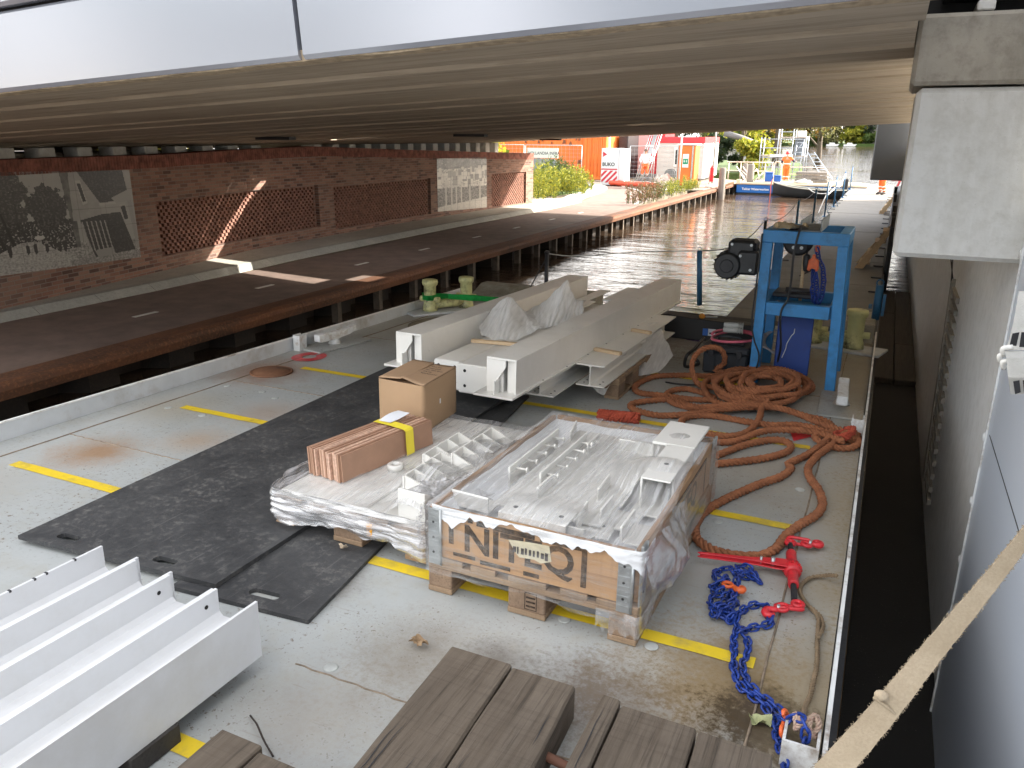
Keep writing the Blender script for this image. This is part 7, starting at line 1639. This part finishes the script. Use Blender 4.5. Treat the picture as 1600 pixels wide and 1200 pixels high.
# scaffold tower
SCF = mat_plain('scaffold_alu', (.40, .45, .50), .4, .6, .15, 6, .05); YS = 55.0
T = Thing('scaffold_tower', 'aluminium scaffold tower with boards and ladder behind the worker', 'scaffold', (-5.5, YS, 0), MW)
xs = [-8.05, -7.0, -6.1, -5.3]; tp_ = [3.0, 3.85, 3.5, 3.1]
for x, zt in zip(xs, tp_):
    for dy in (0, 1.4):
        mb = MB(); mb.cyl((x, YS+dy, .2), (x, YS+dy, zt), .03, 6); T.part('upright', mb, SCF)
for z, a, b in ((1.15, 0, 3), (1.75, 0, 3), (2.35, 0, 2), (2.9, 0, 3), (3.35, 1, 2)):
    mb = MB()
    for dy in (0, 1.4): mb.cyl((xs[a], YS+dy, z), (xs[b], YS+dy, z), .022, 6)
    T.part('ledger', mb, SCF)
for z, a, b in ((1.78, 0, 3), (2.93, 1, 3)):
    mb = MB(); mb.b2((xs[a], YS+.05, z+.04), (xs[b], YS+1.35, z+.12)); T.part('board', mb, mat_plain('scaffold_board', (.34, .31, .27), .8, 0, .2, 3, .2))
for (x, z0, z1) in ((-5.95, .3, 3.0),):
    mb = MB()
    for dx in (0, .4): mb.cyl((x+dx, YS-.1, z0), (x+dx+.1, YS+.2, z1), .03, 6)
    for k in range(9): mb.cyl((x+.01*k, YS-.1, z0+.3*k), (x+.4+.01*k, YS-.1, z0+.3*k), .02, 5)
    T.part('ladder', mb, SCF)
mb = MB(); mb.cyl((-8.0, YS, .3), (-7.05, YS, 1.7), .02, 5); mb.cyl((-6.95, YS, 1.8), (-6.1, YS, .6), .02, 5); mb.cyl((-6.1, YS, 1.8), (-5.35, YS, 2.9), .02, 5); T.part('brace', mb, SCF)
T = Thing('control_cabinet', 'tall grey steel cabinet with a white top on the scaffold', 'cabinet', (-5.8, YS+.4, 1.9), MW); mb = MB(); mb.b2((-6.0, YS+.3, 1.91), (-5.45, YS+.9, 3.05), bev=.02); T.part('body', mb, mat_plain('cab_slate', (.14, .17, .20), .5)); mb = MB(); mb.b2((-5.9, YS+.25, 3.051), (-5.42, YS+.9, 3.42), bev=.02); T.part('top_box', mb, WHT)
T = Thing('tarpaulin', 'white sheet laid over a bench on the scaffold beside the worker', 'tarpaulin', (-6.9, YS-.2, 1.5), MW); mb = MB()
mb.grid(lambda u, v: (-7.4+1.4*u, YS-.35+.5*v, 1.95+.06*mnoise.noise(Vector((u*6, v*4, 1)))-.25*max(0, .5-v)), 20, 8); T.part('sheet', mb, WHT)
T = Thing('gangway_ladder', 'slanting aluminium ladder from the scaffold down to the boat', 'ladder', (-3.6, 52, 1), MW)
for dx in (0, .55):
    mb = MB(); mb.cyl((-5.0+dx*.7, 53.5, 2.15), (-3.75+dx, 51, .65), .028, 6); T.part('rail', mb, SCF)
for k in range(7):
    f = k/7+.08; mb = MB(); a = Vector((-5.0, 53.5, 2.15)).lerp(Vector((-3.75, 51, .65)), f); b = Vector((-4.62, 53.5, 2.15)).lerp(Vector((-3.2, 51, .65)), f); mb.cyl(a, b, .025, 5); T.part('rung', mb, SCF)
mb = MB(); mb.b2((-8.3, 53.8, -.4), (-3.0, 57.4, .32), bev=.05); solo('raft', 'low dark raft under the scaffold tower', 'raft', mb, PW, (-5.3, 55, 0), MW)
# ================================================================== PEOPLE
SKIN = mat_plain('skin', (.48, .27, .19), .55, 0, .06, 12, .05); HIVIS = mat_plain('hivis_orange', (.85, .13, .015), .6, 0, .06, 6, .25); REFL = flat('reflective_band', (.66, .66, .60), .4); SHIRT = mat_plain('white_shirt', (.72, .73, .76), .75, 0, .05, 6, .3); BOOT = flat('boot', (.04, .03, .025), .7); NAVY = flat('navy_sleeve', (.03, .035, .06), .8); HAIR = flat('hair_brown', (.06, .04, .025), .8)
def skin_mesh(verts, edges, rad, root=0, sub=2):
    me = bpy.data.meshes.new('figure'); me.from_pydata([tuple(v) for v in verts], edges, []); o = bpy.data.objects.new('figure', me); COL.objects.link(o)
    o.modifiers.new('s', 'SKIN'); sm = o.modifiers.new('d', 'SUBSURF'); sm.levels = sub; sm.render_levels = sub
    for i, r in enumerate(rad): d = me.skin_vertices[0].data[i]; d.radius = (r, r) if not isinstance(r, tuple) else r; d.use_root = (i == root)
    dg = bpy.context.evaluated_depsgraph_get(); m2 = bpy.data.meshes.new_from_object(o.evaluated_get(dg)); COL.objects.unlink(o); bpy.data.objects.remove(o); bpy.data.meshes.remove(me)
    mb = MB(); mb.bm.from_mesh(m2); bpy.data.meshes.remove(m2)
    for f in mb.bm.faces: f.smooth = True
    return mb
def person(label, base, rz, pose, top, sleeve, legs, hat=None, back=False):
    T = Thing('person', label, 'person', base, MW, rz, None, local=True)
    J = pose
    def pt(n): return Vector(J[n])
    # one continuous body: trunk, neck, head, arms with hands, legs
    names = ['pelvis', 'waist', 'chest', 'neck', 'head0', 'head1', 'head2']
    V = [pt('pelvis'), pt('waist'), pt('chest'), pt('neck'), pt('head0'), pt('head1'), pt('head2')]; E = [(i, i+1) for i in range(6)]; R_ = [(.15, .115), (.14, .105), (.165, .115), .055, .062, .092, .060]
    for s in 'lr':
        k = len(V); V += [pt('sho_'+s), pt('elb_'+s), pt('wri_'+s)]; R_ += [.062, .045, .031]; E += [(2, k), (k, k+1), (k+1, k+2)]
        k = len(V); V += [pt('hip_'+s), pt('kne_'+s), pt('ank_'+s), pt('toe_'+s)]; R_ += [.088, .060, .044, .035]; E += [(0, k), (k, k+1), (k+1, k+2), (k+2, k+3)]
    mb = skin_mesh(V, E, R_)
    for s in 'lr':                                    # hands: palm, four unequal curled fingers and a thumb
        w = pt('wri_'+s); d = (w-pt('elb_'+s)).normalized(); sd = d.cross(Vector((0, 1, 0))).normalized() if abs(d.y) < .9 else Vector((1, 0, 0)); nrm = d.cross(sd)
        mb.ball(w+d*.05, (.030, .030, .045), None, 2)
        for q in range(4):
            o = w+d*.075+sd*(.030-.020*q); L = (.062, .07, .066, .052)[q]; mb.tube([o, o+d*L*.45+nrm*.006, o+d*L*.8+nrm*.022, o+d*L*.95+nrm*.038], [.0095, .009, .008, .0065], 6)
        o = w+d*.035+sd*.03; mb.tube([o, o+sd*.022+d*.028, o+sd*.026+d*.055+nrm*.01], [.011, .010, .0075], 6)
    h = pt('head1'); f = Vector((0, -1, 0))           # face: nose, eyes, mouth, ears
    mb.ball(h+f*.098+Vector((0, 0, -.005)), (.014, .022, .022), None, 1)
    for s in (-1, 1): mb.ball(h+Vector((s*.094, 0, 0)), (.012, .022, .03), None, 1)
    T.part('body', mb, SKIN)
    mb = MB()
    for s in (-1, 1): mb.ball(h+Vector((s*.034, -.088, .022)), (.012, .010, .009), None, 1)
    mb.box(h+Vector((0, -.090, -.045)), (.045, .010, .008)); T.part('eyes_and_mouth', mb, flat('face_dark', (.08, .03, .03), .6))
    # clothing shells
    V = [pt('pelvis')+Vector((0, 0, -.02)), pt('waist'), pt('chest'), pt('neck')+Vector((0, 0, -.03))]; E = [(0, 1), (1, 2), (2, 3)]; R_ = [(.178, .135), (.172, .13), (.192, .138), .085]
    for s in 'lr': k = len(V); a, b = pt('sho_'+s), pt('elb_'+s); V += [a, a.lerp(b, .7)]; R_ += [.085, .066]; E += [(2, k), (k, k+1)]
    T.part('vest' if back else 'shirt', skin_mesh(V, E, R_), top)
    for s in 'lr':
        a, b, c = pt('sho_'+s), pt('elb_'+s), pt('wri_'+s); mb = MB(); mb.tube([a.lerp(b, .5), b, b.lerp(c, .9)], [.066, .058, .042], 12); T.part('sleeve', mb, sleeve)
    V = [pt('pelvis')+Vector((0, 0, .03))]; R_ = [(.168, .13)]; E = []
    for s in 'lr': k = len(V); V += [pt('hip_'+s), pt('kne_'+s), pt('ank_'+s)+Vector((0, 0, .03))]; R_ += [.112, .098, .092]; E += [(0, k), (k, k+1), (k+1, k+2)]
    T.part('trousers', skin_mesh(V, E, R_), legs)
    for s in 'lr':
        k_, a = pt('kne_'+s), pt('ank_'+s)
        for f0 in (.25, .62):
            p = k_.lerp(a, f0); q = k_.lerp(a, f0+.14); mb = MB(); mb.tube([p, q], [.098-.012*f0, .096-.012*f0], 14); T.part('reflective_band', mb, REFL)
        mb = MB(); t_ = pt('toe_'+s); mb.tube([a+Vector((0, .05, -.02)), a+Vector((0, 0, .0)), a.lerp(t_, .6), t_+(t_-a)*.15], [.045, .062, .055, .036], 10); T.part('boot', mb, BOOT)
    if back:
        mb = MB(); p = pt('waist'); mb.tube([p+Vector((0, 0, -.03)), p+Vector((0, 0, .03))], .197, 20); mb.xf(Matrix.Translation(p) @ Matrix.Diagonal((1, .78, 1, 1)) @ Matrix.Translation(-p)); T.part('reflective_band', mb, REFL)
    mb = MB(); c = pt('head1')+Vector((0, .012, .03))
    if hat:
        mb.ball(c+Vector((0, 0, .012)), (.105, .118, .098), None, 2); mb.ball(c+Vector((0, -.10, .0)), (.075, .06, .012), None, 1); T.part('cap', mb, hat)
    else: mb.ball(c, (.10, .108, .095), None, 2); T.part('hair', mb, HAIR)
P0 = dict(pelvis=(0, 0, .93), waist=(0, .01, 1.10), chest=(0, .02, 1.34), neck=(0, .01, 1.50), head0=(0, 0, 1.57), head1=(0, -.015, 1.66), head2=(0, -.01, 1.75))
def pose(**k): d = dict(P0); d.update(k); return d
stand = pose(sho_l=(.20, .02, 1.43), elb_l=(.30, .06, 1.16), wri_l=(.22, -.14, 1.0), sho_r=(-.20, .02, 1.43), elb_r=(-.31, .06, 1.17), wri_r=(-.20, -.16, 1.02), hip_l=(.10, 0, .90), kne_l=(.12, -.02, .50), ank_l=(.12, .02, .09), toe_l=(.14, -.14, .04), hip_r=(-.10, 0, .90), kne_r=(-.12, -.02, .50), ank_r=(-.13, .02, .09), toe_r=(-.16, -.14, .04))
person('man in a white long-sleeved shirt and orange hi-vis trousers standing by the red container', (-12.72, 44.6, QZ+.03), math.radians(10), stand, SHIRT, SHIRT, HIVIS)
reach = pose(head1=(.02, -.03, 1.65), sho_l=(.20, 0, 1.43), elb_l=(.30, -.10, 1.18), wri_l=(.30, -.38, 1.12), sho_r=(-.20, 0, 1.43), elb_r=(-.34, -.14, 1.24), wri_r=(-.40, -.42, 1.22), hip_l=(.10, 0, .90), kne_l=(.08, -.04, .50), ank_l=(.07, .05, .09), toe_l=(.08, -.12, .04), hip_r=(-.10, 0, .90), kne_r=(-.09, -.03, .50), ank_r=(-.10, .04, .09), toe_r=(-.11, -.13, .04))
person('worker seen from behind in orange hi-vis vest, orange trousers and red cap on the boat', (-5.62, 48.9, .47), math.radians(180), reach, HIVIS, NAVY, HIVIS, REDC, True)
side = pose(sho_l=(.20, .02, 1.43), elb_l=(.26, .05, 1.15), wri_l=(.24, -.08, .92), sho_r=(-.20, .02, 1.43), elb_r=(-.26, .05, 1.15), wri_r=(-.24, -.08, .92), hip_l=(.10, 0, .90), kne_l=(.13, -.06, .50), ank_l=(.15, .04, .09), toe_l=(.17, -.13, .04), hip_r=(-.10, 0, .90), kne_r=(-.13, .02, .50), ank_r=(-.15, .08, .09), toe_r=(-.16, -.10, .04))
person('worker on the pontoon whose orange hi-vis trousers show below the dark hanging box', (-.42, 41.1, PZ), math.radians(-48), side, HIVIS, HIVIS, HIVIS, WHT, True)
mb = MB(); mb.b2((-7.6, 48.52, .0), (-3.2, 50.3, .468)); solo('raft', 'tan decked float behind the blue work boat where the worker stands', 'raft', mb, TAN, (-5.5, 49.4, 0), MW)

# ================================================================== PLANTS AND TREES
def m_leaf(name, a, b, c):
    if name in MATS: return MATS[name]
    t = NT(name); oi = t.n('ShaderNodeNewGeometry'); n = t.noise(.9, detail=4); col = t.ramp(oi.outputs['Random Per Island'], [(0., a), (.5, b), (1., c)]); col = t.mix(t.math('MULTIPLY', n, .4), col, a)
    tr = t.n('ShaderNodeBsdfTranslucent'); t.t.links.new(col, tr.inputs[0]); mx = t.n('ShaderNodeMixShader'); mx.inputs[0].default_value = .45; t.done(col, .6, 0)
    t.t.links.new(t.b.outputs[0], mx.inputs[1]); t.t.links.new(tr.outputs[0], mx.inputs[2]); t.t.links.new(mx.outputs[0], t.out.inputs[0]); MATS[name] = t.m; return t.m
BARK = mat_plain('bark', (.10, .08, .06), .9, 0, .3, 5, .5)
def leaves(mb, c, r, n, s, rr, flatk=1.0):
    for _ in range(n):
        v = Vector((rr.gauss(0, 1), rr.gauss(0, 1), rr.gauss(0, 1)))
        v = v.normalized()*(rr.random()**.45); p = Vector(c)+Vector((v.x*r[0], v.y*r[1], v.z*r[2])); a = Vector((rr.uniform(-1, 1), rr.uniform(-1, 1), rr.uniform(-.7, .7)*flatk)).normalized(); b = a.orthogonal().normalized(); b = (b*math.cos(rr.random()*6)+a.cross(b)*math.sin(rr.random()*6)); k = s*rr.uniform(.6, 1.3)
        mb.bm.faces.new([mb.V(p-a*k*.5), mb.V(p+b*k*.35), mb.V(p+a*k*.6), mb.V(p-b*k*.35)])
def tree(label, x, y, z, h, w, mat, seed, leaf=.22, dens=1.0, group=None, trunk=.35, cat='tree', name='tree'):
    rr = random.Random(seed); T = Thing(name, label, cat, (x, y, z), MW, 0, group, local=True); mb = MB(); th = h*trunk
    mb.tube([(0, 0, -.2), (.03*h*.1, 0, th*.5), (.0, .02, th), (.02, 0, h*.8)], [h*.028, h*.022, h*.018, h*.006], 8)
    cl_ = []
    for k in range(11):
        an = rr.uniform(0, 6.28); rad = w*rr.uniform(.2, .75)/2*1.3; zz = h*rr.uniform(trunk*.75, .92); p = Vector((rad*math.cos(an)*(1-.4*max(0, zz/h-.6)), rad*math.sin(an), zz)); cl_.append(p); q = Vector((0, 0, zz*.62)); mb.tube([q, q.lerp(p, .5)+Vector((0, 0, .05*h)), p], [h*.010, h*.007, h*.002], 5)
    T.part('trunk', mb, BARK); mb = MB()
    for p in cl_+[Vector((0, 0, h*.62)), Vector((0, 0, h*.85))]:
        r = w*rr.uniform(.18, .30); leaves(mb, p, (r, r, r*.75), int(150*dens), leaf, rr)
    T.part('crown', mb, mat)
YG = m_leaf('leaf_yellow_green', (.13, .17, .02), (.32, .33, .03), (.52, .45, .05)); GR = m_leaf('leaf_green', (.035, .07, .012), (.07, .12, .02), (.14, .18, .03)); DG = m_leaf('leaf_dark', (.015, .03, .012), (.03, .055, .02), (.05, .08, .025)); OR = m_leaf('leaf_orange', (.30, .14, .015), (.45, .22, .02), (.55, .34, .04)); OL = m_leaf('leaf_olive', (.08, .09, .03), (.15, .15, .05), (.24, .20, .07)); BZ = m_leaf('leaf_bronze', (.14, .07, .04), (.26, .13, .07), (.36, .26, .10))
G1 = 'trees on the bank behind the work site'
for i, (x, y, h, w, m, s, lb) in enumerate(((-13.2, 66, 12.5, 6.2, YG, 1, 'yellow-green tree on the bank just right of the pale grey cabin'), (-10.6, 63, 8.2, 4.4, YG, 2, 'bright yellow shrub-like tree on the bank behind the white railing'), (-9.0, 70, 12.8, 6.0, OR, 3, 'orange-tinted tree on the bank left of the scaffold'), (-17.5, 70, 15, 8, GR, 4, 'green tree on the bank hidden behind the pale grey cabin'), (-12.0, 61, 2.6, 2.6, DG, 5, 'dark green bush low on the bank beside the pale grey cabin'), (-9.2, 60, 2.2, 2.4, YG, 6, 'low yellow bush on the bank behind the mooring piles'), (-6.2, 76, 11.0, 5.0, OL, 9, 'olive tree on the bank behind the scaffold tower'), (-18.5, 34.6, 4.6, 3.6, YG, 12, 'leafy green tree left of the verge behind the brick wall'), (-17.0, 14.2, 3.6, 3.0, YG, 14, 'sunlit green bush seen through the gap behind the brick wall'))):
    tree(lb, x, y, QZ, h, w, m, 20+s, .24, 2.0, G1, .2)
mb = MB(); mb.prism([(-60, 58), (-9.5, 58), (-7.0, 72), (-9, 90), (-60, 95)], 2, -1, QZ+.05); struct('bank', mb, GRASS)
mb = MB(); mb.tube([wy(1132, 208, 60), wy(1160, 216, 60), wy(1190, 226, 62)], [.22, .2, .12], 8); solo('fallen_trunk', 'grey leaning tree trunk over the bank beside the pale grey cabin', 'tree trunk', mb, mat_plain('grey_bark', (.16, .16, .16), .9), wy(1160, 216, 60), MW)
# shrub bed beside the path: many upright leafy stems
def herb(label, x, y, n, h, spread, mat, seed, group, leaf=.075, name='flowering_shrub', per=34):
    rr = random.Random(seed); T = Thing(name, label, 'shrub', (x, y, QZ+.05), MW, 0, group, local=True); st = MB(); lf = MB()
    for k in range(n):
        an, rd = rr.uniform(0, 6.28), spread*math.sqrt(rr.random()); b = Vector((rd*math.cos(an), rd*math.sin(an), 0)); hh = h*rr.uniform(.6, 1.1)*(1-.35*(rd/spread)**2); tip = b+Vector((rr.uniform(-.2, .2), rr.uniform(-.2, .2), hh)); st.tube([b, b.lerp(tip, .5)+Vector((.03, 0, 0)), tip], [.008, .006, .003], 4, cap=False)
        for j in range(per):
            f = rr.uniform(.12, 1.0); p = b.lerp(tip, f); a = Vector((rr.uniform(-1, 1), rr.uniform(-1, 1), rr.uniform(-.1, .9))).normalized(); o = a.orthogonal().normalized(); q = p+a*leaf*1.6; s = leaf*rr.uniform(.6, 1.2)
            lf.bm.faces.new([lf.V(p), lf.V(p+a*s+o*s*.28), lf.V(p+a*s*2.0), lf.V(p+a*s-o*s*.28)])
    T.part('stems', st, GR); T.part('foliage', lf, mat)
G2 = 'shrubs in the bed beside the path'
SB = [(-12.75, 29.2, 1.05, YG), (-13.3, 31.5, 1.25, YG), (-12.6, 32.6, 1.0, YG), (-13.9, 34.2, 1.35, GR), (-13.35, 35.2, 1.0, YG), (-14.9, 36.4, 1.35, OL), (-14.6, 31.0, 1.3, YG), (-15.5, 33.4, 1.4, YG)]
SL = ['yellow-green shrub nearest the brick wall end', 'yellow-green shrub second from the brick wall end', 'low yellow-green shrub spilling to the white kerb', 'tall green shrub in the middle of the bed', 'yellow-green shrub at the kerb bend', 'tall olive feathery shrub at the back of the bed', 'yellow-green shrub behind the wall end, seen over its top', 'yellow-green shrub at the far left of the bed']
for i, ((x, y, h, m), lb) in enumerate(zip(SB, SL)): herb(lb, x, y, 64, h*1.12, .85, m, 50+i, G2, .075)
G3 = 'weeds along the quay edge'
WP = [(-8.65, 29.2, .95, BZ), (-8.6, 30.6, .9, BZ), (-8.7, 32.2, .8, OL), (-8.6, 33.8, .75, YG), (-8.7, 35.6, .7, YG), (-8.7, 37.4, .65, YG), (-8.8, 39.2, .55, YG)]
WLB = ['bronze flowering weeds at the near end of the quay edge', 'tall bronze weeds, second clump from the near end of the quay edge', 'olive weeds on the quay edge in front of the orange cabin', 'yellow-green weeds on the quay edge beyond the olive clump', 'yellow-green weeds on the quay edge below the orange cabin', 'yellow-green weeds on the quay edge before the fence', 'low yellow-green weeds at the far end of the quay edge']
for i, ((x, y, h, m), lb) in enumerate(zip(WP, WLB)): herb(lb, x, y, 26, h, .42, m, 80+i, G3, .05, 'weeds', 26)
# far shore
mb = MB(); mb.prism([(-260, 318), (-30, 332), (10, 326), (60, 300), (260, 260), (400, 700), (-400, 700)], 2, -1, 1.0); struct('far_shore', mb, GRASS)
rr = random.Random(31); G4 = 'trees on the far shore of the lake'
kinds = [(OL, 'olive'), (OR, 'orange'), (DG, 'dark green'), (GR, 'green'), (YG, 'yellow-green')]
FT = [(-66, 0, 15, 20), (-58, 3, 13, 18), (-51, 0, 17, 19), (-44, 4, 14, 17), (-37, 0, 16, 18), (-31, 1, 18, 15), (-26, 1, 16, 15), (-20, 0, 17, 16), (-15, 4, 9, 9), (-9, 2, 20, 22), (-1, 2, 19, 22), (6, 0, 16, 16), (12, 3, 14, 15), (19, 0, 17, 18), (27, 4, 15, 18), (-73, 2, 16, 20), (-81, 3, 18, 20), (35, 0, 16, 18)]
for i, (x, k, h, w) in enumerate(FT):
    m, nm = kinds[k]; yb = 338+rr.uniform(-3, 6)
    tree('%s tree on the far lake shore, number %s from the left' % (nm, ['one']) if False else '%s far tree %s' % (nm, ['at the left of the lake shore behind the scaffold', 'of bushy outline behind the scaffold top', 'rising behind the scaffold cabinet on the far shore', 'behind the scaffold uprights on the far shore', 'just right of the scaffold on the far shore', 'glowing in autumn colour on the far lake shore', 'next to the taller autumn tree on the far shore', 'with rounded crown mid far shore', 'small and round at the far waterline', 'broad and tall near the hanging dark box', 'broad and tall, its crown half behind the hanging dark box', 'low beside the hanging box on the far shore', 'hidden behind the hanging box on the far shore', 'right of the hanging box on the far shore', 'far right on the lake shore behind the pier', 'far left beyond the bank', 'leftmost on the far lake shore', 'rightmost on the far lake shore'][i]), x, yb, 1.0, h*.95, w*.9, m, 200+i, 1.15, 1.2, G4, .12)
for i in range(9):
    x = -58+8.3*i; T = None
    tree('low %s waterside bush %s on the far shore' % (('green', 'olive', 'yellow')[i % 3], ['leftmost', 'second from the left', 'third from the left', 'fourth from the left', 'fifth from the left', 'sixth from the left', 'third from the right', 'second from the right', 'rightmost'][i]), x, 330.5+rr.uniform(-1, 1), 1.0, rr.uniform(3, 5), 7, (GR, OL, YG)[i % 3], 300+i, .8, .8, 'bushes along the far waterline', .08, 'bush', 'bush')
HSW = mat_plain('house_wall', (.42, .38, .34), .8); HSR = mat_plain('house_roof', (.20, .12, .10), .8)
for i, (x, y, w, d, h, lb) in enumerate(((-12.5, 341, 9, 8, 13, 'tall brick house half hidden among the far trees'), (-2, 333, 5, 4, 3.2, 'small white boathouse at the far waterline'), (4, 332, 4, 4, 3.0, 'second small white boathouse at the far waterline, near the dark box'))):
    T = Thing('house', lb, 'house', (x, y, 1), MW, 0, None, local=True); mb = MB(); mb.b2((-w/2, -d/2, 0), (w/2, d/2, h*.7)); T.part('wall', mb, HSW if i == 0 else WHT); mb = MB(); mb.prism([(-w/2-.3, h*.702), (w/2+.3, h*.702), (0, h)], 1, -d/2-.3, d/2+.3); T.part('roof', mb, HSR)
    for k in (-1, 1): mb = MB(); mb.b2((k*w*.25-w*.08, -d/2-.05, h*.25), (k*w*.25+w*.08, -d/2-.001, h*.5)); T.part('window', mb, flat('dark_glass', (.03, .035, .04), .1))
for i, x in enumerate((-22, -16, 0)):
    T = Thing('moored_boat', 'white motor boat moored at the far shore, %s' % ['leftmost of three', 'middle one of three', 'rightmost of three'][i], 'boat', (x, 326, 0), MW, 0, 'boats moored at the far shore', local=True)
    mb = MB(); mb.prism([(-2.2, .1), (1.7, .1), (2.3, .8), (-2.2, .7)], 1, -.8, .8); T.part('hull', mb, WHT); mb = MB(); mb.prism([(-1.2, .72), (.9, .75), (.5, 1.3), (-1.0, 1.3)], 1, -.7, .7); T.part('cabin', mb, WHT)
print('objects', len(bpy.data.objects))
